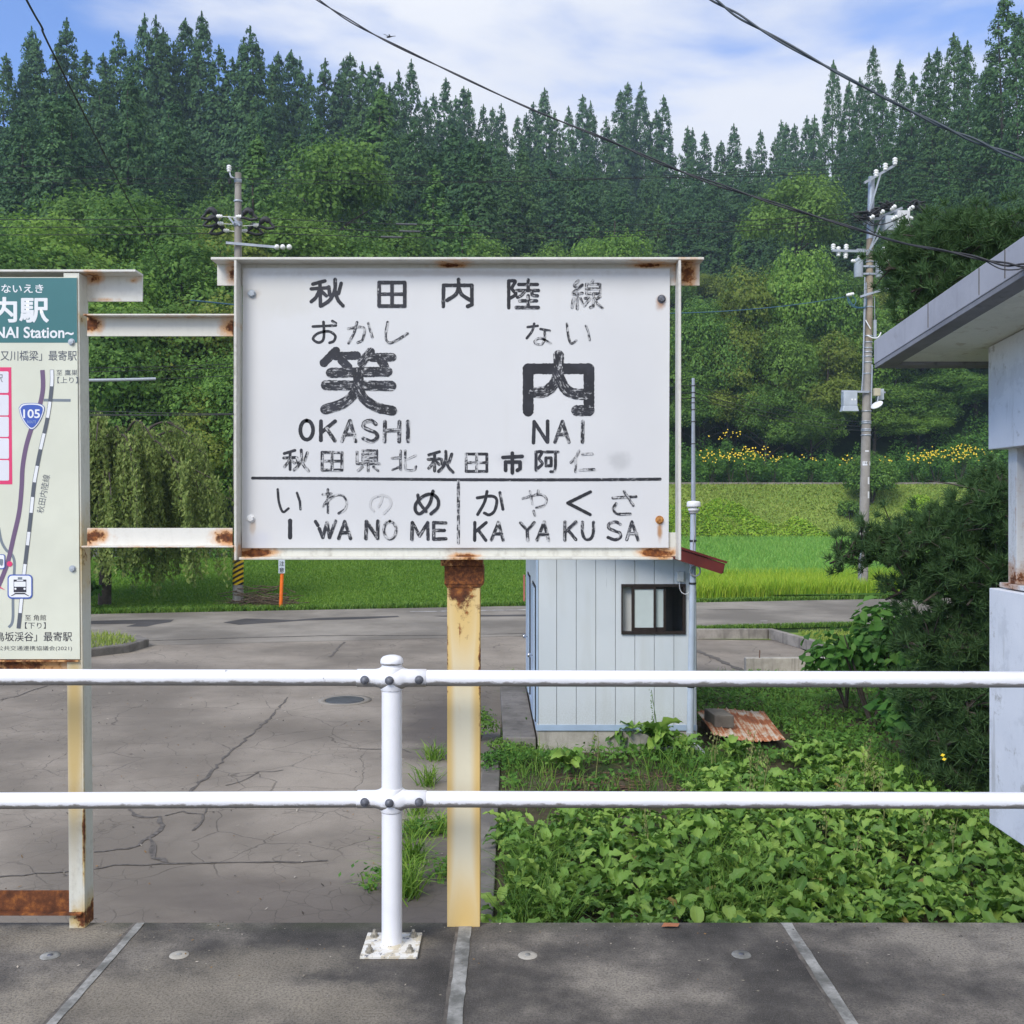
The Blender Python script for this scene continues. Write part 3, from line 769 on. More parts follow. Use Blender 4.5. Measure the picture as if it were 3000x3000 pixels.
panel = MB().hexa([p0, p1, p1 + d, p0 + d], [p3, p2, p2 + d, p3 + d]).build("panel", M['panel'], t, bevel=0.0012)
for px, py, m in ((738, 861, 'box_grey'), (1938, 876, 'bolt_grey'), (735, 1519, 'plate_white'), (1932, 1523, None)):
    c = W(px, py, PY)
    mm = M[m] if m else rusty('rusted_bolt', (0.2, 0.1, 0.06), amount=0.7)
    mb = MB(); mb.lathe([(0.0165, 0), (0.0165, 0.003)], c, (0, -1, 0), 20); mb.lathe([(0.0135, 0.003), (0.0135, 0.010), (0.011, 0.012), (0, 0.0125)], c, (0, -1, 0), 6, smooth=False)
    mb.build("bolt", mm, panel)
cx0, cx1 = xs(1310, 4.056), xs(1406, 4.056); cm = (cx0 + cx1) / 2
col_m = rusty('column_paint', (0.71, 0.65, 0.48), [((cm, 4.06, 1.37), (.16, 1, .40), 1.12), ((cx0, 4.06, 1.1), (.020, 1, .6), .95), ((cx1, 4.06, 1.0), (.022, 1, .7), .95), ((cx0 + .05, 4.06, 1.2), (.012, 1, .45), .75), ((cm, 4.06, .0), (.13, 1, .10), 0.55), ((cx1, 4.06, .08), (.05, 1, .16), .6)],
              stain=(0.66, 0.44, 0.13), amount=-0.14, grime=0.12, nsc=9,
              stains=[((cx0, 4.06, .70), (.042, 1, 2.6), .95), ((cx1, 4.06, .70), (.046, 1, 2.6), 1.0), ((cm, 4.06, 1.3), (.14, 1, .45), 1.0), ((cm, 4.06, .0), (.2, 1, .35), 0.9)])
mb = MB(); mb.box(cx0, cx1, 4.056, 4.064, 0.0, 1.36); mb.box(cm - .003, cm + .003, 4.064, 4.15, 0.0, 1.36); mb.box(cx0, cx1, 4.15, 4.158, -0.3, 1.36)
colm = mb.build("column", col_m, t, bevel=0.0015)
br_m = rusty('bracket_rust', (0.5, 0.42, 0.3), [((cm, 4.06, 1.40), (.3, 1, .3), 0.7)], amount=0.30, grime=0.6, nsc=20)
mb = MB(); mb.box(xs(1302, 4.05), xs(1417, 4.05), 4.048, 4.17, zs(1712, 4.05), zs(1658, 4.05)); mb.box(xs(1292, 4.05), xs(1414, 4.05), 4.03, 4.18, zs(1657, 4.05), zb - 0.001)
mb.hexa([(cx0, 4.053, zs(1722, 4.05)), (cx1, 4.053, zs(1722, 4.05)), (cx1, 4.165, zs(1722, 4.05)), (cx0, 4.165, zs(1722, 4.05))],
        [(xs(1302, 4.05), 4.05, zs(1712, 4.05)), (xs(1417, 4.05), 4.05, zs(1712, 4.05)), (xs(1417, 4.05), 4.17, zs(1712, 4.05)), (xs(1302, 4.05), 4.17, zs(1712, 4.05))])
mb.build("cap_bracket", br_m, colm, bevel=0.0015)
# two bars that tie this sign to the information board
bar1 = rusty('upper_bar_paint', (0.68, 0.655, 0.58), [(w(262, 950), (.085, .2, .07), 1.15), (w(680, 960), (.085, .2, .07), 1.15), (w(470, 930), (.5, .2, .010), .5)], amount=-0.14, grime=0.12)
bar2 = rusty('lower_bar_paint', (0.69, 0.67, 0.61), [(w(272, 1572), (.13, .2, .06), 1.2), (w(672, 1572), (.12, .2, .06), 1.15), (w(470, 1603), (.6, .2, .012), 0.8)], amount=-0.12, grime=0.15)
z0, z1 = zs(985, SB), zs(930, SB)
mb = MB(); mb.box(xs(255, SB), xs(683, SB), SB, SB + 0.007, z0, z1); mb.box(xs(245, SB - .04), xs(690, SB - .04), SB - 0.045, SB + 0.007, z1, z1 + 0.006)
mb.build("tie_bar", bar1, t, bevel=0.001)
z0, z1 = zs(1598, SB), zs(1547, SB)
mb = MB(); mb.box(xs(255, SB), xs(681, SB), SB, SB + 0.007, z0, z1); mb.box(xs(240, SB - .04), xs(684, SB - .04), SB - 0.045, SB + 0.007, z0 - 0.006, z0)
mb.build("tie_bar", bar2, t, bevel=0.001)

# brush lettering: strokes read off the board; first list is px = 600 + x/1.9325, second px = 1300 + x/1.9325, py = 700 + y/1.9325
def line_of(s): return [tuple(float(a) for a in q.split(',')) for q in s.split()]
def stroke_data(strokes, offx):
    V, F, UVs, WE = [], [], [], []
    for si, (txt, wd, wear, sm) in enumerate(strokes):
        pts = [W(offx + x / 1.9325, 700 + y / 1.9325, PY) for x, y in line_of(txt)]
        if sm: pts = catmull(pts, 7)
        else:
            q = []
            for a, b in zip(pts[:-1], pts[1:]):
                k = max(2, int((b - a).length / 0.006)); q += [a.lerp(b, i / k) for i in range(k)]
            pts = q + [pts[-1]]
        r = random.Random(si * 13 + len(txt))
        hw = wd / 1.9325 / 3000 * PY / 2
        yy_ = PY - 0.0006 - 0.00013 * (si % 14)
        # round ends
        d0 = (pts[0] - pts[1]).normalized(); d1 = (pts[-1] - pts[-2]).normalized()
        ctr, hws, n = [], [], len(pts)
        for a in (1.0, 0.85, 0.55, 0.25): ctr.append(pts[0] + d0 * hw * a); hws.append(hw * math.sqrt(max(0.02, 1 - a * a)))
        for p in pts: ctr.append(p); hws.append(hw)
        for a in (0.25, 0.55, 0.85, 1.0): ctr.append(pts[-1] + d1 * hw * a); hws.append(hw * math.sqrt(max(0.02, 1 - a * a)))
        k0 = len(V); u = r.uniform(0, 5)
        for i, (p, h) in enumerate(zip(ctr, hws)):
            dd = (ctr[min(i + 1, len(ctr) - 1)] - ctr[max(i - 1, 0)]).normalized()
            nn = Vector((-dd.z, 0, dd.x))
            if i: u += (p - ctr[i - 1]).length
            h *= r.uniform(0.93, 1.05)
            a, b = p - nn * h, p + nn * h
            V += [(a.x, yy_, a.z), (b.x, yy_, b.z)]; UVs += [(u, -h + si * .37), (u, h + si * .37)]; WE += [wear, wear]
        F += [(k0 + 2 * i, k0 + 2 * i + 2, k0 + 2 * i + 3, k0 + 2 * i + 1) for i in range(len(ctr) - 1)]
    return V, F, UVs, WE
def stroke_obj(sets, name):
    V, F, UVs, WE = [], [], [], []
    for a, b, c, d in sets:
        F += [tuple(len(V) + i for i in f) for f in b]; V += a; UVs += c; WE += d
    o = np_obj(name, np.array(V), np.array(F), M['brush'], panel)
    o.location = (0, 0, 0)
    me = o.data
    ul = me.uv_layers.new(name="UVMap")
    ul.data.foreach_set('uv', np.array([UVs[i] for f in F for i in f], dtype=np.float32).ravel())
    at = me.attributes.new('wear', 'FLOAT', 'POINT'); at.data.foreach_set('value', np.array(WE, dtype=np.float32))
    return o
def S(items, wd, wear):
    out = []
    for it in items:
        if it[0] == '~': out.append((it[1:], wd, wear, True)); continue
        q = it.split()
        out += [(a + ' ' + b, wd, wear, False) for a, b in zip(q[:-1], q[1:])]      # every straight run is its own brush stroke
    return out
def ell(cx, cy, rx, ry): return '~' + ' '.join(f"{cx + rx * math.sin(a):.0f},{cy - ry * math.cos(a):.0f}" for a in [i * math.pi / 6 for i in range(13)])
def shift(items, dx, dy):
    return [('~' if it[0] == '~' else '') + ' '.join(f"{x + dx:.0f},{y + dy:.0f}" for x, y in line_of(it.lstrip('~'))) for it in items]
AKI = ["510,1197 450,1215", "447,1240 515,1237", "483,1212 483,1305", "~480,1245 465,1272 450,1290", "488,1250 508,1268", "522,1240 527,1268", "580,1210 565,1255", "~546,1195 546,1245 530,1282 505,1308", "~548,1250 562,1285 587,1312"]
A_ = S(["680,238 612,256", "603,283 692,277", "652,250 655,380", "~650,288 630,330 603,355", "660,296 688,322", "702,272 708,318", "772,252 757,308", "~738,230 736,290 708,345 662,378", "~738,296 754,345 782,378"], 19, -0.10)
A_ += S(["987,247 1132,247 1132,380 987,380 987,247", "1060,247 1060,380", "987,313 1132,313"], 19, -0.10)
A_ += S(["1352,265 1350,382", "1352,263 1512,263 1512,372 1488,382", "~1437,230 1436,275 1420,315 1372,347", "~1440,282 1455,315 1502,347"], 20, -0.09)
A_ += S(["612,496 742,490", "~672,470 675,535 668,575 640,586 613,565 640,535 700,523 738,548 730,578 706,588", "722,465 742,477"], 14, 0.03)
A_ += S(["~812,508 885,499 905,516 892,572 865,587", "~862,472 845,532 814,590", "926,478 948,556"], 14, 0.02)
A_ += S(["~1035,472 1023,552 1042,588 1085,575 1148,535"], 14, 0.03)
A_ += S(["742,634 674,702", "740,664 860,660", "775,688 812,726"], 44, 0.02) + S(["938,640 888,702", "950,672 1060,670", "1000,692 1018,722"], 46, -0.04)
A_ += S(["714,758 1034,751", "686,828 1056,832", "~868,760 868,830 842,880 780,932 682,965", "~868,850 905,908 975,953 1060,972"], 52, -0.045)
A_ += S([ell(577, 1082, 36, 54), "658,1032 657,1140", "738,1032 664,1092", "690,1074 736,1142", "822,1030 776,1144", "822,1030 854,1145", "790,1108 846,1106", "~968,1048 945,1030 908,1036 898,1062 930,1082 968,1098 976,1124 945,1146 898,1130", "1020,1035 1018,1146", "1102,1035 1100,1146", "1020,1086 1100,1082", "1150,1034 1150,1144"], 20, -0.02)
A_ += S(AKI, 15, 0.0) + S(["664,1208 776,1208 776,1308 664,1308 664,1208", "720,1208 720,1308", "664,1258 776,1258"], 15, 0.0)
A_ += S(["894,1198 974,1198 974,1256 894,1256 894,1198", "894,1217 974,1217", "894,1237 974,1237", "862,1205 862,1272 988,1272", "925,1274 925,1312", "892,1290 868,1311", "955,1290 980,1311"], 14, 0.0)
A_ += S(["1108,1200 1108,1305", "1060,1240 1108,1238", "1062,1308 1108,1288", "1195,1226 1140,1250", "~1135,1198 1135,1290 1145,1308 1185,1308 1196,1288"], 13, 0.07)
A_ += S(shift(AKI, 818, 8), 16, -0.04)
A_ += S(["270,1354 660,1356 1100,1360 1440,1363"], 15, -0.02)
A_ += S(["~413,1418 420,1490 442,1545 474,1526", "522,1438 538,1485 542,1530"], 13, 0.02)
A_ += S(["697,1418 697,1550", "668,1446 716,1441 670,1514", "~682,1500 730,1455 778,1452 802,1485 795,1528 758,1553"], 13, 0.02)
A_ += S(["~1006,1452 1000,1485 984,1516", "~1000,1450 950,1468 936,1512 956,1540", "~1006,1448 1045,1466 1052,1508 1015,1554"], 12, 0.13)
A_ += S(["~1206,1450 1215,1492 1252,1542", "~1292,1428 1272,1500 1222,1554 1194,1540 1196,1498 1238,1456 1286,1445 1320,1475 1318,1520 1280,1556"], 17, -0.10)
A_ += S(["483,1595 483,1690"], 22, -0.1) + S(["627,1600 640,1622", "648,1640 668,1690", "668,1690 692,1606", "692,1606 706,1690", "706,1690 740,1598", "792,1600 758,1696", "792,1600 825,1696", "772,1664 816,1662"], 18, -0.04)
A_ += S(["915,1600 912,1696", "915,1600 978,1694", "980,1598 978,1694"], 19, -0.04) + S([ell(1048, 1648, 35, 50)], 15, 0.07)
A_ += S(["1175,1606 1172,1700", "1175,1606 1216,1682", "1262,1606 1216,1682", "1262,1606 1264,1700", "1296,1606 1296,1700", "1296,1606 1364,1608", "1296,1650 1356,1650", "1296,1700 1364,1697"], 18, -0.05)
B_ = S(["368,238 368,390", "~368,238 405,240 386,280 408,312 378,335", "425,258 530,258", "478,232 478,292", "412,292 536,292", "~455,300 440,318 418,330", "~500,298 502,318 530,322", "430,350 525,350", "478,322 478,388", "410,388 535,388"], 18, -0.03)
B_ += S(["~762,236 738,264 766,276", "~784,260 730,310 784,306", "756,312 755,394", "735,336 725,386", "774,336 786,366", "845,236 835,254", "808,256 884,256 884,310 808,310 808,256", "808,283 884,283", "846,310 846,380 830,388", "~800,336 826,336 795,378", "884,326 856,346", "~850,332 868,366 896,388"], 15, 0.04)
B_ += S(["475,499 532,492", "~512,480 500,522 470,562", "548,510 600,520", "~570,516 572,560 556,595 524,594 516,578 548,562 604,590", "~697,480 706,555 722,592 750,574", "~804,492 818,530 826,572"], 13, 0.03)
B_ += S(["478,975 478,735", "478,735 822,735", "822,735 822,972 752,972", "650,660 650,742", "~650,745 630,812 578,862 512,870", "~650,780 690,850 740,876 800,880"], 56, -0.04)
B_ += S(["512,1035 508,1154", "512,1035 586,1150", "588,1032 588,1150", "672,1034 630,1150", "672,1034 708,1150", "645,1108 696,1106", "787,1034 785,1150"], 19, -0.02)
B_ += S(["127,1218 244,1218 244,1316 127,1316 127,1218", "186,1218 186,1316", "127,1266 244,1266"], 15, 0.0)
B_ += S(["388,1213 388,1238", "335,1237 444,1231", "350,1310 350,1263 432,1263 432,1300 416,1310", "388,1240 388,1324"], 19, -0.2)
B_ += S(["522,1206 522,1308", "~522,1206 556,1207 540,1243 558,1272 534,1298", "565,1206 648,1206", "~632,1206 632,1290 622,1316 606,1318", "578,1240 608,1240 608,1284 578,1284 578,1240"], 16, -0.06)
B_ += S(["~765,1200 748,1235 720,1266", "746,1240 746,1318", "785,1219 840,1217", "770,1308 852,1305"], 14, 0.02)
B_ += S(["70,1363 500,1364 900,1363 1225,1360", "83,1372 83,1722"], 16, 0.0)
B_ += S(["~190,1466 270,1456 300,1478 288,1538 258,1562 230,1552", "~245,1430 230,1492 192,1560", "318,1436 335,1530"], 16, 0.0)
B_ += S(["~447,1470 540,1446 580,1470 568,1508 525,1521", "488,1430 502,1500", "508,1540 516,1564", "535,1425 532,1448"], 14, 0.04)
B_ += S(["830,1432 702,1495 828,1560"], 17, -0.10) + S(["957,1466 1088,1458", "1020,1430 1072,1508", "~976,1498 960,1528 985,1556 1055,1556"], 15, -0.01)
B_ += S(["176,1606 175,1706", "240,1606 182,1656", "196,1648 238,1706", "310,1604 270,1704", "310,1604 336,1706", "285,1670 328,1670", "435,1608 472,1650", "512,1606 472,1650", "472,1650 475,1706", "568,1602 528,1704", "568,1602 592,1706", "542,1672 588,1672",
          "686,1602 685,1704", "748,1602 690,1656", "702,1646 748,1702", "~785,1604 786,1668 802,1698 830,1698 846,1668 848,1604", "~1000,1616 972,1602 936,1614 936,1638 966,1652 996,1664 1000,1688 970,1703 930,1690", "1065,1602 1036,1702", "1065,1602 1100,1704", "1046,1668 1092,1668"], 17, -0.02)
# one mesh for each written line
rows = {}
for lst, off in ((A_, 600), (B_, 1300)):
    for it in lst:
        p = line_of(it[0]); ym = sum(q[1] for q in p) / len(p); xm = off + sum(q[0] for q in p) / len(p) / 1.9325
        r_ = next(i for i, v in enumerate((420, 606, 1012, 1172, 1337, 1367, 1390, 1580, 9999)) if ym < v)
        if len(p) == 2 and abs(p[0][0] - p[1][0]) < 2 and p[1][1] - p[0][1] > 300: r_ = 5
        key = (r_, 0 if r_ in (0, 4, 5) else int(xm > 1342))
        rows.setdefault(key, {}).setdefault(off, []).append((it[0], it[1] * 1.10, it[2] if it[2] > .1 or it[2] < 0 else it[2] * .3, it[3]))
for key in sorted(rows):
    k = [stroke_data(v, o) for o, v in rows[key].items()]
    stroke_obj(k, "divider_line" if key[0] == 5 else "lettering")
# ------------------------------------------------------------------ information board at the left
YL = 4.045
t = empty("information_board", (xs(225, YL), 4.1, 0), "cream route-map board with teal header in a rusty white steel frame", "sign")
lx = lambda px, Y=YL: xs(px, Y)
post_m = rusty('board_post_paint', (0.62, 0.615, 0.54), [(W(246, 2430, YL), (.013, .03, .50), 1.0), (W(240, 2690, YL), (.08, 1, .11), 1.15), (W(243, 1620, YL), (.05, 1, .30), 0.75), (W(235, 930, YL), (.03, 1, .05), .7), (W(256, 1100, YL), (.008, 1, .3), .6)],
               stain=(0.52, 0.36, 0.11), amount=-0.10, grime=0.4, stains=[(W(218, 2150, YL), (.058, .03, .75), 1.05), (W(262, 2690, YL), (.09, 1, .14), 1.0), (W(245, 1620, YL), (.05, 1, .30), .7)])
zt = zs(800, YL); dx = -0.023
def slant(mb, x0, x1, y0, y1, za, zb_, d): mb.hexa([(x0, y0, za), (x1, y0, za), (x1, y1, za), (x0, y1, za)], [(x0 + d, y0, zb_), (x1 + d, y0, zb_), (x1 + d, y1, zb_), (x0 + d, y1, zb_)])
mb = MB(); xa, xb = lx(203), lx(249)
slant(mb, xa, xb - .0075, YL, YL + 0.007, 0, zt, dx); slant(mb, xb - .0072, xb, YL - .001, YL + 0.085, 0.0, zt, dx)
post = mb.build("post", post_m, t, bevel=0.001)
mb = MB(); x2 = lx(-760); slant(mb, x2, x2 + .06, YL, YL + .085, 0, zt, dx); mb.build("post", post_m, t, bevel=0.001)
top_m = rusty('board_top_paint', (0.67, 0.655, 0.60), [(W(285, 815, 4.12), (.09, .3, .05), 0.95), (W(390, 822, 4.12), (.05, .3, .03), .8), (W(310, 878, 4.12), (.12, .3, .02), .6)], amount=-0.14)
zt = zs(790, YL)
tp = MB().box(lx(-800), lx(398), YL - .004, YL + 0.083, zt - 0.009, zt).build("top_channel", top_m, t, bevel=0.0015)
MB().box(lx(-800), lx(397), YL + 0.075, YL + 0.083, zs(883, 4.12), zt - 0.009).build("web", top_m, tp)
rail_m = rusty('board_foot_rust', (0.55, 0.5, 0.42), [(W(0, 2640, YL), (2, 1, 1), 1.5)], stain=(0.2, 0.09, 0.05), amount=0.15, nsc=7)
mb = MB(); mb.box(lx(-760), lx(243), YL + .012, YL + .019, zs(2672, YL), zs(2613, YL)); mb.box(lx(-760), lx(242), YL - .02, YL + .019, zs(2677, YL), zs(2672, YL))
mb.build("foot_channel", rail_m, t, bevel=0.001)
MB().box(lx(203), lx(240), YL + 0.02, YL + .08, 0.0, zs(2676, YL)).build("foot_stub", M['steel_dark'], t)
rl2 = rusty('board_lower_rust', (0.5, 0.45, 0.36), [(W(0, 1950, YL), (2, 1, 1), 0.55)], amount=0.15, nsc=10, grime=0.7)
mb = MB(); mb.box(lx(-760), lx(234), YL + .010, YL + .017, zs(1964, YL), zs(1925, YL)); mb.box(lx(-760), lx(233), YL - .012, YL + .017, zs(1938, YL), zs(1933, YL))
mb.build("panel_rail", rl2, t, bevel=0.001)
BY = YL - 0.006
def bpx(px, py, k=0): return W(px, py, BY - 0.0005 * k)
def face(name, pts, mat, k, parent):
    return MB().add([bpx(x, y, k) for x, y in pts], [tuple(range(len(pts)))]).build(name, mat, parent)
q = [bpx(-740, 1931), bpx(234, 1931), bpx(225, 812), bpx(-740, 812)]; d = Vector((0, .004, 0))
board = MB().hexa([q[0], q[1], q[1] + d, q[0] + d], [q[3], q[2], q[2] + d, q[3] + d]).build("panel", M['cream'], t)
def P_(name, pts, mat, k):
    o = face(name, pts, mat, k, board); o.location = (0, 0, 0); return o
def ribbon(name, pts, wpx, mat, k, cuts=None):
    pp = catmull([Vector((x, y, 0)) for x, y in pts], 10)
    vs = []
    for i, p in enumerate(pp):
        dd = (pp[min(i + 1, len(pp) - 1)] - pp[max(i - 1, 0)]).normalized(); n = Vector((-dd.y, dd.x, 0)) * wpx / 2
        vs += [bpx(p.x - n.x, p.y - n.y, k), bpx(p.x + n.x, p.y + n.y, k)]
    mb = MB(); mb.add(vs, [(2 * i, 2 * i + 1, 2 * i + 3, 2 * i + 2) for i in range(len(pp) - 1)])
    o = mb.build(name, mat, board); o.location = (0, 0, 0); return o
def rrect(x0, y0, x1, y1, r, n=6):
    out = []
    for cx, cy, a0 in ((x1 - r, y0 + r, -90), (x1 - r, y1 - r, 0), (x0 + r, y1 - r, 90), (x0 + r, y0 + r, 180)):
        out += [(cx + r * math.cos(math.radians(a0 + 90 * i / n)), cy + r * math.sin(math.radians(a0 + 90 * i / n))) for i in range(n + 1)]
    return out
def circle(cx, cy, r, n=24): return [(cx + r * math.cos(2 * math.pi * i / n), cy + r * math.sin(2 * math.pi * i / n)) for i in range(n)]
def text_on(name, body, box, mat, to_world, parent, bold=0.0, rot=0.0, fat=0.0):
    """flat lettering fitted to a box (x0, y0, x1, y1) of board pixels; rot turns the line about the box centre"""
    cu = bpy.data.curves.new(name, 'FONT'); cu.body = body; cu.offset = bold; cu.resolution_u = 4
    ob = bpy.data.objects.new(name, cu); COL.objects.link(ob)
    dg = bpy.context.evaluated_depsgraph_get()
    me = bpy.data.meshes.new_from_object(ob.evaluated_get(dg))
    bpy.data.objects.remove(ob); bpy.data.curves.remove(cu)
    n = len(me.vertices); co = np.zeros(n * 3, dtype=np.float32); me.vertices.foreach_get('co', co); co = co.reshape(-1, 3)
    lo, hi = co.min(0), co.max(0)
    x0, y0, x1, y1 = box
    fx = (co[:, 0] - lo[0]) / (hi[0] - lo[0]) * (x1 - x0) - (x1 - x0) / 2
    fy = (hi[1] - co[:, 1]) / (hi[1] - lo[1]) * (y1 - y0) - (y1 - y0) / 2
    c, s = math.cos(rot), math.sin(rot)
    X = (x0 + x1) / 2 + fx * c - fy * s; Y = (y0 + y1) / 2 + fx * s + fy * c
    me.vertices.foreach_set('co', np.array([to_world(a, b) for a, b in zip(X, Y)], dtype=np.float32).ravel())
    me.materials.clear(); me.materials.append(mat); me.update()
    if fat:       # heavier strokes: the outline repeated a hair apart
        bm = bmesh.new(); src = bmesh.new(); src.from_mesh(me)
        tmp = bpy.data.meshes.new("t"); ux = to_world(fat, 0) - to_world(0, 0); uz = to_world(0, fat) - to_world(0, 0)
        for q in range(9):
            a = q * math.pi / 4; dv = (ux * math.cos(a) + uz * math.sin(a)) * (1 if q < 8 else 0) + Vector((0, -.00004 * q, 0))
            m2 = me.copy(); m2.transform(Matrix.Translation(dv)); bm.from_mesh(m2); bpy.data.meshes.remove(m2)
        bm.to_mesh(me); bm.free(); src.free(); me.update()
    o = bpy.data.objects.new(name, me)
    COL.objects.link(o)
    if parent: o.parent = parent
    return o
B = lambda k: (lambda x, y: bpx(x, y, k))
P_("header", [(-740, 1004), (226, 1004), (225, 814), (-740, 814)], M['teal'], 1)
text_on("lettering", "おかしないえき", (-93, 833, 127, 858), M['p_white'], B(2), board, 0.012)
text_on("lettering", "笑内駅", (-116, 871, 142, 944), M['p_white'], B(2), board, 0.008, fat=1.6)
text_on("lettering", "NAI Station~", (-14, 958, 215, 990), M['p_white'], B(2), board, 0.004, fat=.8)
text_on("lettering", "又川橋梁」最寄駅", (1, 1027, 225, 1057), M['p_grey'], B(1), board, 0.006)
text_on("lettering", "至 鷹巣", (165, 1083, 227, 1100), M['p_grey'], B(1), board, 0.0)
text_on("lettering", "【上り】", (168, 1104, 228, 1123), M['p_grey'], B(1), board, 0.0)
text_on("lettering", "至 角館", (73, 1801, 135, 1818), M['p_dark'], B(1), board, 0.0)
text_on("lettering", "【下り】", (73, 1823, 134, 1842), M['p_dark'], B(1), board, 0.0)
text_on("lettering", "鳥坂渓谷」最寄駅", (-14, 1851, 211, 1879), M['p_dark'], B(1), board, 0.006)
text_on("lettering", "公共交通連携協議会(2021)", (-8, 1892, 211, 1908), M['p_dark'], B(1), board, 0.0)
text_on("lettering", "秋田内陸線", (70, 1436, 184, 1458), M['p_grey'], B(1), board, 0.0, -math.radians(80))
P_("table", [(-420, 1419), (36, 1419), (33, 1076), (-420, 1076)], M['p_red'], 1)
for a, b in ((1088, 1151), (1157, 1217), (1221, 1280), (1284, 1344), (1348, 1408)):
    P_("table_cell", rrect(-400, a, 25 + (a - 1088) * .006, b, 4), M['p_cell'], 2)
text_on("lettering", "駅", (-14, 1097, 8, 1120), M['p_grey'], B(3), board)
ribbon("map_road", [(124, 1084), (126, 1120), (124, 1152), (114, 1195), (92, 1255), (76, 1310), (66, 1370), (63, 1430), (56, 1500), (40, 1572), (20, 1655), (-12, 1735)], 13, M['p_purple'], 2)
ribbon("map_street", [(128, 1172), (160, 1172.5), (207, 1173)], 8, M['p_slate'], 1)
ribbon("map_street", [(-4, 1545), (4, 1585), (18, 1611), (34, 1624), (42, 1646), (41, 1690), (38, 1755), (38, 1806), (34, 1828), (25, 1838)], 8, M['p_slate'], 1)
RL = catmull([Vector((x, y, 0)) for x, y in ((152, 1084), (152, 1120), (147, 1172), (137, 1235), (121, 1305), (108, 1370), (99, 1425), (88, 1530), (75, 1640), (68, 1700), (60, 1785), (54, 1840))], 12)
ribbon("map_railway", [(152, 1083), (152, 1120), (147, 1172), (137, 1235), (121, 1305), (108, 1370), (99, 1425), (88, 1530), (75, 1640), (68, 1700), (60, 1785), (54, 1841)], 11.5, M['p_grey'], 3)
acc, seg = 0.0, []
vs, fs = [], []
for i, (a, b) in enumerate(zip(RL[:-1], RL[1:])):
    acc += (b - a).length
    if int(acc // 48) % 2 == 0:
        dd = (b - a).normalized(); n = Vector((-dd.y, dd.x, 0)) * 4.6
        k = len(vs); vs += [bpx(*(a - n).xy, 4), bpx(*(a + n).xy, 4), bpx(*(b + n).xy, 4), bpx(*(b - n).xy, 4)]; fs.append((k, k + 1, k + 2, k + 3))
o = MB().add(vs, fs).build("railway_dashes", M['p_white'], board); o.location = (0, 0, 0)
sh = lambda s: [Vector((92 + x * s, 1218 + y * s, 0)) for x, y in ((-36, -22), (-26, -33), (0, -36), (26, -33), (37, -22), (30, 4), (16, 28), (1, 39), (-14, 28), (-29, 4), (-36, -22))]
P_("route_shield", [(p.x, p.y) for p in catmull(sh(1.04), 6)][:-1], M['p_blue'], 4)
P_("route_shield", [(p.x, p.y) for p in catmull(sh(1.0), 6)][:-1], M['p_white'], 5)
P_("route_shield", [(p.x, p.y) for p in catmull(sh(0.9), 6)][:-1], M['p_blue'], 6)
text_on("lettering", "105", (68, 1199, 117, 1225), M['p_white'], B(7), board, 0.02)
text_on("lettering", "ROUTE", (80, 1232, 106, 1240), flat('pale_blue_print', (0.3, 0.4, 0.65)), B(7), board)
P_("stop_dot", circle(28, 1652, 8), M['p_red'], 4)
P_("bus_icon", rrect(-60, 1624, 15, 1667, 6), M['p_blue'], 5); P_("bus_icon", rrect(-58, 1626, 12.5, 1664.5, 5), M['p_white'], 6)
P_("bus_icon", rrect(-40, 1638, 9, 1652, 3), M['p_slate'], 7); P_("bus_icon", circle(4, 1653, 4), M['p_slate'], 8)
P_("red_arrow", [(-2, 1717), (16, 1729), (-2, 1722)], M['p_red'], 4)
P_("train_icon", rrect(22, 1683, 95, 1754, 12), M['p_blue'], 5); P_("train_icon", rrect(25.5, 1686.5, 91.5, 1750, 9.5), M['p_white'], 6)
P_("train_icon", [(52, 1691), (65, 1691), (65, 1697), (52, 1697)], M['p_slate'], 7)
P_("train_icon", [(40, 1698), (77, 1698), (77, 1722), (77, 1735), (40, 1735), (40, 1722)], M['p_dark'], 7)
P_("train_icon", rrect(49, 1699, 68, 1702, 1), M['p_white'], 8); P_("train_icon", rrect(41.5, 1704, 75.5, 1719, 2), M['p_white'], 8)
P_("train_icon", circle(45, 1725, 3.2, 14), M['p_white'], 8); P_("train_icon", circle(72, 1725, 3.2, 14), M['p_white'], 8)
P_("train_icon", [(44, 1737), (73, 1737), (76, 1740), (86, 1746), (82, 1746), (72, 1741), (45, 1741), (35, 1746), (31, 1746), (41, 1740)], M['p_dark'], 7)
for px, py in ((210, 1002), (213, 1666)):
    c = W(px, py, BY)
    mb = MB(); mb.lathe([(0.0135, 0), (0.0135, 0.003)], c, (0, -1, 0), 20); mb.lathe([(0.0115, 0.003), (0.011, 0.009), (0, 0.0105)], c, (0, -1, 0), 6, smooth=False)
    o = mb.build("bolt", M['box_grey'], board); o.location = (0, 0, 0)
# ------------------------------------------------------------------ platform shelter at the right
t = empty("platform_shelter", (3.6, 4.4, GZ), "white concrete waiting shelter with a sloping grey slab roof and rust-stained window post", "shelter")
def m_fascia(name, a, b, dk, streak=0.5):
    g = G(name); P = g.pos()
    n = g.noise(P, 1.8, 5, 0.6); s = g.noise(g.scale(P, (1, 1, 0.12)), 9, 5, 0.65)
    c = g.mix(g.rng(n, 0.35, 0.68), a, b)
    c = g.mix(g.rng(s, 0.56, 0.75, 0, streak), c, dk)
    c = g.mix(g.rng(g.noise(P, 7, 6, 0.7), 0.58, 0.68, 0, streak), c, dk)
    c = g.mix(g.rng(g.noise(P, 4.5, 7, 0.75), 0.50, 0.60, 0, streak * .5), c, tuple(x * .72 for x in a))
    return g.done(c, 0.75, spec=0.25, normal=g.bump(g.noise(P, 40, 4), 0.25, 0.003))
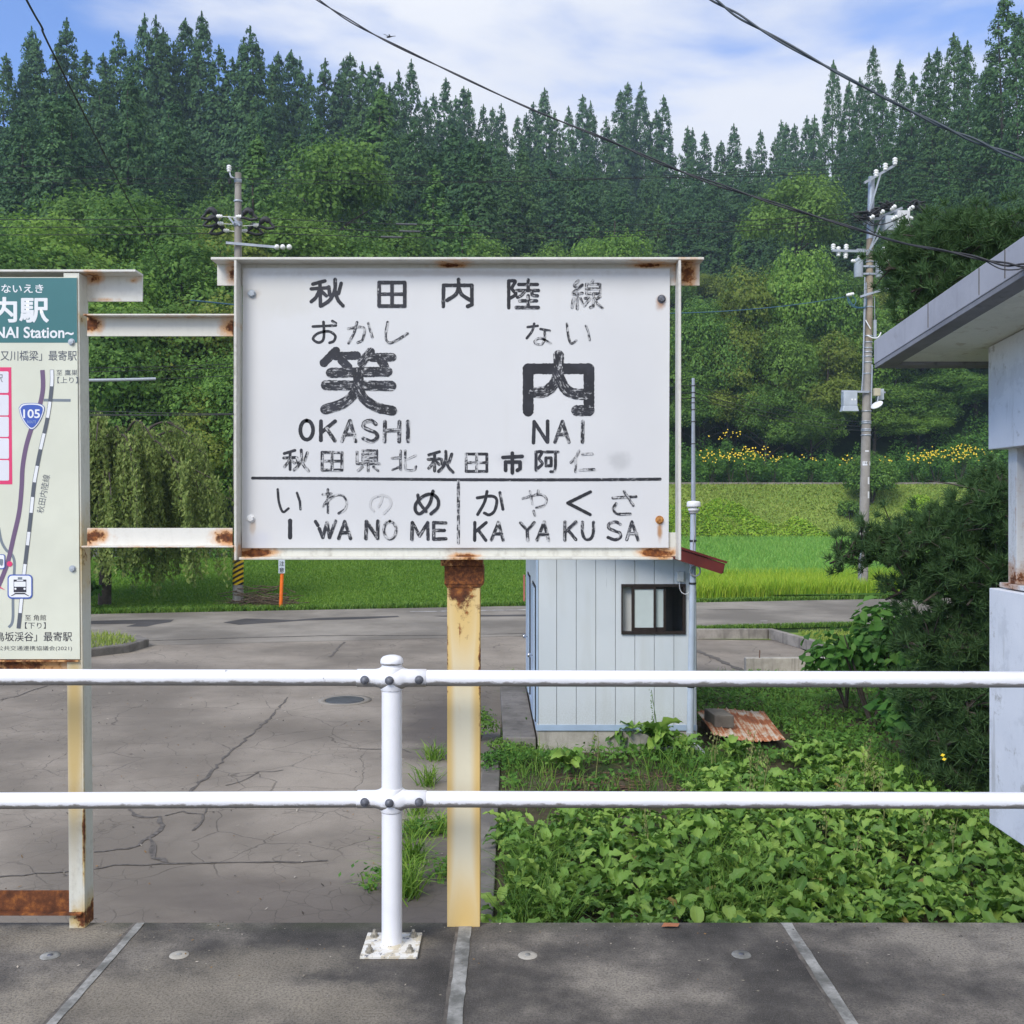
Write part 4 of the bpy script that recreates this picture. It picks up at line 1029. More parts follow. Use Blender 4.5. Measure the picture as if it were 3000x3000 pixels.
fasc = m_fascia('fascia_paint', (0.36, 0.36, 0.385), (0.42, 0.42, 0.445), (0.2, 0.19, 0.19), 0.35)
soff = m_fascia('soffit_paint', (0.70, 0.70, 0.61), (0.80, 0.80, 0.71), (0.38, 0.31, 0.2), 0.5)
wallp = m_fascia('shelter_wall_paint', (0.70, 0.72, 0.745), (0.79, 0.80, 0.815), (0.40, 0.39, 0.36), 0.75)
edge_d = m_fascia('roof_edge_dark', (0.20, 0.20, 0.215), (0.27, 0.27, 0.285), (0.10, 0.10, 0.10), 0.5)  # darker grey than the fascia, for the rim under the roof edge
X0, YE, SL = 2.085, 5.90, 0.089
def rz(Y, z): return z + SL * (YE - Y)
def slab(mb, xa, xb, ya, yb, z0, z1):
    mb.hexa([(xa, ya, rz(ya, z0)), (xb, ya, rz(ya, z0)), (xb, yb, rz(yb, z0)), (xa, yb, rz(yb, z0))],
            [(xa, ya, rz(ya, z1)), (xb, ya, rz(ya, z1)), (xb, yb, rz(yb, z1)), (xa, yb, rz(yb, z1))])
mb = MB(); slab(mb, X0, 8.0, 1.0, YE, 2.478, 2.614)
roof = mb.build("roof", fasc, t, bevel=0.004)
mb = MB(); slab(mb, X0 + .004, X0 + .10, 1.0, YE - .004, 2.453, 2.4775); slab(mb, X0 + .1005, 8.0, YE - .10, YE - .004, 2.453, 2.4775)
mb.build("drip_edge", edge_d, roof, bevel=0.002)
mb = MB(); slab(mb, X0 + .101, 7.99, 1.0, YE - .101, 2.470, 2.4775)
mb.build("soffit", soff, roof)
# expansion cracks down the fascia
mb = MB()
for y in (5.13, 4.57, 4.33): mb.hexa([(X0 - .002, y - .004, rz(y, 2.49)), (X0 - .002, y + .004, rz(y, 2.49)), (X0, y + .004, rz(y, 2.49)), (X0, y - .004, rz(y, 2.49))],
                               [(X0 - .002, y - .003, rz(y, 2.61)), (X0 - .002, y + .003, rz(y, 2.61)), (X0, y + .003, rz(y, 2.61)), (X0, y - .003, rz(y, 2.61))])
mb.build("joint_crack", M['concrete_dark'], roof)
MB().box(2.535, 7.6, 1.2, 5.44, -0.02, 1.228).build("lower_wall", wallp, t, bevel=0.004)
mb = MB(); mb.hexa([(2.53, 1.2, 1.963), (7.6, 1.2, 1.963), (7.6, 5.44, 1.963), (2.53, 5.44, 1.963)], [(2.53, 1.2, rz(1.2, 2.465)), (7.6, 1.2, rz(1.2, 2.465)), (7.6, 5.44, rz(5.44, 2.465)), (2.53, 5.44, rz(5.44, 2.465))])
mb.build("upper_wall", wallp, t, bevel=0.004)
pm = rusty('window_post_paint', (0.66, 0.67, 0.66), [((2.60, 5.30, 1.27), (.2, .2, .20), 0.85), ((2.60, 5.275, 1.6), (.2, .02, .5), 0.5)], stain=(0.42, 0.22, 0.11), amount=-0.04, grime=0.5, nsc=18)
wf = MB().box(2.595, 2.675, 5.265, 5.355, 1.262, 1.963).build("window_post", pm, t, bevel=0.002)
MB().box(2.57, 2.75, 1.2, 5.40, 1.236, 1.261).build("window_sill", pm, t, bevel=0.003)
dkp = flat('dark_window_panel', (0.055, 0.028, 0.022), 0.35, 0, 0.3, 5)
MB().box(2.640, 2.655, 1.2, 5.263, 1.262, 1.962).build("window_panel", dkp, t)
MB().box(2.70, 7.5, 5.30, 5.315, 1.23, 1.962).build("window_panel", dkp, t)
MB().box(3.2, 7.4, 1.3, 4.9, GZ - .05, -0.021).build("base", M['concrete_dark'], t)

# ------------------------------------------------------------------ toilet hut
YH = 12.8
hx = lambda px, Y=YH: (px - 1500) / 3000 * Y
hz = lambda py, Y=YH: CAM_H - (py - HORIZ) / 3000 * Y
t = empty("toilet_hut", (1.3, 14.8, GZ), "pale blue boarded hut with a brown sliding window and dark red roof", "hut")
def m_siding():
    g = G('pale_blue_siding'); P = g.pos()
    n = g.noise(P, 0.9, 4, 0.6); s = g.noise(g.scale(P, (3, 3, 0.5)), 2.2, 3, 0.5); f = g.noise(P, 55, 3, 0.6)
    c = g.mix(g.rng(n, 0.3, 0.7), (0.545, 0.585, 0.60), (0.60, 0.635, 0.645))
    c = g.mix(g.rng(s, 0.45, 0.75, 0, 0.4), c, (0.50, 0.52, 0.495))
    sc = g.rng(g.noise(g.scale(P, (30, 1, 1.2)), 1.0, 3, 0.6), 0.735, 0.75)
    c = g.mix(g.ma('MULTIPLY', sc, 0.6), c, (0.30, 0.33, 0.34))
    b = g.rng(g.sep(P, 'Z'), -1.1, -0.6, 0.35, 0)
    c = g.mix(g.ma('MULTIPLY', b, g.rng(f, 0.4, 0.6)), c, (0.42, 0.43, 0.40))
    return g.done(c, 0.45, spec=0.35, normal=g.bump(f, 0.08, 0.002))
sid = m_siding()
trim = flat('blue_trim', (0.36, 0.46, 0.58), 0.4, 0, 0.08, 4)
bronze = flat('bronze_frame', (0.040, 0.030, 0.026), 0.4, 0.3, 0.2, 20)
redm = flat('dark_red_roof', (0.125, 0.022, 0.018), 0.45, 0.1, 0.25, 3)
xl, xr = hx(1573), hx(2039)
RS = 0.315
def roof_z(x): return 0.965 + RS * (hx(2128, 12.4) - x)
zb_, YB = hz(2138), 16.8
bx = lambda Y: -0.021 * (Y - YH)           # the hut is turned a little off the platform's line
def hb(mb, xa, xb, ya, yb, z0, z1a, z1b):
    mb.hexa([(xa + bx(ya), ya, z0), (xb + bx(ya), ya, z0), (xb + bx(yb), yb, z0), (xa + bx(yb), yb, z0)],
            [(xa + bx(ya), ya, z1a), (xb + bx(ya), ya, z1b), (xb + bx(yb), yb, z1b), (xa + bx(yb), yb, z1a)])
wx0, wx1, wz0, wz1 = hx(1820), hx(2008), hz(1858), hz(1711)
mb = MB()     # boards on the front, butted with fine gaps; they stop round the window
edges = [xl + 0.018] + [hx(p) for p in (1631, 1688.3, 1745.5, 1803, 1860, 1917, 1974.5)] + [xr]
for a, b in zip(edges[:-1], edges[1:]):
    a2, b2 = a + 0.003, b - 0.003
    segs = [(a2, b2)]
    if b2 > wx0 and a2 < wx1:
        if a2 < wx0: hb(mb, a2, wx0, YH, YH + .02, zb_, roof_z(a2) - .15, roof_z(wx0) - .15)
        if b2 > wx1: hb(mb, wx1, b2, YH, YH + .02, zb_, roof_z(wx1) - .15, roof_z(b2) - .15)
        c0, c1 = max(a2, wx0), min(b2, wx1)
        hb(mb, c0, c1, YH, YH + .02, zb_, wz0, wz0)
        mb.hexa([(c0, YH, wz1), (c1, YH, wz1), (c1, YH + .02, wz1), (c0, YH + .02, wz1)], [(c0, YH, roof_z(c0) - .15), (c1, YH, roof_z(c1) - .15), (c1, YH + .02, roof_z(c1) - .15), (c0, YH + .02, roof_z(c0) - .15)])
    else: hb(mb, a2, b2, YH, YH + .02, zb_, roof_z(a2) - .15, roof_z(b2) - .15)
mb.build("front_boards", sid, t, bevel=0.0015)
mb = MB()     # shell behind the boards
hb(mb, xl + .02, wx0, YH + .021, YH + .05, zb_, roof_z(xl) - .16, roof_z(wx0) - .16); hb(mb, wx1, xr - .01, YH + .021, YH + .05, zb_, roof_z(wx1) - .16, roof_z(xr) - .16)
hb(mb, wx0, wx1, YH + .021, YH + .05, zb_, wz0 - .01, wz0 - .01)
mb.build("front_backing", M['steel_dark'], t)
mb = MB(); hb(mb, xl, xl + .018, YH + 0.0, YB, zb_, roof_z(xl) - .15, roof_z(xl) - .15); hb(mb, xr - .018, xr - .002, YH + .051, YB, zb_, roof_z(xr) - .16, roof_z(xr) - .16)
hb(mb, xl + .02, xr - .02, YB - .03, YB, zb_, roof_z(xl) - .16, roof_z(xr) - .16)
mb.build("side_wall", sid, t)
inn = flat('hut_inside', (0.62, 0.63, 0.60), 0.7, 0, 0.08, 3)
mb = MB(); hb(mb, hx(1780), xr - .03, YH + 1.5, YH + 1.53, zb_, .9, .9); hb(mb, hx(1800), hx(1853), YH + .085, YH + .10, zb_, .9, .9); hb(mb, xr - .032, xr - .02, YH + .06, YH + 1.49, zb_, .85, .85)
mb.build("inside_wall", inn, t)
mb = MB(); hb(mb, xl - .004, xr + .012, YH - .010, YH + .012, hz(2140), hz(2123.5), hz(2123.5)); hb(mb, xl - .012, xl - .002, YH + .013, YB, hz(2140), hz(2123), hz(2123))
mb.build("base_trim", trim, t)
mb = MB(); hb(mb, xl - .010, xl + .016, YH - .006, YH + .03, zb_ + .09, roof_z(xl) - .15, roof_z(xl) - .15); mb.build("corner_trim", trim, t)
mb = MB(); hb(mb, xl + .01, xr + .005, YH + .008, YB, GZ - .05, hz(2140) - .001, hz(2140) - .001)
mb.build("foundation", M['foundation'], t)
# roof: one slope, falling to the right, with a barge board along the front
rx0, rx1 = hx(1400), hx(2128, 12.4)
mb = MB()
mb.prism([(rx0, roof_z(rx0) - .02), (rx1, roof_z(rx1) - .02), (rx1 + .012, roof_z(rx1) + .004), (rx0, roof_z(rx0) + .012)], 12.38, YB + .35)
roof = mb.build("roof", redm, t)
MB().prism([(rx0, roof_z(rx0) - .165), (rx1 - .055, roof_z(rx1) - .165 + .017), (rx1 - .012, roof_z(rx1) - .024), (rx0, roof_z(rx0) - .021)], 12.40, 12.43).build("barge_board", redm, roof)
MB().prism([(rx1 - .05, roof_z(rx1) - .14), (rx1 - .03, roof_z(rx1) - .14), (rx1 - .012, roof_z(rx1) - .03), (rx1 - .04, roof_z(rx1) - .03)], 12.431, YB + .3).build("eave_board", redm, roof)
MB().prism([(rx0 + .02, roof_z(rx0) - .06), (rx1 - .06, roof_z(rx1) - .06), (rx1 - .06, roof_z(rx1) - .04), (rx0 + .02, roof_z(rx0) - .04)], 12.432, YB + .3).build("roof_lining", inn, roof)
# sliding window: both sashes pushed to the middle
win = MB()
f = .034
for a, b, c, d in ((wx0, wx1, wz1 - f, wz1), (wx0, wx1, wz0, wz0 + f), (wx0, wx0 + .016, wz0 + f, wz1 - f), (wx1 - f, wx1, wz0 + f, wz1 - f)):
    win.box(a, b, YH - .025, YH + .07, c, d)
win = win.build("window", bronze, t, bevel=0.002)
glass = flat('frosted_pane', (0.52, 0.58, 0.56), 0.25, 0, 0.06, 3, 0.5)
glass2 = flat('rear_frosted_pane', (0.46, 0.53, 0.52), 0.25, 0, 0.06, 3, 0.5)
for pa, pb, dy, gl in ((1850, 1921, .0, glass), (1913, 1951, .035, glass2)):
    a, b = hx(pa), hx(pb); s = .036
    mb = MB()
    for q in ((a, b, wz0 + f + .001, wz0 + f + .05), (a, b, wz1 - f - .03, wz1 - f - .001), (a, a + s, wz0 + f + .05, wz1 - f - .03), (b - s * .8, b, wz0 + f + .05, wz1 - f - .03)):
        mb.box(q[0], q[1], YH - .018 + dy, YH + .012 + dy, q[2], q[3])
    sa = mb.build("sash", bronze, win, bevel=0.001)
    MB().box(a + s, b - s * .8, YH - .006 + dy, YH + .0 + dy, wz0 + f + .05, wz1 - f - .03).build("pane", gl, sa)
# doors on the step side
dm = flat('hut_door_paint', (0.40, 0.50, 0.62), 0.4, 0, 0.08, 3)
chrome = flat('chrome', (0.6, 0.6, 0.62), 0.15, 0.9, 0.05, 5)
gapm = flat('door_gap', (0.012, 0.011, 0.014), 0.6)  # near-black: the shade in the gap round each door, put into the colour
for ya, yb in ((13.05, 13.85), (14.9, 15.7)):
    xx = xl + bx(ya)
    fr = MB().hexa([(xx - .014, ya - .09, hz(2123)), (xx, ya - .09, hz(2123)), (xx - .018, yb + .09, hz(2123)), (xx - .030, yb + .09, hz(2123))],
                   [(xx - .014, ya - .09, .62), (xx, ya - .09, .62), (xx - .018, yb + .09, .62), (xx - .030, yb + .09, .62)])
    dr = fr.build("dark_door_gap", gapm, t)
    MB().hexa([(xx - .036, ya, hz(2120)), (xx - .015, ya, hz(2120)), (xx - .031, yb, hz(2120)), (xx - .052, yb, hz(2120))],
              [(xx - .036, ya, .59), (xx - .015, ya, .59), (xx - .031, yb, .59), (xx - .052, yb, .59)]).build("door", dm, dr)
    zh = -0.27
    MB().lathe([(0.012, 0), (0.012, 0.03), (0.028, 0.035), (0.030, 0.06), (0.022, 0.072), (0, 0.073)], (xx - .036, ya + .07, zh), (-1, 0, 0), 16).build("handle", chrome, dr)
sgn = MB().box(xl + bx(15.9) - .07, xl + bx(15.9) - .045, 15.9, 16.1, .15, .55).build("door_plate", flat('pinkish_plate', (0.5, 0.16, 0.12), 0.5), t)
# meter box and cable on the front
bxx = MB().box(hx(1983), hx(2002), YH - .05, YH - .001, hz(1703), hz(1674)).build("junction_box", M['beige'] if False else flat('box_cream', (0.62, 0.62, 0.57), 0.5), t, bevel=0.004)
MB().tube(catmull([(hx(1989), YH - .03, hz(1703)), (hx(1990), YH - .035, hz(1722)), (hx(1996), YH - .045, hz(1735)), (hx(2008), YH - .06, hz(1739)), (hx(2019), YH - .08, hz(1727)), (hx(2021), YH - .10, hz(1700)), (hx(2017), YH - .12, hz(1678))], 6), .005, 6).build("cable", M['plate_white'], bxx)
# concrete step along the doors
st = MB(); st.hexa([(xl - .42, 12.78, GZ - .05), (xl - .012, 12.78, GZ - .05), (xl - .10, 16.6, GZ - .05), (xl - .50, 16.6, GZ - .05)], [(xl - .42, 12.78, GZ + .20), (xl - .012, 12.78, GZ + .20), (xl - .10, 16.6, GZ + .20), (xl - .50, 16.6, GZ + .20)])
tag(st.build("concrete_step", M['concrete_dark'], bevel=0.012), "long low concrete step beside the doors of the blue hut", "step")

# vent stack in front of the hut's right corner
YV = 12.62
vx, vz = lambda px: (px - 1500) / 3000 * YV, lambda py: CAM_H - (py - HORIZ) / 3000 * YV
t = empty("vent_pipe", (vx(2022), YV, GZ), "grey-blue vent pipe with a white mushroom cap beside the hut window", "pipe")
pv = flat('pipe_paint', (0.43, 0.49, 0.56), 0.4, 0, 0.1, 3); pv2 = flat('elbow_tape', (0.40, 0.42, 0.43), 0.5, 0, 0.35, 14)
MB().tube([(vx(2031), YV, vz(1500)), (vx(2029), YV, vz(1700)), (vx(2025), YV, vz(1965)), (vx(2021.5), YV, vz(2150))], [.036, .037, .042, .043], 16).build("pipe", pv, t)
MB().tube(catmull([(vx(2021.5), YV, vz(2145)), (vx(2021), YV, vz(2168)), (vx(2030), YV - .02, vz(2184)), (vx(2048), YV - .10, vz(2199)), (vx(2056), YV - .14, vz(2207))], 6), .050, 16).build("elbow", pv2, t)
cp = MB().lathe([(.052, -.150), (.056, -.148), (.056, -.128), (.062, -.126), (.070, -.106), (.070, -.092), (.040, -.091), (.040, -.076), (.083, -.075), (.085, -.058), (.084, -.02), (.074, -.005), (.05, 0.0), (0, 0.003)], (vx(2032), YV, vz(1468)), n=24)
cp.build("cap", M['plate_white'], t)
mb = MB()
for py, px in ((1584, 2030.5), (1709, 2029), (1622, 2030), (2011, 2024)): mb.lathe([(.043, -.012), (.047, -.011), (.047, .011), (.043, .012)], (vx(px), YV, vz(py)), n=16)
mb.build("strap", M['rubber'], t)
mb = MB()
for r_, dy in ((.068, .0), (.060, .008), (.064, -.01)):
    mb.tube([(vx(2034) + r_ * math.cos(a), YV - .055 + dy, vz(1672) + r_ * math.sin(a)) for a in np.linspace(0, 2 * math.pi, 25)], .006, 6)
mb.tube(catmull([(vx(2030), YV - .045, vz(1510)), (vx(2033), YV - .045, vz(1560)), (vx(2028), YV - .045, vz(1600)), (vx(2030), YV - .05, vz(1650))], 5), .005, 6)
mb.build("coiled_cable", flat('cable_grey', (0.45, 0.44, 0.42), 0.5), t)
MB().tube([(vx(2040), YV + .02, vz(2000)), (vx(2041), YV + .02, vz(2180))], .006, 6).build("earth_wire", M['steel_grey'], t)

# slim steel mast behind the hut
YM = 17.4
t = empty("steel_mast", ((2031 - 1500) / 3000 * YM, YM, GZ), "slim pale steel mast rising behind the vent pipe and hut", "mast")
mx = (2031 - 1500) / 3000 * YM; ztop = CAM_H - (1108 - HORIZ) / 3000 * YM
MB().tube([(mx, YM, GZ), (mx, YM, 1.7), (mx, YM, ztop)], [.062, .038, .027], 14).build("tube", M['steel_grey'], t)
mb = MB()
for k, py in enumerate((1130, 1150, 1165, 1180, 1200, 1235, 1300)):
    z = CAM_H - (py - HORIZ) / 3000 * YM
    mb.tube([(mx - .05, YM - .02, z), (mx + .05, YM - .02, z + .01)], .006, 6); mb.lathe([(.030, -.01), (.036, -.009), (.036, .009), (.03, .01)], (mx, YM, z), n=12)
mb.build("step_clamps", M['steel_dark'], t)

# ------------------------------------------------------------------ low walls of the old foundation, sheet iron, block
def wall_run(mb, pts, h, th):
    for a, b in zip(pts[:-1], pts[1:]):
        a, b = Vector(a), Vector(b); d = (b - a).normalized(); n = Vector((-d.y, d.x, 0)) * th
        mb.hexa([a, b, b + n, a + n], [a + Vector((0, 0, h)), b + Vector((0, 0, h)), b + n + Vector((0, 0, h)), a + n + Vector((0, 0, h))])
mb = MB(); wall_run(mb, [(2.3, 23.45, GZ), (5.86, 23.45, GZ)], .235, .14); wall_run(mb, [(6.75, 19.4, GZ), (5.862, 23.59, GZ)], .235, -.14)
tag(mb.build("low_wall", M['concrete'], bevel=.01), "low weathered concrete kerb wall turning a corner behind the blue hut", "wall")
t = empty("concrete_beam", (5.4, 18.9, GZ), "brownish concrete beam with two rusty rods lying in the weeds", "beam")
MB().box(4.32, 6.75, 18.9, 19.08, GZ - .05, GZ + .26).build("beam", M['foundation'], t, bevel=.012)
mb = MB()
for px in (2225, 2483): 
    x = (px - 1500) / 3000 * 18.95; mb.tube([(x, 18.95, GZ + .2), (x + .006, 18.95, GZ + .40)], .010, 8)
mb.build("rod", flat('rusty_rod', (0.13, 0.06, 0.035), 0.8), t)
strip_px("gutter", [(2038, 1905), (2090, 1925), (2180, 1967)], 0.16, M['tar'], GZ + .008, 0.015, 21)
def m_corr():
    g = G('rusty_corrugated_iron'); uv = g.uv(); P = g.pos()
    n = g.noise(P, 3.4, 6, 0.65); n2 = g.noise(g.scale(uv, (24, 2.0, 1)), 1, 4, 0.6)
    k = g.ma('ADD', g.ma('MULTIPLY', n, 0.55), g.ma('MULTIPLY', n2, 0.45))
    c = g.ramp(k, [(0.40, (0.52, 0.48, 0.42)), (0.46, (0.46, 0.32, 0.22)), (0.52, (0.34, 0.12, 0.05)), (0.66, (0.16, 0.055, 0.03))])
    return g.done(c, 0.8, spec=0.25)
q = [W(2042, 2086, 14.3), W(2238, 2078, 14.5), W(2302, 2172, 12.75), W(2090, 2160, 12.9)]
nu_, nv_ = 97, 8; V, UV = [], []
for j in range(nv_):
    for i in range(nu_):
        u, v = i / (nu_ - 1), j / (nv_ - 1)
        p = (q[0] * (1 - u) + q[1] * u) * (1 - v) + (q[3] * (1 - u) + q[2] * u) * v
        ph = (u * 8.0) % 1.0
        p = p + Vector((0, 0, 0.020 * max(0, 1 - abs(ph - .5) / .16) + 0.03 * math.sin(u * 5 + v * 2)))
        V.append(tuple(p)); UV.append((u, v))
F = [(j * nu_ + i, j * nu_ + i + 1, (j + 1) * nu_ + i + 1, (j + 1) * nu_ + i) for j in range(nv_ - 1) for i in range(nu_ - 1)]
o = np_obj("corrugated_sheet", np.array(V), np.array(F), m_corr())
ul = o.data.uv_layers.new(name="UVMap"); ul.data.foreach_set('uv', np.array([UV[i] for f in F for i in f], dtype=np.float32).ravel())
sm_ = o.modifiers.new("thickness", 'SOLIDIFY'); sm_.thickness = 0.004
tag(o, "rust-streaked corrugated iron sheet lying in the weeds by the hut", "metal sheet")
mb = MB(); a = W(2093, 2132, 13.3)
mb.hexa([a, a + Vector((.25, -.03, 0)), a + Vector((.20, .42, .0)), a + Vector((-.05, .45, .0))], [p + Vector((0, 0, .165)) for p in (a, a + Vector((.25, -.03, 0)), a + Vector((.20, .42, 0)), a + Vector((-.05, .45, 0)))])
tag(mb.build("concrete_block", M['concrete_dark'], bevel=.012), "mossy concrete block weighing down the corrugated sheet", "block")
MB_p = MB().box(q[3].x + .1, q[2].x - .05, 12.9, 14.3, GZ - .02, q[2].z - .06)
tag(MB_p.build("timber_packing", flat('old_timber', (0.10, 0.075, 0.05), 0.9, var=0.4)), "old dark timber showing under the front edge of the corrugated sheet", "timber")
mb = MB(); a = GP(1415, 2690); b = GP(1430, 2500)
mb.hexa([(-.34, 7.2, GZ - .05), (-.14, 7.2, GZ - .05), (-.14, 12.4, GZ - .05), (-.34, 12.4, GZ - .05)], [(-.34, 7.2, GZ + .05), (-.14, 7.2, GZ + .05), (-.14, 12.4, GZ + .045), (-.34, 12.4, GZ + .045)])
tag(mb.build("kerb_edging", M['concrete_dark'], bevel=.01), "crumbling concrete kerb edging between the car park and the weeds", "kerb")
# planted kerb island at the left
t = empty("kerb_island", (-9.5, 21.8, GZ), "low mossy kerb island with clipped grass at the car park entrance", "kerb")
mb = MB()
pl = [(-14, 20.4), (-9.6, 20.3), (-8.6, 20.7), (-8.0, 21.4), (-7.9, 22.3), (-8.3, 22.9), (-14, 22.4)]
mb.add([(x, y, GZ - .05) for x, y in pl] + [(x, y, GZ + .17) for x, y in pl], [tuple(range(7, 14))] + [(i, (i + 1) % 7, 7 + (i + 1) % 7, 7 + i) for i in range(7)])
mb.build("kerb", M['concrete_dark'], t, bevel=.03)
rg = np.random.default_rng(5); n = 5200
x = rg.uniform(-13, -7.85, n); y = rg.uniform(20.2, 23.0, n); k = (x < -8.05 - .6 * np.abs(y - 21.8) ** 1.4) ; x, y = x[k], y[k]; n = len(x)
hgt = rg.uniform(.05, .16, n); a = rg.uniform(0, 6.28, n); ln = rg.normal(0, .05, (n, 2))
P0 = np.stack([x, y, np.full(n, GZ + .165)], 1); w_ = .012
Q = np.stack([P0 + np.stack([np.cos(a) * w_, np.sin(a) * w_, 0 * a], 1), P0 - np.stack([np.cos(a) * w_, np.sin(a) * w_, 0 * a], 1), P0 + np.stack([ln[:, 0], ln[:, 1], hgt], 1)], 1)
np_obj("grass", Q.reshape(-1, 3), np.arange(n * 3).reshape(-1, 3), M['bank_grass'], t)

# orange snow marker post with a caution plate
Yk = 30.4
t = empty("marker_post", W(824, 1782, Yk), "orange roadside marker post with a grey caution plate", "marker")
kx = (824 - 1500) / 3000 * Yk
MB().tube([(kx - .02, Yk, GZ - .05), (kx + .04, Yk, CAM_H - (1640 - HORIZ) / 3000 * Yk)], .052, 14).build("post", M['orange'], t)
kz = lambda py: CAM_H - (py - HORIZ) / 3000 * Yk
pl_ = MB().box(kx - .065, kx + .125, Yk - .075, Yk - .06, kz(1679), kz(1625)).build("plate", flat('grey_plate', (0.50, 0.56, 0.60), 0.5), t)
wd_ = lambda x, y: (x, Yk - .078, y)
o = text_on("lettering", "注", (kx - .045, 0, kx + .105, .15), M['ink'], lambda x, y: (x, Yk - .078, kz(1660) + .02 + (.15 - y)), pl_, 0.01)
o = text_on("lettering", "意", (kx - .045, 0, kx + .105, .15), M['ink'], lambda x, y: (x, Yk - .078, kz(1677) + (.15 - y)), pl_, 0.01)

# ------------------------------------------------------------------ utility poles
def insulator(mb, p, ax, s=1.0):
    mb.lathe([(.02 * s, -.10 * s), (.045 * s, -.09 * s), (.055 * s, -.055 * s), (.03 * s, -.045 * s), (.06 * s, -.03 * s), (.065 * s, .0), (.035 * s, .012 * s), (.06 * s, .03 * s), (.058 * s, .06 * s), (.025 * s, .085 * s), (0, .09 * s)], p, ax, 12)
YL_ = 31.4
lxp = lambda px, Y=YL_: (px - 1500) / 3000 * Y
lzp = lambda py, Y=YL_: CAM_H - (py - HORIZ) / 3000 * Y
t = empty("utility_pole", (lxp(697.5), YL_, GZ), "concrete utility pole behind the station sign, with black-capped insulators and a striped band", "utility pole")
cx = lxp(697.5)
MB().tube([(cx, YL_, GZ - .1), (cx, YL_, lzp(1000)), (cx, YL_, lzp(507))], [.162, .132, .098], 20).build("shaft", M['pole_conc'], t)
def m_stripe():
    g = G('hazard_stripes'); P = g.pos()
    v = g.ma('ADD', g.ma('MULTIPLY', g.sep(P, 'Z'), 1.0), g.ma('MULTIPLY', g.sep(P, 'X'), -0.55))
    k = g.ma('GREATER_THAN', g.ma('FRACT', g.ma('MULTIPLY', v, 6.6)), 0.5)
    return g.done(g.mix(k, (0.72, 0.46, 0.015), (0.02, 0.02, 0.022)), 0.45)
MB().lathe([(.163, lzp(1713)), (.166, lzp(1713) + .005), (.166, lzp(1600)), (.163, lzp(1599))], (cx, YL_, 0), n=24).build("hazard_band", m_stripe(), t)
top = MB(); top.lathe([(.105, -.06), (.112, -.05), (.112, .05), (.105, .06)], (cx, YL_, lzp(530)), n=16); top.beam((cx, YL_ - .1, lzp(531)), (lxp(680), YL_ - .15, lzp(522)), .05, .05); top.beam((lxp(681), YL_ - .15, lzp(524)), (lxp(675), YL_ - .15, lzp(503)), .04, .04)
tb = top.build("top_bracket", M['steel_grey'], t)
mb = MB(); insulator(mb, (lxp(675), YL_ - .15, lzp(498)), (0, 0, 1), 1.2); mb.build("insulator", M['porcelain'], tb)
mb = MB(); insulator(mb, (lxp(677), YL_ - .15, lzp(536)), (0, 0, 1), 0.9); mb.build("insulator", M['rubber'], tb)
arms = MB()
arms.lathe([(.125, -.07), (.132, -.06), (.132, .06), (.125, .07)], (cx, YL_, lzp(657)), n=16); arms.beam((cx - .1, YL_ - .15, lzp(640)), (cx + .1, YL_ - .14, lzp(665)), .06, .06); arms.beam((lxp(672), YL_ - .1, lzp(637)), (lxp(690), YL_ - .16, lzp(660)), .05, .05)
arms.lathe([(.125, -.03), (.132, -.02), (.132, .02), (.125, .03)], (cx, YL_, lzp(590)), n=16)
ar = arms.build("strain_bracket", M['steel_grey'], t)
def dead_end(px, py, sg, px2, py2, Y):
    mb = MB(); p = Vector((lxp(px, Y), Y, lzp(py, Y)))
    insulator(mb, p, (sg, 0, 0), 1.05); mb.tube([p, (lxp(697, Y), Y, lzp(py + 3, Y))], .012, 6); mb.build("insulator", M['porcelain'], ar)
    c = Vector((lxp(px2, Y), Y, lzp(py2, Y)))
    mb = MB(); r = random.Random(px)
    mb.tube(catmull([p + Vector((sg * .08, 0, 0)), c + Vector((-sg * .1, 0, .12)), c + Vector((0, 0, .17)), c + Vector((sg * .13, 0, .06)), c + Vector((sg * .28, 0, -.10))], 5), [.05] * 3 + [.085] * 12 + [.04] * 6, 8)
    mb.tube(catmull([p + Vector((sg * .05, 0, -.03)), c + Vector((-sg * .1, -.03, -.08)), c + Vector((sg * .05, 0, -.12)), c + Vector((sg * .25, 0, -.10))], 5), .045, 8)
    mb.build("cover", M['rubber'], ar)
for a in ((642, 634, -1, 617, 630, YL_ - .3), (645, 655, -1, 622, 652, YL_), (662, 676, -1, 640, 675, YL_ + .3), (701, 635, 1, 728, 632, YL_ - .3), (752, 660, 1, 778, 658, YL_), (719, 677, 1, 745, 676, YL_ + .3)): dead_end(*a)
mb = MB(); mb.beam((lxp(668), YL_ - .22, lzp(717)), (lxp(815), YL_ - .05, lzp(726)), .075, .075); ca = mb.build("cross_arm", M['steel_grey'], t)
for px in (814, 831, 850):
    mb = MB(); insulator(mb, (lxp(px), YL_ - .12, lzp(727)), (0.2, -1, 0), 1.25); mb.build("insulator", M['porcelain'], ca)
for py, px in ((905, 681), (935, 682), (1100, 682), (1135, 681)):
    pass

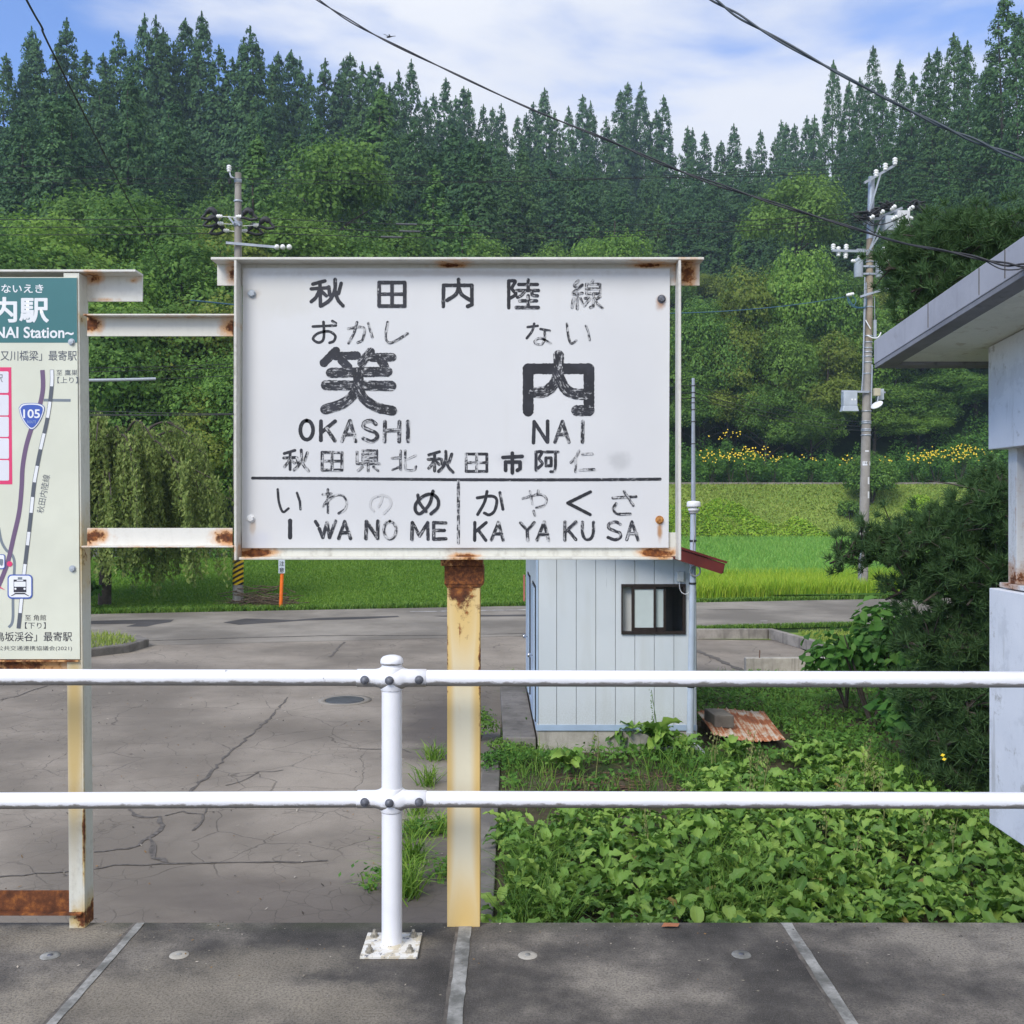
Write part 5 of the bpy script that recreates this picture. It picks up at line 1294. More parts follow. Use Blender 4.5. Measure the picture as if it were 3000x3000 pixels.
YR = 34.9
rxp = lambda px, Y=YR: (px - 1500) / 3000 * Y
rzp = lambda py, Y=YR: CAM_H - (py - HORIZ) / 3000 * Y
rc = lambda py: 2527 + (1742 - py) / (1742 - 520) * 26     # the pole leans a little
t = empty("utility_pole", (rxp(2527), YR, rzp(1742)), "tall leaning utility pole crowded with transformers, boxes and a street lamp", "utility pole")
rp = lambda py: Vector((rxp(rc(py)), YR, rzp(py)))
MB().tube([rp(1745), rp(1400), rp(1000)], [.168, .158, .140], 20).build("shaft", M['pole_conc'], t)
MB().tube([rp(1000), rp(800), rp(700)], [.140, .125, .118], 20).build("shaft_upper", M['pole_brown'], t)
MB().tube([rp(700), rp(620), rp(518)], [.125, .112, .105], 20).build("steel_extension", M['steel_grey'], t)
bands = MB()
for py in (735, 768, 785, 806, 862, 900, 985, 1003, 1020, 1032, 1045, 1062, 1095, 1148, 1205, 1235, 1240, 1258, 1262, 1275):
    r = .125 + (py - 700) / 600 * .035 + .008
    bands.lathe([(r - .006, -.022), (r + .004, -.020), (r + .004, .020), (r - .006, .022)], rp(py), n=16)
bands.build("clamp_bands", M['steel_grey'], t)
mb = MB(); mb.beam((rxp(2524), YR - .25, rzp(543)), (rxp(2620), YR - .1, rzp(486)), .08, .08); mb.beam((rxp(2574), YR - .2, rzp(514)), (rxp(2536), YR - .18, rzp(640)), .05, .05)
ca = mb.build("cross_arm", M['steel_grey'], t)
for px, py in ((2561, 512), (2588, 493), (2616, 477)):
    mb = MB(); insulator(mb, (rxp(px), YR - .18, rzp(py)), (0, 0, 1), 1.4); mb.build("insulator", M['porcelain'], ca)
mb = MB(); mb.beam((rxp(2524), YR - .2, rzp(660)), (rxp(2640), YR - .1, rzp(612)), .08, .08); mb.beam((rxp(2580), YR - .2, rzp(640)), (rxp(2535), YR - .2, rzp(752)), .05, .05); mb.beam((rxp(2548), YR - .3, rzp(650)), (rxp(2665), YR - .2, rzp(640)), .06, .06)
sa = mb.build("switch_arm", M['steel_grey'], t)
MB().box(rxp(2582), rxp(2616), YR - .4, YR + .1, rzp(683), rzp(640)).build("switch_box", M['box_grey'], sa, bevel=.02)
MB().box(rxp(2614), rxp(2650), YR - .5, YR - .05, rzp(672), rzp(628)).build("switch_box", flat('pale_box', (0.58, 0.58, 0.58), .5), sa, bevel=.02)
for px, py in ((2603, 619), (2655, 621), (2569, 633), (2540, 648), (2651, 652), (2607, 649)):
    mb = MB(); insulator(mb, (rxp(px), YR - .45, rzp(py)), (0.6, -.6, .4), 1.25); mb.build("insulator", M['porcelain'], sa)
r = random.Random(4)
for cxp, cyp, n in ((2583, 612, 7), (2672, 612, 7), (2516, 642, 6), (2552, 632, 6)):
    mb = MB()
    for k in range(n):
        c = Vector((rxp(cxp), YR - .4, rzp(cyp)))
        pts = [c + Vector((r.uniform(-.28, .28), r.uniform(-.1, .1), r.uniform(-.16, .16))) for _ in range(4)]
        mb.tube(catmull(pts, 5), .032, 6)
    mb.build("cable_loops", M['rubber'], sa)
for pts, w_ in ((((2520, 640), (2545, 668), (2585, 665), (2640, 640)), .018), (((2480, 640), (2515, 660), (2545, 672), (2575, 645)), .016), (((2495, 655), (2540, 690), (2570, 690), (2600, 670)), .016), (((2580, 612), (2620, 600), (2655, 610), (2690, 635)), .02), (((2690, 655), (2720, 640), (2740, 635), (2800, 637)), .02)):
    MB().tube(catmull([(rxp(a), YR - .5, rzp(b)) for a, b in pts], 6), w_, 6).build("jumper_cable", M['rubber'], sa)
mb = MB(); mb.beam((rxp(2432), YR - .22, rzp(739)), (rxp(2532), YR - .2, rzp(741)), .09, .08); mb.beam((rxp(2515), YR + .22, rzp(728)), (rxp(2636), YR + .22, rzp(729)), .09, .08); mb.beam((rxp(2572), YR - .2, rzp(690)), (rxp(2532), YR - .22, rzp(752)), .05, .05)
ca = mb.build("cross_arm", M['steel_grey'], t)
for px, py in ((2437, 727), (2452, 735), (2452, 743), (2475, 728), (2473, 750), (2585, 736), (2599, 719), (2635, 737)):
    mb = MB(); insulator(mb, (rxp(px), YR - .15, rzp(py)), (0, 0, 1), 1.3 if px != 2635 else .8); mb.build("insulator", M['porcelain'], ca)
MB().tube(catmull([(rxp(2636), YR, rzp(737)), (rxp(2638), YR, rzp(755)), (rxp(2625), YR, rzp(770)), (rxp(2600), YR, rzp(769))], 6), .014, 6).build("jumper_cable", M['rubber'], ca)
for px, sg in ((2512, -1), (2575, 1)):
    c = Vector((rxp(px), YR - .1, 0))
    tr = MB().lathe([(.135, rzp(815)), (.150, rzp(813)), (.150, rzp(768)), (.158, rzp(766)), (.155, rzp(762)), (.05, rzp(759)), (0, rzp(759))], c, n=20)
    tr = tr.build("transformer", M['box_grey'], t)
    mb = MB()
    for py in (782, 804): mb.beam((rxp(px), YR - .05, rzp(py)), (rxp(2543), YR - .12, rzp(py)), .06, .06)
    mb.build("bracket", M['steel_grey'], tr)
    mb = MB(); insulator(mb, (rxp(px + sg * 16), YR - .15, rzp(768)), (sg, -.2, .1), 1.0); insulator(mb, (rxp(px), YR - .1, rzp(756)), (0, 0, 1), .8); mb.build("bushing", M['porcelain'], tr)
mb = MB(); mb.beam((rxp(2514), YR - .2, rzp(873)), (rxp(2596), YR - .3, rzp(848)), .07, .07); la = mb.build("bracket_arm", M['steel_grey'], t)
mb = MB(); insulator(mb, (rxp(2606), YR - .3, rzp(852)), (1, 0, .1), .9); mb.build("insulator", M['porcelain'], la)
mb = MB(); insulator(mb, (rxp(2482), YR - .2, rzp(867)), (1, 0, .2), 1.0); insulator(mb, (rxp(2490), YR - .2, rzp(865)), (1, 0, .2), .9); mb.build("insulator", M['porcelain'], la)
mb = MB()
for pts in (((2476, 872), (2482, 892), (2500, 905), (2530, 905)), ((2490, 868), (2502, 885), (2494, 898), (2480, 880)), ((2478, 874), (2497, 900), (2528, 902), (2532, 880))): mb.tube(catmull([(rxp(a), YR - .2, rzp(b)) for a, b in pts], 6), .014, 6)
mb.build("cable_tail", M['cable_blue'], la)
mb = MB(); mb.tube([(rxp(2529), YR - .16, rzp(815)), (rxp(2523), YR - .17, rzp(1100)), (rxp(2519), YR - .18, rzp(1150))], .022, 6); mb.tube([(rxp(2533), YR - .16, rzp(830)), (rxp(2526), YR - .17, rzp(1010))], .016, 6); mb.tube([(rxp(2557), YR - .16, rzp(870)), (rxp(2558), YR - .17, rzp(940))], .010, 6); mb.box(rxp(2554), rxp(2562), YR - .2, YR - .14, rzp(995), rzp(940)); mb.tube([(rxp(2550), YR - .17, rzp(1070)), (rxp(2547), YR - .17, rzp(1190))], .028, 6)
mb.build("conduit", M['steel_grey'], t)
mb = MB(); mb.tube(catmull([(rxp(2535), YR - .2, rzp(985)), (rxp(2545), YR - .3, rzp(993)), (rxp(2556), YR - .3, rzp(995)), (rxp(2566), YR - .3, rzp(990)), (rxp(2572), YR - .3, rzp(978))], 6), .022, 6); mb.beam((rxp(2530), YR - .18, rzp(940)), (rxp(2544), YR - .2, rzp(966)), .04, .03)
mb.build("cable_sleeve", M['plate_white'], t)
bo = MB(); bo.box(rxp(2464), rxp(2504), YR - .28, YR + .02, rzp(1190), rzp(1148)); bo.hexa([(rxp(2460), YR - .31, rzp(1207)), (rxp(2508), YR - .31, rzp(1207)), (rxp(2508), YR + .05, rzp(1207)), (rxp(2460), YR + .05, rzp(1207))], [(rxp(2464), YR - .281, rzp(1190)), (rxp(2504), YR - .281, rzp(1190)), (rxp(2504), YR + .02, rzp(1190)), (rxp(2464), YR + .02, rzp(1190))])
bo = bo.build("equipment_box", M['box_grey'], t, bevel=.015)
MB().beam((rxp(2462), YR - .1, rzp(1147)), (rxp(2540), YR - .18, rzp(1150)), .07, .07).build("bracket", M['steel_grey'], bo)
mb = MB(); mb.box(rxp(2486), rxp(2491), YR - .2835, YR - .281, rzp(1175), rzp(1170)); mb.box(rxp(2495), rxp(2500), YR - .2835, YR - .281, rzp(1175), rzp(1170)); mb.build("sticker", M['plate_white'], bo)
MB().box(rxp(2568), rxp(2587), YR - .1, YR + .1, rzp(1172), rzp(1140)).build("meter_box", M['box_grey'], t, bevel=.01)
MB().box(rxp(2553), rxp(2571), YR - .3, YR - .12, rzp(1162), rzp(1140)).build("control_box", M['beige'], t, bevel=.01)
MB().beam((rxp(2550), YR - .05, rzp(1150)), (rxp(2592), YR - .05, rzp(1150)), .06, .06).build("box_arm", M['steel_grey'], t)
ax = Vector((-.55, -.35, .75)).normalized()
la = MB().lathe([(.0, .05), (.10, .045), (.20, .02), (.215, 0), (.205, -.012)], (rxp(2555), YR - .45, rzp(1190)), ax, 24).build("street_lamp", M['plate_white'], t)
MB().lathe([(.200, -.011), (.19, -.06), (.12, -.12), (0, -.135)], (rxp(2555), YR - .45, rzp(1190)), ax, 24).build("glass_bowl", flat('greenish_glass', (0.09, 0.17, 0.13), 0.15, 0, .2, 9), la)
MB().tube([(rxp(2555), YR - .45, rzp(1190)), (rxp(2566), YR - .25, rzp(1160))], .02, 8).build("lamp_arm", M['steel_grey'], la)
mb = MB()
def wrap(py0, py1, a0, a1, r):
    c = rp((py0 + py1) / 2); n = 6; vs = []
    for z in (rzp(py1), rzp(py0)):
        for i in range(n + 1):
            a = a0 + (a1 - a0) * i / n; vs.append((c.x + r * math.sin(a), c.y - r * math.cos(a), z))
    mb.add(vs, [(i, i + 1, n + 2 + i, n + 1 + i) for i in range(n)])
wrap(1352, 1364, -.9, .1, .163); wrap(1352, 1364, .6, 1.0, .163); wrap(1398, 1419, .25, .7, .164); wrap(1440, 1460, .3, .75, .166); wrap(1610, 1615, .2, .5, .171); wrap(1320, 1324, -.4, .4, .162)
mb.build("number_plate", M['plate_white'], t)
text_on("lettering", "153", (0, 0, .13, .07), M['ink'], lambda x, y: (rp(1358).x - .115 + x, YR - .168, rzp(1362) + .10 - y), t).location = -Vector(t.location)
MB().tube([(rxp(2516), YR - .15, rzp(1740)), (rxp(2517), YR - .15, rzp(1600))], .035, 8).build("earth_guard", M['steel_grey'], t)

# ------------------------------------------------------------------ cables
def wire(name, pts, r, mat, label, cat="cable", group=None, smooth=True, n=6, parts=()):
    p = catmull(pts, 10) if smooth else pts
    o = MB().tube(p, r, n).build(name, mat)
    return tag(o, label, cat, group)
def span(a, b, sag, n=14):
    a, b = Vector(a), Vector(b)
    return [a.lerp(b, i / n) - Vector((0, 0, sag * 4 * (i / n) * (1 - i / n))) for i in range(n + 1)]
LT = [(675, 494), (699, 527), (690, 541)]; RT = [(2561, 508), (2588, 489), (2616, 473)]
for i, (a, b) in enumerate(zip(LT, RT)):
    A = Vector((lxp(a[0]), YL_ - .15, lzp(a[1]))); Bq = Vector((rxp(b[0]), YR - .18, rzp(b[1])))
    far_l = Vector((A.x - 26, A.y - 3.5, A.z - .3)); far_r = Vector((Bq.x + 24, Bq.y + 4, Bq.z + 0.2))
    pts = span(far_l, A, .25, 8)[:-1] + span(A, Bq, .28)[:-1] + span(Bq, far_r, .25, 8)
    wire("power_line", pts, .008, M['rubber'], "%s of the three thin high wires passing over both pole tops" % ("topmost", "middle", "lowest")[i], "cable", "wires between the utility poles", smooth=False)
LD = [((790, 640), (608, 640)), ((800, 663), (605, 662)), ((768, 682), (622, 684))]; RD = [(2500, 634), (2506, 648), (2515, 660)]
for i in range(3):
    A = Vector((lxp(LD[i][0][0]), YL_, lzp(LD[i][0][1]))); A2 = Vector((lxp(LD[i][1][0]), YL_, lzp(LD[i][1][1]))); Bq = Vector((rxp(RD[i][0]), YR - .4, rzp(RD[i][1])))
    far_l = Vector((A2.x - 24, A2.y - 3.5, A2.z - .35)); far_r = Vector((rxp(2690) + 22, YR + 4, rzp(RD[i][1] + 8)))
    mb = MB(); mb.tube(span(A, Bq, .33), .011, 6); mb.tube(span(A2, far_l, .25, 8), .011, 6); mb.tube(span((rxp(2685), YR - .3, rzp(RD[i][1] - 4)), far_r, .2, 8), .011, 6)
    o = mb.build("power_line", M['rubber']); tag(o, "%s of the three insulated wires running between the black-capped insulators" % ("topmost", "middle", "lowest")[i], "cable", "wires between the utility poles")
    sp = span(A, Bq, .33, 60)
    k0 = 12 if i != 2 else 11
    sl = MB().tube(sp[k0:k0 + 3], .035, 8); sp2 = span(A2, far_l, .25, 60); sl.tube(sp2[16:20], .035, 8)
    q = sl.build("line_sleeve", M['steel_dark'], o); q.location = (0, 0, 0)
wire("service_cable", [W(2476, 870, YR - .2), W(2350, 890, YR - 1.5), W(2200, 906, YR - 3), W(2000, 917, YR - 5), W(1500, 925, YR - 9), W(1000, 920, YR - 13), W(560, 880, YR - 16)], .014, M['cable_blue'], "blue-grey service cable leaving the right pole towards the sign", "cable")
for i, (a, b) in enumerate((((2515, 1237), 1128), ((2512, 1250), 1150), ((2514, 1262), 1166), ((2512, 1098), 1118))):
    z1 = CAM_H - (b - HORIZ) / 3000 * YM
    if i == 3: continue
    pts = span((rxp(a[0]), YR - .2, rzp(a[1])), (mx, YM, z1), .12, 10)
    pts += span((mx, YM, z1), (mx - 14, YM + .5, z1 - .4 + .2 * i), .25, 8)[1:]
    wire("phone_line", pts, .0065, M['rubber'], "%s phone line strung from the leaning pole to the slim mast" % ("upper", "middle", "lower")[i], "cable", "phone lines to the slim mast", smooth=False, n=5)
for i, (py, yb) in enumerate(((1068, 1090), (1078, 1118), (1102, 1140))):
    A = Vector((lxp(684), YL_ - .15, lzp(py))); E_ = Vector((lxp(684) - 13, YL_ - 7.5, lzp(py) - .55))
    pts = span(A, E_, .3, 40)
    o = wire("phone_line", pts, .011, M['rubber'], ("upper phone line with a long grey splice seen between the two signs", "middle phone line seen between the two signs", "lower phone line with a pale splice seen between the two signs")[i], "cable", "phone lines between the signs", smooth=False)
    if i != 1:
        a, b = (13, 19) if i == 0 else (6, 12)
        q = MB().tube(pts[a:b], .045, 8).build("splice_closure", M['rubber' if i == 0 else 'box_grey'], o); q.location = (0, 0, 0)
# heavy twisted cables that cross in front
def twisted(name, pts, r, mat, label, parent_n=2):
    p = catmull([W(*q) for q in pts], 40)
    mb = MB()
    for k in range(parent_n):
        out = []
        for i, c in enumerate(p):
            d = (p[min(i + 1, len(p) - 1)] - p[max(i - 1, 0)]).normalized(); u = d.cross(Vector((0, 1, 0))).normalized(); v = d.cross(u)
            a = i * 0.10 + k * 2 * math.pi / parent_n
            out.append(c + (u * math.cos(a) + v * math.sin(a)) * r * (0.9 + .5 * math.sin(i * .031)))
        mb.tube(out, r, 7)
    return tag(mb.build(name, mat), label, "cable")
twisted("service_cable", [(820, -85, 7.0), (932, 0, 6.8), (1085, 95, 6.5), (1320, 210, 6.2), (1553, 318, 5.9), (1785, 412, 5.6), (2003, 505, 5.3), (2251, 590, 5.0), (2500, 668, 4.7), (2640, 711, 4.5), (2795, 740, 4.32), (2935, 772, 4.2), (3010, 778, 4.15)], .0042, M['rubber'], "black twisted service cable sagging from upper left to the shelter roof")
MB_ = MB().tube(catmull([W(2880, 760, 4.25), W(2930, 787, 4.2), W(2975, 790, 4.17), W(3010, 782, 4.15)], 8), .003, 6)
o = MB_.build("tail_loop", M['rubber'], [x for x in COL.objects if x.name.startswith("service_cable")][-1]); o.location = (0, 0, 0)
twisted("service_cable", [(1980, -70, 5.6), (2092, 0, 5.5), (2210, 75, 5.4), (2440, 205, 5.2), (2600, 290, 5.1), (2760, 370, 5.0), (2900, 430, 4.9), (3060, 492, 4.8)], .0058, flat('blue_black_sheath', (0.035, 0.05, 0.062), 0.45), "thick blue-black cable crossing the upper right of the sky")
tag(MB().tube(catmull([W(60, -40, 9), W(78, 0, 9.3), W(104, 48, 9.8), W(124, 83, 10.2), W(150, 145, 11), W(303, 445, 16), W(362, 559, 19), W(430, 693, 23), W(497, 823, 28), W(560, 930, 34)], 10), [.011] * 91, 6).build("guy_wire", M['rubber']), "thin dark wire slanting down across the hillside at far left", "cable")
# dragonfly by the cable
c = W(1140, 108, 5.0)
t = empty("dragonfly", c, "small dragonfly hovering just above the sagging black cable", "insect")
MB().tube([c + Vector((-.012, 0, -.002)), c + Vector((-.006, 0, -.001)), c + Vector((.004, 0, 0)), c + Vector((.018, 0, .003)), c + Vector((.032, 0, .004))], [.0025, .0042, .0035, .0018, .0013], 8).build("body", M['ink'], t)
wg = flat('wing_film', (0.35, 0.38, 0.42), 0.3)
for s in (-1, 1):
    for k, (dx, l) in enumerate(((-.006, .040), (.0, .036))):
        a = c + Vector((dx, 0, .003)); e = a + Vector((-.02 + .02 * k, s * l * .8, .010 if s > 0 else -.004))
        MB().add([a, a + Vector((.006, 0, .0005)), e + Vector((.007, 0, 0)), e], [(0, 1, 2, 3)]).build("wing", wg, t)
# ------------------------------------------------------------------ trees
def cedar_crown(H, R, rng, base=0.10, tuft=0.62, leaf=0.36, dens=1.0, pw=0.8):
    """tall cedar: drooping sprays in tiers, each spray a rounded tuft of small leaf faces"""
    Q = []
    lean = rng.normal(0, .012, 2)
    n_t = int(400 * dens * (H / 22) * (R / 2.6))
    t = 1 - rng.uniform(0, 1, n_t) ** 0.72          # more low down, where the crown is wide
    t = np.clip(t, 0, .985)
    az = rng.uniform(0, 2 * np.pi, n_t)
    lump = 1 + .14 * np.sin(az * 3 + t * 19 + rng.uniform(0, 6)) + .12 * np.sin(az * 2 - t * 31)
    rad = R * np.minimum(1, ((1 - t) * 1.25) ** pw + .03) * lump * np.sqrt(rng.uniform(.42, 1, n_t)) * (.75 + .25 * sstep(-.02, .25, t))
    z = H * (base + (1 - base) * t) - rad * .28
    C = np.stack([rad * np.cos(az) + lean[0] * z, rad * np.sin(az) + lean[1] * z, z], 1)
    ts = tuft * (0.50 + .65 * (1 - t)) * rng.uniform(.75, 1.3, n_t)
    k = 20
    D = sphere_dirs(n_t * k, rng, -.45).reshape(n_t, k, 3)
    out = np.stack([np.cos(az), np.sin(az), np.full(n_t, .9)], 1)[:, None, :]
    P = C[:, None, :] + D * ts[:, None, None] * rng.uniform(.55, 1.05, (n_t, k, 1)) * np.array([1, 1, .85])
    Nn = D * .8 + out * .55 + rng.normal(0, .35, (n_t, k, 3))
    L = (leaf * (.65 + .5 * (1 - t))[:, None] * rng.uniform(.7, 1.35, (n_t, k))).ravel()
    Q.append(leaves(P.reshape(-1, 3), Nn.reshape(-1, 3), L * 1.35, L * .85, rng))
    # leader
    m = 90; tt = rng.uniform(.88, 1.01, m); a = rng.uniform(0, 6.28, m); r_ = R * .24 * (1.02 - tt) / .14 * rng.uniform(.2, 1, m)
    P = np.stack([r_ * np.cos(a) + lean[0] * H, r_ * np.sin(a) + lean[1] * H, tt * H], 1)
    Q.append(leaves(P, np.stack([np.cos(a), np.sin(a), .5 + 0 * a], 1) + rng.normal(0, .3, (m, 3)), .45, .26, rng, np.tile([0, 0, 1.], (m, 1)) + rng.normal(0, .3, (m, 3))))
    return np.concatenate(Q)
def broad_crown(H, R, rng, lumps=17, per=480, leaf=0.215, base=0.18, flat_=0.75):
    C, S = [], []
    for i in range(lumps):
        d = sphere_dirs(1, rng, -.35)[0]
        r = R * rng.uniform(.45, .78)
        C.append([d[0] * r, d[1] * r, H * (base + (1 - base) * .52) + d[2] * H * (1 - base) * .36]); S.append(R * rng.uniform(.28, .50))
    C = np.array(C); S = np.array(S)
    Q = []
    for c, s in zip(C, S):
        k = int(per * (s / (R * .38)) ** 2)
        D = sphere_dirs(k, rng, -.75)
        ph = rng.uniform(0, 6, 3)
        wob = 1 + .18 * np.sin(D[:, 0] * 6 + ph[0]) + .16 * np.sin(D[:, 1] * 7 + ph[1]) + .12 * np.sin(D[:, 2] * 8 + ph[2])
        P = c + D * s * (wob * rng.uniform(.72, 1.06, k))[:, None] * np.array([1, 1, flat_])
        Nn = D + np.array([0, 0, .5]) + rng.normal(0, .45, (k, 3))
        L = leaf * rng.uniform(.6, 1.4, k)
        Q.append(leaves(P, Nn, L * 1.3, L * .85, rng, bend=.12))
    return np.concatenate(Q)
def trunk_mb(H, r0, r1, rng, limbs=0, R=3.0, base=.2):
    mb = MB(); w = rng.normal(0, .02 * H, 2)
    mb.tube([(0, 0, -.6), (w[0] * .4, w[1] * .4, H * .4), (w[0], w[1], H * .92)], [r0, (r0 + r1) / 2, r1], 8)
    for i in range(limbs):
        a = rng.uniform(0, 6.28); z = H * rng.uniform(base, .6)
        mb.tube([(w[0] * z / H, w[1] * z / H, z), (math.cos(a) * R * .4, math.sin(a) * R * .4, z + H * .12), (math.cos(a) * R * .8, math.sin(a) * R * .8, z + H * .2)], [r0 * .45, r0 * .3, r0 * .1], 6)
    return mb
rng = np.random.default_rng(21)
CED = []
for i in range(7):
    R_ = [3.4, 3.1, 3.6, 2.7, 3.2, 3.8, 2.9][i]
    V, F = quads(cedar_crown(22, R_, rng, base=[.12, .2, .08, .3, .15, .06, .22][i], pw=[.62, .56, .66, .52, .60, .70, .55][i], tuft=[.80, .72, .85, .70, .78, .88, .70][i]))
    CED.append((np_mesh("cedar_crown", V, F, M['cedar']), trunk_mb(22, .24, .04, rng).mesh("cedar_trunk", M['bark'])))
BIGC = []     # finer cedars for the near right slope
for i in range(3):
    V, F = quads(cedar_crown(22, [3.6, 3.2, 3.9][i], rng, base=.05, tuft=.60, leaf=.24, dens=2.0, pw=[.64, .56, .68][i]))
    BIGC.append((np_mesh("cedar_crown", V, F, M['cedar']), trunk_mb(22, .26, .04, rng).mesh("cedar_trunk", M['bark'])))
YNG = []
for i in range(3):
    V, F = quads(cedar_crown(16, [3.0, 2.7, 3.3][i], rng, base=.02, tuft=.55, leaf=.30, dens=1.3, pw=.72))
    YNG.append((np_mesh("cedar_crown", V, F, M['cedar_young']), trunk_mb(16, .2, .04, rng).mesh("cedar_trunk", M['bark'])))
BRD = []
for i, mk in enumerate(('broad', 'broad', 'broad', 'broad_light', 'broad_yellow', 'broad')):
    V, F = quads(broad_crown(10, [4.2, 4.8, 3.8, 4.0, 4.0, 4.6][i], rng, lumps=[18, 22, 15, 17, 18, 20][i]))
    BRD.append((np_mesh("broad_crown", V, F, M[mk]), trunk_mb(10, .22, .07, rng, 5, 4).mesh("broad_trunk", M['bark'])))
FIN = []      # broadleaf crowns with smaller leaves for the nearer edge of the wood
for i, mk in enumerate(('broad', 'broad_light', 'broad_yellow', 'broad')):
    V, F = quads(broad_crown(8, [3.6, 3.3, 3.5, 4.0][i], rng, lumps=17, per=1200, leaf=.135, base=.06))
    FIN.append((np_mesh("leafy_crown", V, F, M[mk]), trunk_mb(8, .16, .05, rng, 6, 3.2, .1).mesh("leafy_trunk", M['bark'])))
def plant_tree(name, kit, x, y, z, s, sz, rot, label, cat, group):
    t = empty(name, (x, y, z), label, cat, group)
    t.rotation_euler = (0, 0, rot); t.scale = (s, s, sz)
    for me, nm in ((kit[0], 'crown'), (kit[1], 'trunk')):
        o = bpy.data.objects.new(nm, me); COL.objects.link(o); o.parent = t
    return t
def ridge(u): return float(np.interp(u, U_T, YR_T))
SKY = [(15, 165), (60, 200), (88, 85), (112, 108), (165, 135), (200, 58), (252, 150), (307, 165), (348, 100), (382, 150), (420, 48), (455, 55), (488, 90), (510, 130), (538, 57), (575, 120), (597, 45), (650, 140), (680, 175), (708, 115), (735, 85), (760, 135), (790, 190), (815, 155), (848, 150), (877, 175), (905, 210),
       (955, 175), (985, 215), (1010, 180), (1030, 160), (1060, 190), (1088, 200), (1110, 190), (1140, 250), (1165, 210), (1205, 178), (1245, 290), (1275, 280), (1305, 230), (1335, 285), (1360, 260), (1377, 265), (1412, 310), (1440, 320), (1470, 308), (1515, 345), (1538, 335), (1560, 305), (1595, 260), (1628, 328), (1664, 315), (1712, 280), (1727, 300), (1775, 345), (1815, 270),
       (1840, 243), (1882, 245), (1920, 325), (1945, 282), (2010, 375), (2028, 380), (2068, 390), (2108, 415), (2152, 368), (2192, 435), (2232, 385), (2270, 405), (2292, 355), (2304, 362), (2330, 365), (2364, 342), (2385, 340), (2440, 180), (2485, 245), (2520, 230), (2555, 138), (2580, 240), (2642, 178), (2680, 215), (2720, 160), (2742, 145), (2800, 100), (2832, 130), (2890, 190), (2952, -10), (2995, 40)]
r = random.Random(3)
nC = 0
def zone(u):
    return "left" if u < -0.24 else ("middle" if u < 0.16 else "right")
SKYL = {"left": "dark cedar standing on the skyline above the left-hand board and sign corner", "middle": "dark cedar on the lower skyline above the middle of the station sign", "right": "tall dark cedar on the skyline above the right pole and shelter roof"}
SLOL = {"left": "cedar below the skyline on the hillside at left", "middle": "cedar below the skyline on the hillside behind the sign", "right": "cedar below the skyline on the right-hand hillside"}
for px, py in SKY:
    u = (px - 1500) / 3000
    Y = ridge(u) * r.uniform(.97, 1.03)
    if px > 2420: Y *= .93
    x = u * Y; ztop = CAM_H + (HORIZ - py) / 3000 * Y
    zg = float(ground_z(x, Y)); H = ztop - zg
    H2 = max(15.0, min(32.0, H)); zg2 = ztop - H2
    big = px > 2420
    kit = (BIGC if big else CED)[r.randrange(3 if big else 7)]
    wd = (1.0 if not big else 1.0) * r.uniform(.82, 1.08)
    if px == 2952: wd = 1.35
    plant_tree("cedar_tree", kit, x, Y, zg2, wd, H2 / 22, r.uniform(0, 6.28), SKYL[zone(u)], "tree", "cedars along the skyline, %s part" % zone(u)); nC += 1
# slope cedars
rg = np.random.default_rng(8)
cand = []
for y in np.arange(60, 232, 6.7):
    for x in np.arange(-130, 130, 6.7):
        xx = x + rg.uniform(-2.6, 2.6); yy_ = y + rg.uniform(-2.6, 2.6); u = xx / yy_
        if abs(u) > .56: continue
        yf = np.interp(u, U_T, YF_T); yr = np.interp(u, U_T, YR_T); t_ = (yy_ - yf) / (yr - yf)
        if t_ > .95 or t_ < 0: continue
        cand.append((xx, yy_, u, t_))
nS = nB = 0
for xx, yy_, u, t_ in cand:
    # how far up the slope the planted cedars reach down
    lo = np.interp(u, [-.5, -.3, -.16, -.05, .05, .2, .3, .42, .5], [.50, .50, .42, .36, .36, .34, .40, .30, .24])
    z = float(ground_z(xx, yy_))
    nz = math.sin(xx * .13 + 1.3) * math.sin(yy_ * .11) * .10
    if t_ > lo + nz:
        if r.random() < (.12 if abs(u) > .3 else .22): continue
        big = u > .26 and yy_ < 150
        kit = BIGC[r.randrange(3)] if big else (YNG[r.randrange(3)] if (r.random() < .10) else CED[r.randrange(7)])
        s = r.uniform(.75, 1.05); hh = r.uniform(.72, 1.0) if t_ > .8 else r.uniform(.80, 1.08)
        plant_tree("cedar_tree", kit, xx, yy_, z, s, hh, r.uniform(0, 6.28), SLOL[zone(u)], "tree", "cedars on the hillside, %s part" % zone(u)); nS += 1
    elif t_ > .03:
        if u > .46: continue
        q = r.random()
        if q < .07: kit, nm, s = YNG[r.randrange(3)], "cedar_tree", r.uniform(.7, 1.0)
        else: kit, nm, s = BRD[r.choice([0, 1, 2, 5, 0, 1, 2, 5, 3, 4])], "broadleaf_tree", r.uniform(.72, 1.12)
        lab = ("young lighter cedar among the broadleaf trees low on the %s slope" if nm == "cedar_tree" else "round broadleaf tree low on the %s slope below the cedars") % {"left": "left", "middle": "middle", "right": "right"}[zone(u)]
        plant_tree(nm, kit, xx, yy_, z - .4, s, s * r.uniform(.85, 1.15), r.uniform(0, 6.28), lab, "tree", ("young cedars, %s slope" if nm == "cedar_tree" else "broadleaf trees, %s slope") % zone(u)); nB += 1
print("trees", nC, nS, nB)
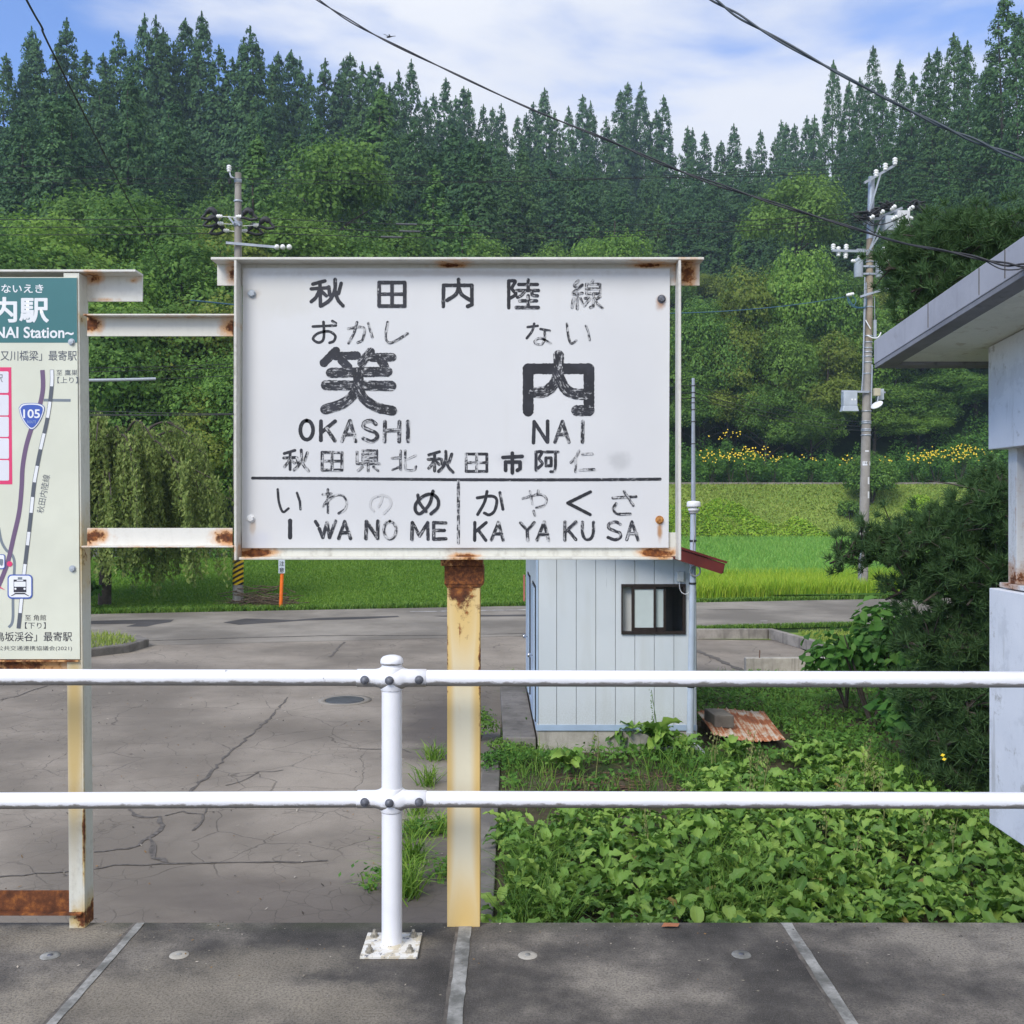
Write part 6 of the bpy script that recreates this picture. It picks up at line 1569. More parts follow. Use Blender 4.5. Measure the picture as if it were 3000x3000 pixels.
# chosen trees that stand out
def place(name, kit, px, py_top, Y, H, s, label, cat="tree", sz=None, zb=None, ref=10.0):
    p = W(px, py_top, Y); z = p.z - H if zb is None else zb
    return plant_tree(name, kit, p.x, Y, z, s, (p.z - z) / ref, r.uniform(0, 6.28), label, cat, None)
place("cedar_tree", YNG[0], 1112, 262, 128, 32, 2.1, "broad light green cedar standing before the dark wood, above the middle of the sign", ref=16)
place("cedar_tree", YNG[1], 1280, 488, 92, 17, 1.15, "slim yellow-green young cedar just above the top edge of the sign", ref=16)
place("cedar_tree", YNG[2], 748, 402, 78, 17, 1.05, "pointed young cedar right behind the left utility pole top", ref=16)
place("broadleaf_tree", BRD[3], 1790, 615, 112, 14, 1.05, "pale yellow-green round tree above the right half of the sign")
place("broadleaf_tree", BRD[1], 960, 440, 86, 14, 1.25, "bright full broadleaf tree between the two young cedars above the sign")
place("broadleaf_tree", BRD[0], 2330, 520, 118, 15, 1.35, "tall spreading broadleaf tree left of the leaning pole top")
# edge of the wood behind the paddies: nearer, finer crowns
edge = [(2150, 800, 97, 2, 1.5, "yellowing tree behind the slim mast"), (2060, 900, 96, 0, 1.2, "dark green tree just right of the sign edge"), (2330, 735, 99, 1, 1.5, "bright vine-covered tree left of the transformers"), (2290, 960, 95, 0, 1.3, "mid green tree halfway down left of the leaning pole"),
        (2420, 985, 94, 2, 1.35, "rounded yellow-green tree left of the leaning pole"), (2130, 1060, 94, 2, 1.1, "low yellowing tree behind the mast top"), (2240, 1130, 93.5, 3, 1.0, "shaded tree at the wood's edge above the flowers"), (2440, 830, 100, 0, 1.5, "dense tree behind the transformers"),
        (2620, 900, 97, 1, 1.4, "light green tree between the pole and the shelter roof"), (2700, 860, 100, 0, 1.6, "dark tree above the shelter roof corner"), (2650, 1130, 95, 0, 1.2, "dark leafy tree under the shelter eave"), (2780, 1100, 96, 3, 1.4, "leafy tree under the eave beside the shelter wall"),
        (2560, 1130, 95, 3, 1.2, "leafy tree directly behind the leaning pole's street lamp"), (2000, 1000, 97, 3, 1.4, "tree behind the right edge of the sign"), (2380, 1180, 93, 3, .95, "low shaded tree beside the equipment box"), (2690, 1230, 93.5, 1, 1.0, "low bright tree under the shelter eave"), (2860, 1180, 95, 0, 1.3, "leafy tree behind the upper shelter wall"),
        (2050, 1130, 93.5, 0, 1.0, "low tree between the sign and the mast")]
for px, py, Y, k, s, lab in edge:
    Y += 5.0; p = W(px, py, Y); zb = float(ground_z(p.x, Y)) + .4
    plant_tree("broadleaf_tree", FIN[k], p.x, Y, zb, s, max(.45, (p.z - zb) / 8.0), r.uniform(0, 6.28), lab, "tree", None)
# left: trees at the foot of the slope seen between the signs and above the board
left_edge = [(330, 950, 47, 0, 1.1, "dark tree behind the weeping tree, left of the gap"), (470, 900, 50, 3, 1.25, "dark broadleaf tree filling the gap between the signs"), (600, 880, 49, 2, 1.1, "reddish-tinged tree beside the hidden pole between the signs"), (300, 800, 54, 1, 1.2, "light feathery tree above the board's eave"), (520, 720, 58, 0, 1.4, "leafy tree above the gap between the signs"),
             (130, 640, 62, 1, 1.6, "wide pale green tree above the information board"), (420, 600, 68, 0, 1.6, "wide green tree left of the utility pole"), (30, 700, 58, 3, 1.5, "dark green tree at the left edge above the board"), (640, 660, 62, 2, 1.3, "olive tree behind the utility pole's lower arm"),
             (640, 1150, 45, 2, .75, "brownish low tree at the sign's left edge"), (560, 1240, 45.5, 3, .8, "shaded shrubby tree behind the hanging branches"), (700, 1050, 46, 0, .9, "dark tree beside the left edge of the station sign, above the brownish one"), (850, 640, 66, 3, 1.5, "deep green tree just above the sign's left corner"), (1050, 700, 64, 0, 1.4, "dense tree above the sign's top edge, left of middle")]
for px, py, Y, k, s, lab in left_edge:
    p = W(px, py, Y); zb = float(ground_z(p.x, Y)) - .3
    plant_tree("broadleaf_tree", FIN[k], p.x, Y, zb, s, max(.45, (p.z - zb) / 8.0), r.uniform(0, 6.28), lab, "tree", None)

# ------------------------------------------------------------------ weeping tree between the signs
rw = np.random.default_rng(31)
tp_ = Vector((-12.3, 30.9, GZ + .1))
t = empty("weeping_tree", tp_, "weeping tree with long hanging leafy branches between the two signs", "tree")
tm = MB(); tm.tube([tp_ + Vector((0, 0, -.3)), tp_ + Vector((.05, 0, 1.8)), tp_ + Vector((-.1, .1, 3.6)), tp_ + Vector((.1, 0, 5.0))], [.20, .16, .13, .08], 12)
LQ, TW = [], []
tm_l = MB()
for i in range(34):
    a = rw.uniform(0, 6.28); rr = rw.uniform(1.0, 2.9); zt_ = rw.uniform(3.6, 5.6)
    if i < 8: a = [-.5, -.2, .1, -.9, -1.3, .4, -1.6, -.05][i]; rr = [3.1, 3.5, 3.0, 2.6, 2.0, 2.6, 1.6, 3.9][i]; zt_ = [4.9, 4.3, 5.2, 5.0, 5.6, 4.6, 5.4, 3.7][i]
    d = Vector((math.cos(a), math.sin(a), 0))
    s0 = tp_ + Vector((0, 0, rw.uniform(2.6, 4.6)))
    apex = tp_ + d * rr * .65 + Vector((0, 0, zt_))
    tip = tp_ + d * rr + Vector((0, 0, zt_ - rw.uniform(.4, .9)))
    br = catmull([s0, s0.lerp(apex, .5) + Vector((0, 0, .35)), apex, tip], 6)
    tm_l.tube(br, list(np.linspace(.06, .015, len(br))), 6)
    for j in range(20):
        b = br[rw.integers(7, len(br))] + Vector(rw.normal(0, .12, 3))
        ln = rw.uniform(.9, 3.6); ln = min(ln, b.z - (GZ + rw.uniform(.1, 1.3)))
        if ln < .3: continue
        off = d * rw.uniform(.05, .5) + Vector((rw.normal(0, .15), rw.normal(0, .15), 0))
        n = int(ln * 46)
        f = rw.uniform(0.03, 1, n)
        P = np.array(b)[None] + np.array(off)[None] * (f ** .6)[:, None] + np.array([0, 0, -ln])[None] * f[:, None]
        P += rw.normal(0, .055, (n, 3))
        td = np.stack([rw.normal(0, .45, n), rw.normal(0, .45, n), -np.ones(n)], 1)
        L_ = rw.uniform(.11, .19, n)
        LQ.append(leaves(P, np.array([0, -.5, .2])[None] + rw.normal(0, .7, (n, 3)), L_, L_ * .42, rw, td))
        if j % 4 == 0: tm_l.tube([b, b + off * .6 + Vector((0, 0, -ln * .4)), b + off + Vector((0, 0, -ln * .95))], [.012, .008, .005], 4)
tm.build("trunk", M['bark'], t); tm_l.build("branches", M['bark'], t)
V, F = quads(np.concatenate(LQ)); np_obj("crown", V, F, M['weeping'], t)
# low stone wall and ground plants under it
st_m = m_conc('mossy_stone', (0.055, 0.06, 0.045), (0.14, 0.14, 0.12), 1.6)
mb = MB(); rr_ = random.Random(9)
x = -24.0
while x < 1.2:
    w_ = rr_.uniform(.5, 1.0)
    for k in range(3): mb.box(x, x + w_ - .03, 43.0 + rr_.uniform(-.06, .06), 43.7, -.75 + k * .38, -.75 + k * .38 + .36)
    x += w_
tag(mb.build("stone_wall", st_m, bevel=.03), "low mossy stone wall along the top of the lawn under the trees", "wall")

# ------------------------------------------------------------------ big pine by the shelter
rp_ = np.random.default_rng(17)
pb = Vector((5.95, 11.6, GZ))
t = empty("pine_tree", pb, "big dark pine with layered boughs beside the white shelter", "tree")
tm = MB(); tm.tube([pb + Vector((0, 0, -.3)), pb + Vector((.05, 0, 2.5)), pb + Vector((-.1, 0, 4.2)), pb + Vector((0, .1, 6.2))], [.20, .15, .10, .03], 12)
tuf = []
def bough(z0, a, ln, rise, wid, n_side, sag=.25):
    d = Vector((math.cos(a), math.sin(a), 0)); s = Vector((-math.sin(a), math.cos(a), 0))
    p0 = pb + Vector((0, 0, z0))
    pts = catmull([p0, p0 + d * ln * .4 + Vector((0, 0, rise * .6)), p0 + d * ln * .75 + Vector((0, 0, rise * .9 - sag * .3)), p0 + d * ln + Vector((0, 0, rise - sag))], 6)
    tm.tube(pts, list(np.linspace(.045, .012, len(pts))), 6)
    for i in range(n_side):
        f = rp_.uniform(.12, 1.0); q = pts[int(f * (len(pts) - 1))]
        off = s * rp_.normal(0, wid * (1.05 - .75 * f)) + Vector((0, 0, rp_.normal(.05, .12))) + d * rp_.normal(0, .12)
        e = q + off
        if i % 3 == 0: tm.tube([q, q.lerp(e, .6) + Vector((0, 0, .02)), e], [.012, .008, .004], 4)
        tuf.append((e, (off * .6 + d * .5 + Vector((0, 0, .55)))))
PB = []
for a_, ln in ((3.02, 1.9), (3.20, 2.4), (3.38, 1.9), (3.60, 1.5), (2.80, 1.5)): PB.append((2.95, a_, ln, -.60, .25, 140))       # top layer of the low boughs
for a_, ln in ((3.05, 1.5), (3.25, 1.8), (3.48, 1.6), (3.75, 1.4)): PB.append((2.15, a_, ln, -.20, .26, 115))
for a_, ln in ((3.00, 1.5), (3.18, 1.65), (3.40, 1.65), (3.65, 1.5), (3.95, 1.3)): PB.append((1.62, a_, ln, -.25, .30, 130))
for a_, ln in ((2.95, 1.4), (3.20, 1.6), (3.45, 1.6), (3.75, 1.5), (4.1, 1.4)): PB.append((1.0, a_, ln, -.2, .36, 150))
for a_, ln in ((3.05, 1.3), (3.30, 1.45), (3.55, 1.5), (3.85, 1.5), (4.25, 1.5)): PB.append((.40, a_, ln, -.05, .40, 160))
for a_, ln in ((3.10, 1.4), (3.40, 1.55), (3.70, 1.6), (4.1, 1.5)): PB.append((-.05, a_, ln, .0, .42, 190))
for z0, a_, ln in ((2.6, 4.0, 1.2), (1.9, 4.3, 1.2), (2.9, 3.9, 1.3), (2.1, 3.9, 1.3), (1.3, 4.5, 1.3), (.7, 4.6, 1.4)): PB.append((z0, a_, ln, .0, .4, 150))
PB += [(4.9, 3.18, 1.75, .75, .38, 200), (5.2, 3.02, 1.6, .70, .42, 200), (4.7, 3.36, 1.6, .65, .4, 200), (4.5, 3.12, 1.5, .55, .4, 170), (4.35, 3.5, 1.4, .5, .4, 160), (5.3, 3.3, 1.3, .6, .45, 170), (5.4, 3.1, 1.1, .5, .45, 150), (4.9, 2.85, 1.5, .65, .45, 170), (5.5, 2.9, 1.0, .4, .4, 120), (5.0, 3.25, 1.5, .7, .42, 180)]
for z0, a_, ln, rise, wid, n in PB:
    bough(z0 + .35, a_, ln, rise, wid, n)
NQ = []
E_ = np.array([list(e) for e, _ in tuf]); Dr = unit(np.array([list(v) for _, v in tuf]))
k = 40; n = len(E_)
D = unit(Dr[:, None, :] * .75 + rp_.normal(0, .62, (n, k, 3)))
Ln = rp_.uniform(.085, .15, (n, k, 1)); A = E_[:, None, :] + rp_.normal(0, .012, (n, k, 3)); Bt = A + D * Ln
sd = unit(np.cross(D, rp_.normal(size=(n, k, 3)))) * .0058
Q = np.stack([A - sd, A + sd, Bt], 2).reshape(-1, 3)
tm.build("trunk", M['bark'], t)
np_obj("crown", Q, np.arange(len(Q)).reshape(-1, 3), M['pine'], t)

# ------------------------------------------------------------------ bushes
def bush(name, kit_mat, p, R, H, n, leaf, label, cat="shrub", group=None, rng_=rg, asp=.6, lumps=9):
    t = empty(name, p, label, cat, group)
    Q, six = [], []
    for i in range(lumps):
        d = sphere_dirs(1, rng_, -.1)[0]; c = np.array([d[0] * R * .55, d[1] * R * .55, H * .45 + d[2] * H * .32]); s = R * rng_.uniform(.32, .55)
        m = n // lumps; D = sphere_dirs(m, rng_, -.5)
        P = c + D * s * rng_.uniform(.55, 1.12, (m, 1)) * np.array([1, 1, min(1.2, H / R * .7)])
        P[:, 2] = np.maximum(P[:, 2], .03)
        L_ = leaf * rng_.uniform(.6, 1.4, m)
        if asp > .6: six.append((P, D + np.array([0, 0, .6]) + rng_.normal(0, .4, (m, 3)), L_)); continue
        Q.append(leaves(P, D + np.array([0, 0, .6]) + rng_.normal(0, .4, (m, 3)), L_, L_ * asp, rng_, bend=.15))
    V, F = quads(np.concatenate(Q)) if Q else leaves6(np.concatenate([a for a, b, c in six]), np.concatenate([b for a, b, c in six]), np.concatenate([c for a, b, c in six]), np.concatenate([c for a, b, c in six]) * asp, rng_)
    o = np_obj("foliage", V, F, M[kit_mat], t); o.location = (0, 0, 0)
    mb = MB()
    for i in range(5):
        a = rng_.uniform(0, 6.28); mb.tube([(0, 0, -.1), (math.cos(a) * R * .3, math.sin(a) * R * .3, H * .4), (math.cos(a) * R * .55, math.sin(a) * R * .55, H * .75)], [.03 * R, .02 * R, .008 * R], 5)
    o = mb.build("stems", M['bark'], t); o.location = (0, 0, 0)
    return t
bush("shrub", 'broad', Vector((31.0, 88.5, float(ground_z(31, 88.5)) - .3)), 2.5, 4.6, 5200, .24, "dark round bush on the grassy bank left of the leaning pole")
bush("shrub", 'broad', Vector((28.6, 86.5, float(ground_z(28.6, 86.5)) - .3)), 1.5, 2.0, 1800, .22, "low brownish bush at the foot of the bank by the paddy")
bush("broadleaf_shrub", 'shrub', W(2560, 2050, 14.2) + Vector((0, 0, -.35)), .95, 1.7, 1100, .16, "big-leaved shrub growing at the left edge of the pine", asp=.62)
bush("broadleaf_shrub", 'shrub', W(2480, 2000, 15.2) + Vector((0, 0, -.3)), .65, .95, 520, .14, "small big-leaved shrub beside the concrete beam", asp=.62)
bush("broadleaf_shrub", 'shrub', Vector((5.1, 12.2, GZ)), .9, 1.1, 700, .16, "shaded leafy shrub at the pine's foot", asp=.6)
# tall weeds with yellow flowers at the top of the bank
fl_r = np.random.default_rng(41)
for i, (px, py, sc, nf, lab) in enumerate(((2085, 1335, 1.0, 26, "leftmost clump of yellow-flowered weeds beside the mast"), (2140, 1330, .8, 16, "small yellow-flowered clump right of the mast"), (2195, 1325, 1.1, 34, "full yellow-flowered clump midway between mast and leaning pole"), (2265, 1340, .7, 12, "sparse yellow-flowered clump left of the leaning pole"), (2375, 1340, .6, 7, "tiny yellow-flowered clump nearest the leaning pole's left side"),
                                    (2480, 1345, .7, 9, "sparse yellow-flowered clump close behind the leaning pole"), (2580, 1350, .7, 9, "small yellow-flowered clump just right of the leaning pole"), (2680, 1340, .9, 20, "yellow-flowered clump under the shelter eave, left one"), (2745, 1330, 1.1, 36, "dense yellow-flowered clump under the shelter eave"), (2810, 1322, 1.1, 42, "largest yellow-flowered clump beside the shelter wall"), (2130, 1270, .9, 12, "high yellow flowers among the trees by the mast"))):
    Y = 93.5 if py < 1300 else 91.5
    p = W(px, py, Y); zb = float(ground_z(p.x, Y)); 
    t = bush("flowering_weed", 'shrub', Vector((p.x, Y, zb - .1)), 1.3 * sc, max(1.2, p.z - zb + .3), 900, .20, lab, "flowers", "yellow flowers along the wood's edge", fl_r)
    n = int(nf * 1.4); P = np.stack([fl_r.normal(0, .75 * sc, n), -1.0 * sc + fl_r.normal(0, .3, n), (p.z - zb) + np.sin(np.arange(n) * 1.7) * .3 * sc + fl_r.normal(0, .22 * sc, n)], 1)
    V, F = quads(leaves(P, np.array([0, -1., .5])[None] + fl_r.normal(0, .3, (n, 3)), fl_r.uniform(.10, .22, n), .14, fl_r))
    o = np_obj("flowers", V, F, M['flower'], t); o.location = (0, 0, 0)
def scatter_leaf(name, mat, xs_, ys_, n, leaf, hmax, seed, zf=ground_z, mask=None, kind='stuff', label=None, cat=None, asp=.6, up=.8):
    g = np.random.default_rng(seed)
    x = xs_(g, n); y = ys_(g, n)
    if mask is not None:
        k = mask(x, y); x, y = x[k], y[k]
    n = len(x); z = zf(x, y)
    h = hmax * g.uniform(.1, 1, n) * (.55 + .45 * np.sin(x * 1.7 + np.sin(y * 1.3) * 2) * np.sin(y * 1.1 + 1))
    L_ = leaf * g.uniform(.6, 1.4, n)
    V, F = quads(leaves(np.stack([x, y, z + np.maximum(h, .02)], 1), np.array([0, -.25, up])[None] + g.normal(0, .45, (n, 3)), L_, L_ * asp, g, bend=.15))
    o = np_obj(name, V, F, mat); return tag(o, label, cat, None, kind)
def blades(name, mat, x, y, z, h, w, lean, seed, label=None, cat=None, kind='stuff', curve=.35):
    """grass blades: two-segment tapering strips"""
    g = np.random.default_rng(seed); n = len(x)
    a = g.uniform(0, 6.28, n); b = g.uniform(0, 6.28, n)
    h = h * g.uniform(.6, 1.25, n); ln = lean * g.uniform(.2, 1.3, n)
    P0 = np.stack([x, y, z], 1); s = np.stack([np.cos(a), np.sin(a), 0 * a], 1) * (w * g.uniform(.6, 1.3, n))[:, None] / 2
    d = np.stack([np.cos(b), np.sin(b), 0 * b], 1)
    P1 = P0 + d * (ln * h * curve)[:, None] + np.array([0, 0, 1.])[None] * (h * .6)[:, None]
    P2 = P0 + d * (ln * h)[:, None] + np.array([0, 0, 1.])[None] * (h * (1 - .25 * ln))[:, None]
    V = np.stack([P0 - s, P0 + s, P1 + s * .8, P1 - s * .8, P2], 1).reshape(-1, 3)
    k = np.arange(n)[:, None] * 5
    F = np.concatenate([k + np.array([[0, 1, 2, 3]]), k + np.array([[3, 2, 4, 4]])])
    me = bpy.data.meshes.new(name)
    # the tips are triangles
    faces = np.concatenate([(k + np.array([[0, 1, 2]])), (k + np.array([[0, 2, 3]])), (k + np.array([[3, 2, 4]]))])
    o = np_obj(name, V, faces, mat); return tag(o, label, cat, None, kind)
U_ = lambda a, b: (lambda g, n: g.uniform(a, b, n))
# band of rank weeds along the top of the bank
scatter_leaf("tall_weeds", M['shrub'], U_(10, 47), U_(91.9, 98), 34000, .26, 2.9, 51, label="rank green weeds below the wood's edge, above the grassy bank", cat="weeds")
# terrace path at the bank's lip: a pale concrete kerb
mb = MB()
for a, b in zip(np.arange(10, 46, 3.0), np.arange(13, 49, 3.0)):
    z0 = 3.05 
    mb.box(a, b - .02, 91.25, 91.6, 2.6, 3.50)
tag(mb.build("bank_kerb", M['concrete']), "thin pale concrete kerb line along the top of the grassy bank", "kerb")
g_ = np.random.default_rng(52)
n = 30000; x = g_.uniform(9, 46, n); y = g_.uniform(83.6, 91.2, n)
blades("bank_grass", M['bank_grass'], x, y, ground_z(x, y), .20, .09, 1.2, 53, "dry olive grass covering the bank beyond the paddy", "grass")
scatter_leaf("bank_creeper", M['bank_leaf'], U_(9, 46), U_(83.4, 90.0), 46000, .26, .45, 54, mask=lambda x, y: (y < 87.0 + 1.6 * np.sin(x * .35 + 2) + .8 * np.sin(x * 1.1)) & ((x < 27) | (x > 33.5)), label="bright yellow-green creeper along the foot of the bank", cat="creeper")
sheet("grass_bank", lambda y: 7.5, lambda y: y * .53, 84.0, 91.2, M['bank_sheet'], .03, 60, 16, ground_z)
# rice
fe = lambda x: far_edge(x)
n = 60000; x = g_.uniform(4.5, 17, n); y = fe(x) + .9 + g_.uniform(0, 1, n) ** 1.3 * 6.5
blades("rice_plants", M['rice_yellow'], x, y, np.full(n, GZ - .1), .66, .030, .35, 61, "ripening yellow-green rice standing along the road edge", "rice")
n = 90000; y = fe(12) + 5.5 + g_.uniform(0, 1, n) ** 1.7 * (83.5 - fe(12) - 5.5); x = y * g_.uniform(.135, .43, n)
blades("rice_plants", M['rice_green'], x, y, np.full(n, GZ - .1), .60, .065, .35, 62, "blue-green rice filling the paddy up to the bank", "rice")
sheet("paddy", lambda y: 4.0, lambda y: max(12, y * .5), 33.5, 84, M['paddy_sheet'], .22, 24, 40, lambda x, y: np.full(len(x), GZ - .1) + 0 * x)
n = 16000; x = g_.uniform(4, 17, n); y = fe(x) + .12 + g_.uniform(0, 1, n) * 1.1
blades("verge_grass", M['grass'], x, y, ground_z(x, y), .16, .03, .8, 63, "rough green grass verge between the road and the rice", "grass")
# lawn at the left
sheet("lawn", lambda y: -26, lambda y: 3.6, 29.2, 44, M['lawn_sheet'], .006, 60, 50, lambda x, y: np.where(y > fe(x) + .1, ground_z(x, y), GZ - .1))
n = 120000; x = g_.uniform(-17, 3.4, n); y = fe(x) + .10 + g_.uniform(0, 1, n) ** 1.5 * 13
blades("lawn_grass", M['lawn'], x, y, ground_z(x, y), .085, .028, .6, 64, "smooth bright green lawn sloping up beyond the road", "grass")
n = 3500; x = g_.uniform(-14, 3.4, n); y = fe(x) + g_.uniform(.02, .35, n)
blades("lawn_edge_grass", M['grass'], x, y, ground_z(x, y), .20, .03, .9, 65, "longer ragged grass along the lawn's road edge", "grass")
scatter_leaf("undergrowth", M['shrub'], U_(-16, 2), U_(42, 46), 9000, .16, .9, 66, label="low shaded undergrowth at the top of the lawn", cat="undergrowth")
bush("ground_shrub", 'shrub', W(262, 1765, 29.3) + Vector((-.4, .3, -.25)), .8, .95, 500, .15, "small leafy clump at the foot of the weeping tree", asp=.7)
# heap of cut twigs
t_ = MB(); rr_ = random.Random(12); pc = W(772, 1775, 31.2)
for i in range(150):
    a = rr_.uniform(-.5, .5) + (3.14 if rr_.random() < .5 else 0); ln = rr_.uniform(.3, .9); q = rr_.uniform(0, 1)
    c = pc + Vector((rr_.gauss(0, .45), rr_.gauss(0, .25), (1 - q) ** 1.0 * .62 * rr_.random() + .02))
    d = Vector((math.cos(a), math.sin(a) * .5, rr_.uniform(-.3, .3))) * ln / 2
    t_.tube([c - d, c + d + Vector((0, 0, rr_.uniform(-.05, .05)))], [.016, .006], 4)
tag(t_.build("brush_pile", M['dry']), "heap of dry cut twigs on the lawn edge between pole and orange post", "brush pile")

# ------------------------------------------------------------------ weed bed between platform, hut and shelter
sheet("weed_bed", -0.16, 16, 4.12, 18.4, M['soil'], .008, 40, 40)
sheet("grass_verge", 2.45, 16, 18.45, 25.6, M['lawn_sheet'], .006, 30, 20) if False else None
sheet("grass_verge", lambda y: 6.3 + (23.6 - y) * .22 if y < 23.6 else -.5 + 2.4, lambda y: 16, 18.4, 24.6, M['bank_sheet'], .012, 30, 20)
rd = np.random.default_rng(71)
def dock_leaf(L, Wd, rng_, curl, wav):
    """one broad leaf along +Y, mid-rib folded, edge waved; 9 x 5 grid"""
    nv, nu_ = 8, 5
    V = np.zeros((nv, nu_, 3)); UVq = np.zeros((nv, nu_, 2))
    ph = rng_.uniform(0, 6)
    for j in range(nv):
        v = j / (nv - 1)
        w = Wd * (np.sin(np.pi * min(1, (v * .86 + .14)) ** .85) ** .75) * (1 if v < .98 else .12)
        if v < .14: w = Wd * (.12 + v * 4.5)
        for i in range(nu_):
            s = (i / (nu_ - 1) - .5) * 2
            y = L * v * math.cos(curl * v * .55); z = L * (v * .42 - curl * v * v * .62)
            e = wav * Wd * math.sin(v * 17 + ph + s * 1.4) * abs(s) ** 1.5
            V[j, i] = (s * w * .5, y, z + .30 * w * abs(s) + e); UVq[j, i] = ((s + 1) / 2, v)
    return V.reshape(-1, 3), UVq.reshape(-1, 2)
LF = [dock_leaf(1, [.44, .36, .50, .34, .54, .40][i], rd, [.7, 1.0, .85, .55, .95, 1.25][i], [.17, .24, .15, .20, .13, .19][i]) for i in range(6)]
LFq = np.array([[j * 5 + i, j * 5 + i + 1, (j + 1) * 5 + i + 1, (j + 1) * 5 + i] for j in range(7) for i in range(4)])
def rosettes(pts, rng_, size=(.10, .19), nl=(9, 15), lift=.05):
    Vs, Fs, Us = [], [], []; k = 0
    for x, y, z, sc in pts:
        n = rng_.integers(nl[0], nl[1]); a0 = rng_.uniform(0, 6.28)
        for q in range(n):
            V, U = LF[rng_.integers(0, 6)]
            L_ = rng_.uniform(*size) * sc; a = a0 + q * 2.4 + rng_.normal(0, .25); tilt = rng_.uniform(-.25, .75); roll = rng_.normal(0, .35)
            V = V * L_
            c, s = math.cos(roll), math.sin(roll); V = np.stack([V[:, 0] * c + V[:, 2] * s, V[:, 1], -V[:, 0] * s + V[:, 2] * c], 1)
            c, s = math.cos(tilt), math.sin(tilt); V = np.stack([V[:, 0], V[:, 1] * c - V[:, 2] * s, V[:, 1] * s + V[:, 2] * c], 1)
            c, s = math.cos(a), math.sin(a); V = np.stack([V[:, 0] * c - V[:, 1] * s, V[:, 0] * s + V[:, 1] * c, V[:, 2]], 1)
            st = rng_.uniform(.0, .06) * sc
            V = V + np.array([x - s * st, y + c * st, z + lift * sc + rng_.uniform(0, .14) * sc])
            Vs.append(V); Fs.append(LFq + k); Us.append(U); k += len(V)
    return np.concatenate(Vs), np.concatenate(Fs), np.concatenate(Us)
def dock(name, pts, rng_, parent=None, **kw):
    V, F, U = rosettes(pts, rng_, **kw)
    o = np_obj(name, V, F, M['dock'], parent, smooth=True)
    ul = o.data.uv_layers.new(name="UVMap"); ul.data.foreach_set('uv', U[F.ravel()].astype(np.float32).ravel())
    return o
pts = []
for y in np.arange(7.0, 13.6, .205):
    for x in np.arange(0.0, 5.6, .215):
        xx = x + rd.uniform(-.13, .13); yy_ = y + rd.uniform(-.12, .12)
        px = xx / yy_ * 3000 + 1500; py = HORIZ + (CAM_H - GZ) * 3000 / yy_
        if px > 3150: continue
        top = np.interp(px, [1400, 1560, 1700, 1990, 2020, 2100, 2300, 2420, 2520, 2700, 3000], [2410, 2370, 2352, 2365, 2330, 2260, 2170, 2190, 2250, 2330, 2420])
        if py < top + (62 if px < 2000 else 26) + 8 * math.sin(px * .05): continue
        if 2030 < px < 2330 and py < 2300: continue
        if px < 1480 and py > 2250 and rd.random() < .2: continue
        if py > 2560 and px < 2000 and rd.random() < .25: continue
        pts.append((xx, yy_, GZ + .02, rd.uniform(.85, 1.3)))
pts += [(x + rd.normal(0, .09), y + rd.normal(0, .09), z, rd.uniform(.5, .75)) for x, y, z, s in list(pts) if rd.random() < .6]
o = dock("dock_weeds", pts, rd); tag(o, "bed of broad crinkled dock leaves below the platform edge", "weeds", None, 'stuff')
print("dock plants", len(pts), len(o.data.polygons))
gq = np.random.default_rng(76); n = 5200; x = gq.uniform(.0, 5.2, n); y = gq.uniform(7.3, 12.2, n); k = np.sin(x * 2.9 + 1.7) + np.sin(y * 3.7 + x) > .75; x, y = x[k], y[k]
blades("weed_grass", M['grass'], x, y, np.full(len(x), GZ + .02), .36, .010, 1.2, 77, "thin grass poking up between the dock leaves", "grass")
sp = MB()
for i in range(26):
    x0, y0 = rd.uniform(.3, 4.6), rd.uniform(7.8, 11.5); p0 = Vector((x0, y0, GZ)); h = rd.uniform(.38, .62)
    sp.tube([p0, p0 + Vector((rd.normal(0, .03), 0, h * .6)), p0 + Vector((rd.normal(0, .06), 0, h))], [.008, .006, .003], 5)
    for j in range(16):
        q = p0 + Vector((rd.normal(0, .02), rd.normal(0, .02), h * rd.uniform(.55, 1.0))); sp.tube([q, q + Vector((.0, 0, .018))], [.009, .004], 4)
tag(sp.build("dock_spikes", flat('seed_spike', (0.20, 0.22, 0.07), .8, var=.5, sc=20)), "thin seed spikes standing over the dock bed", "weeds", None, 'stuff')
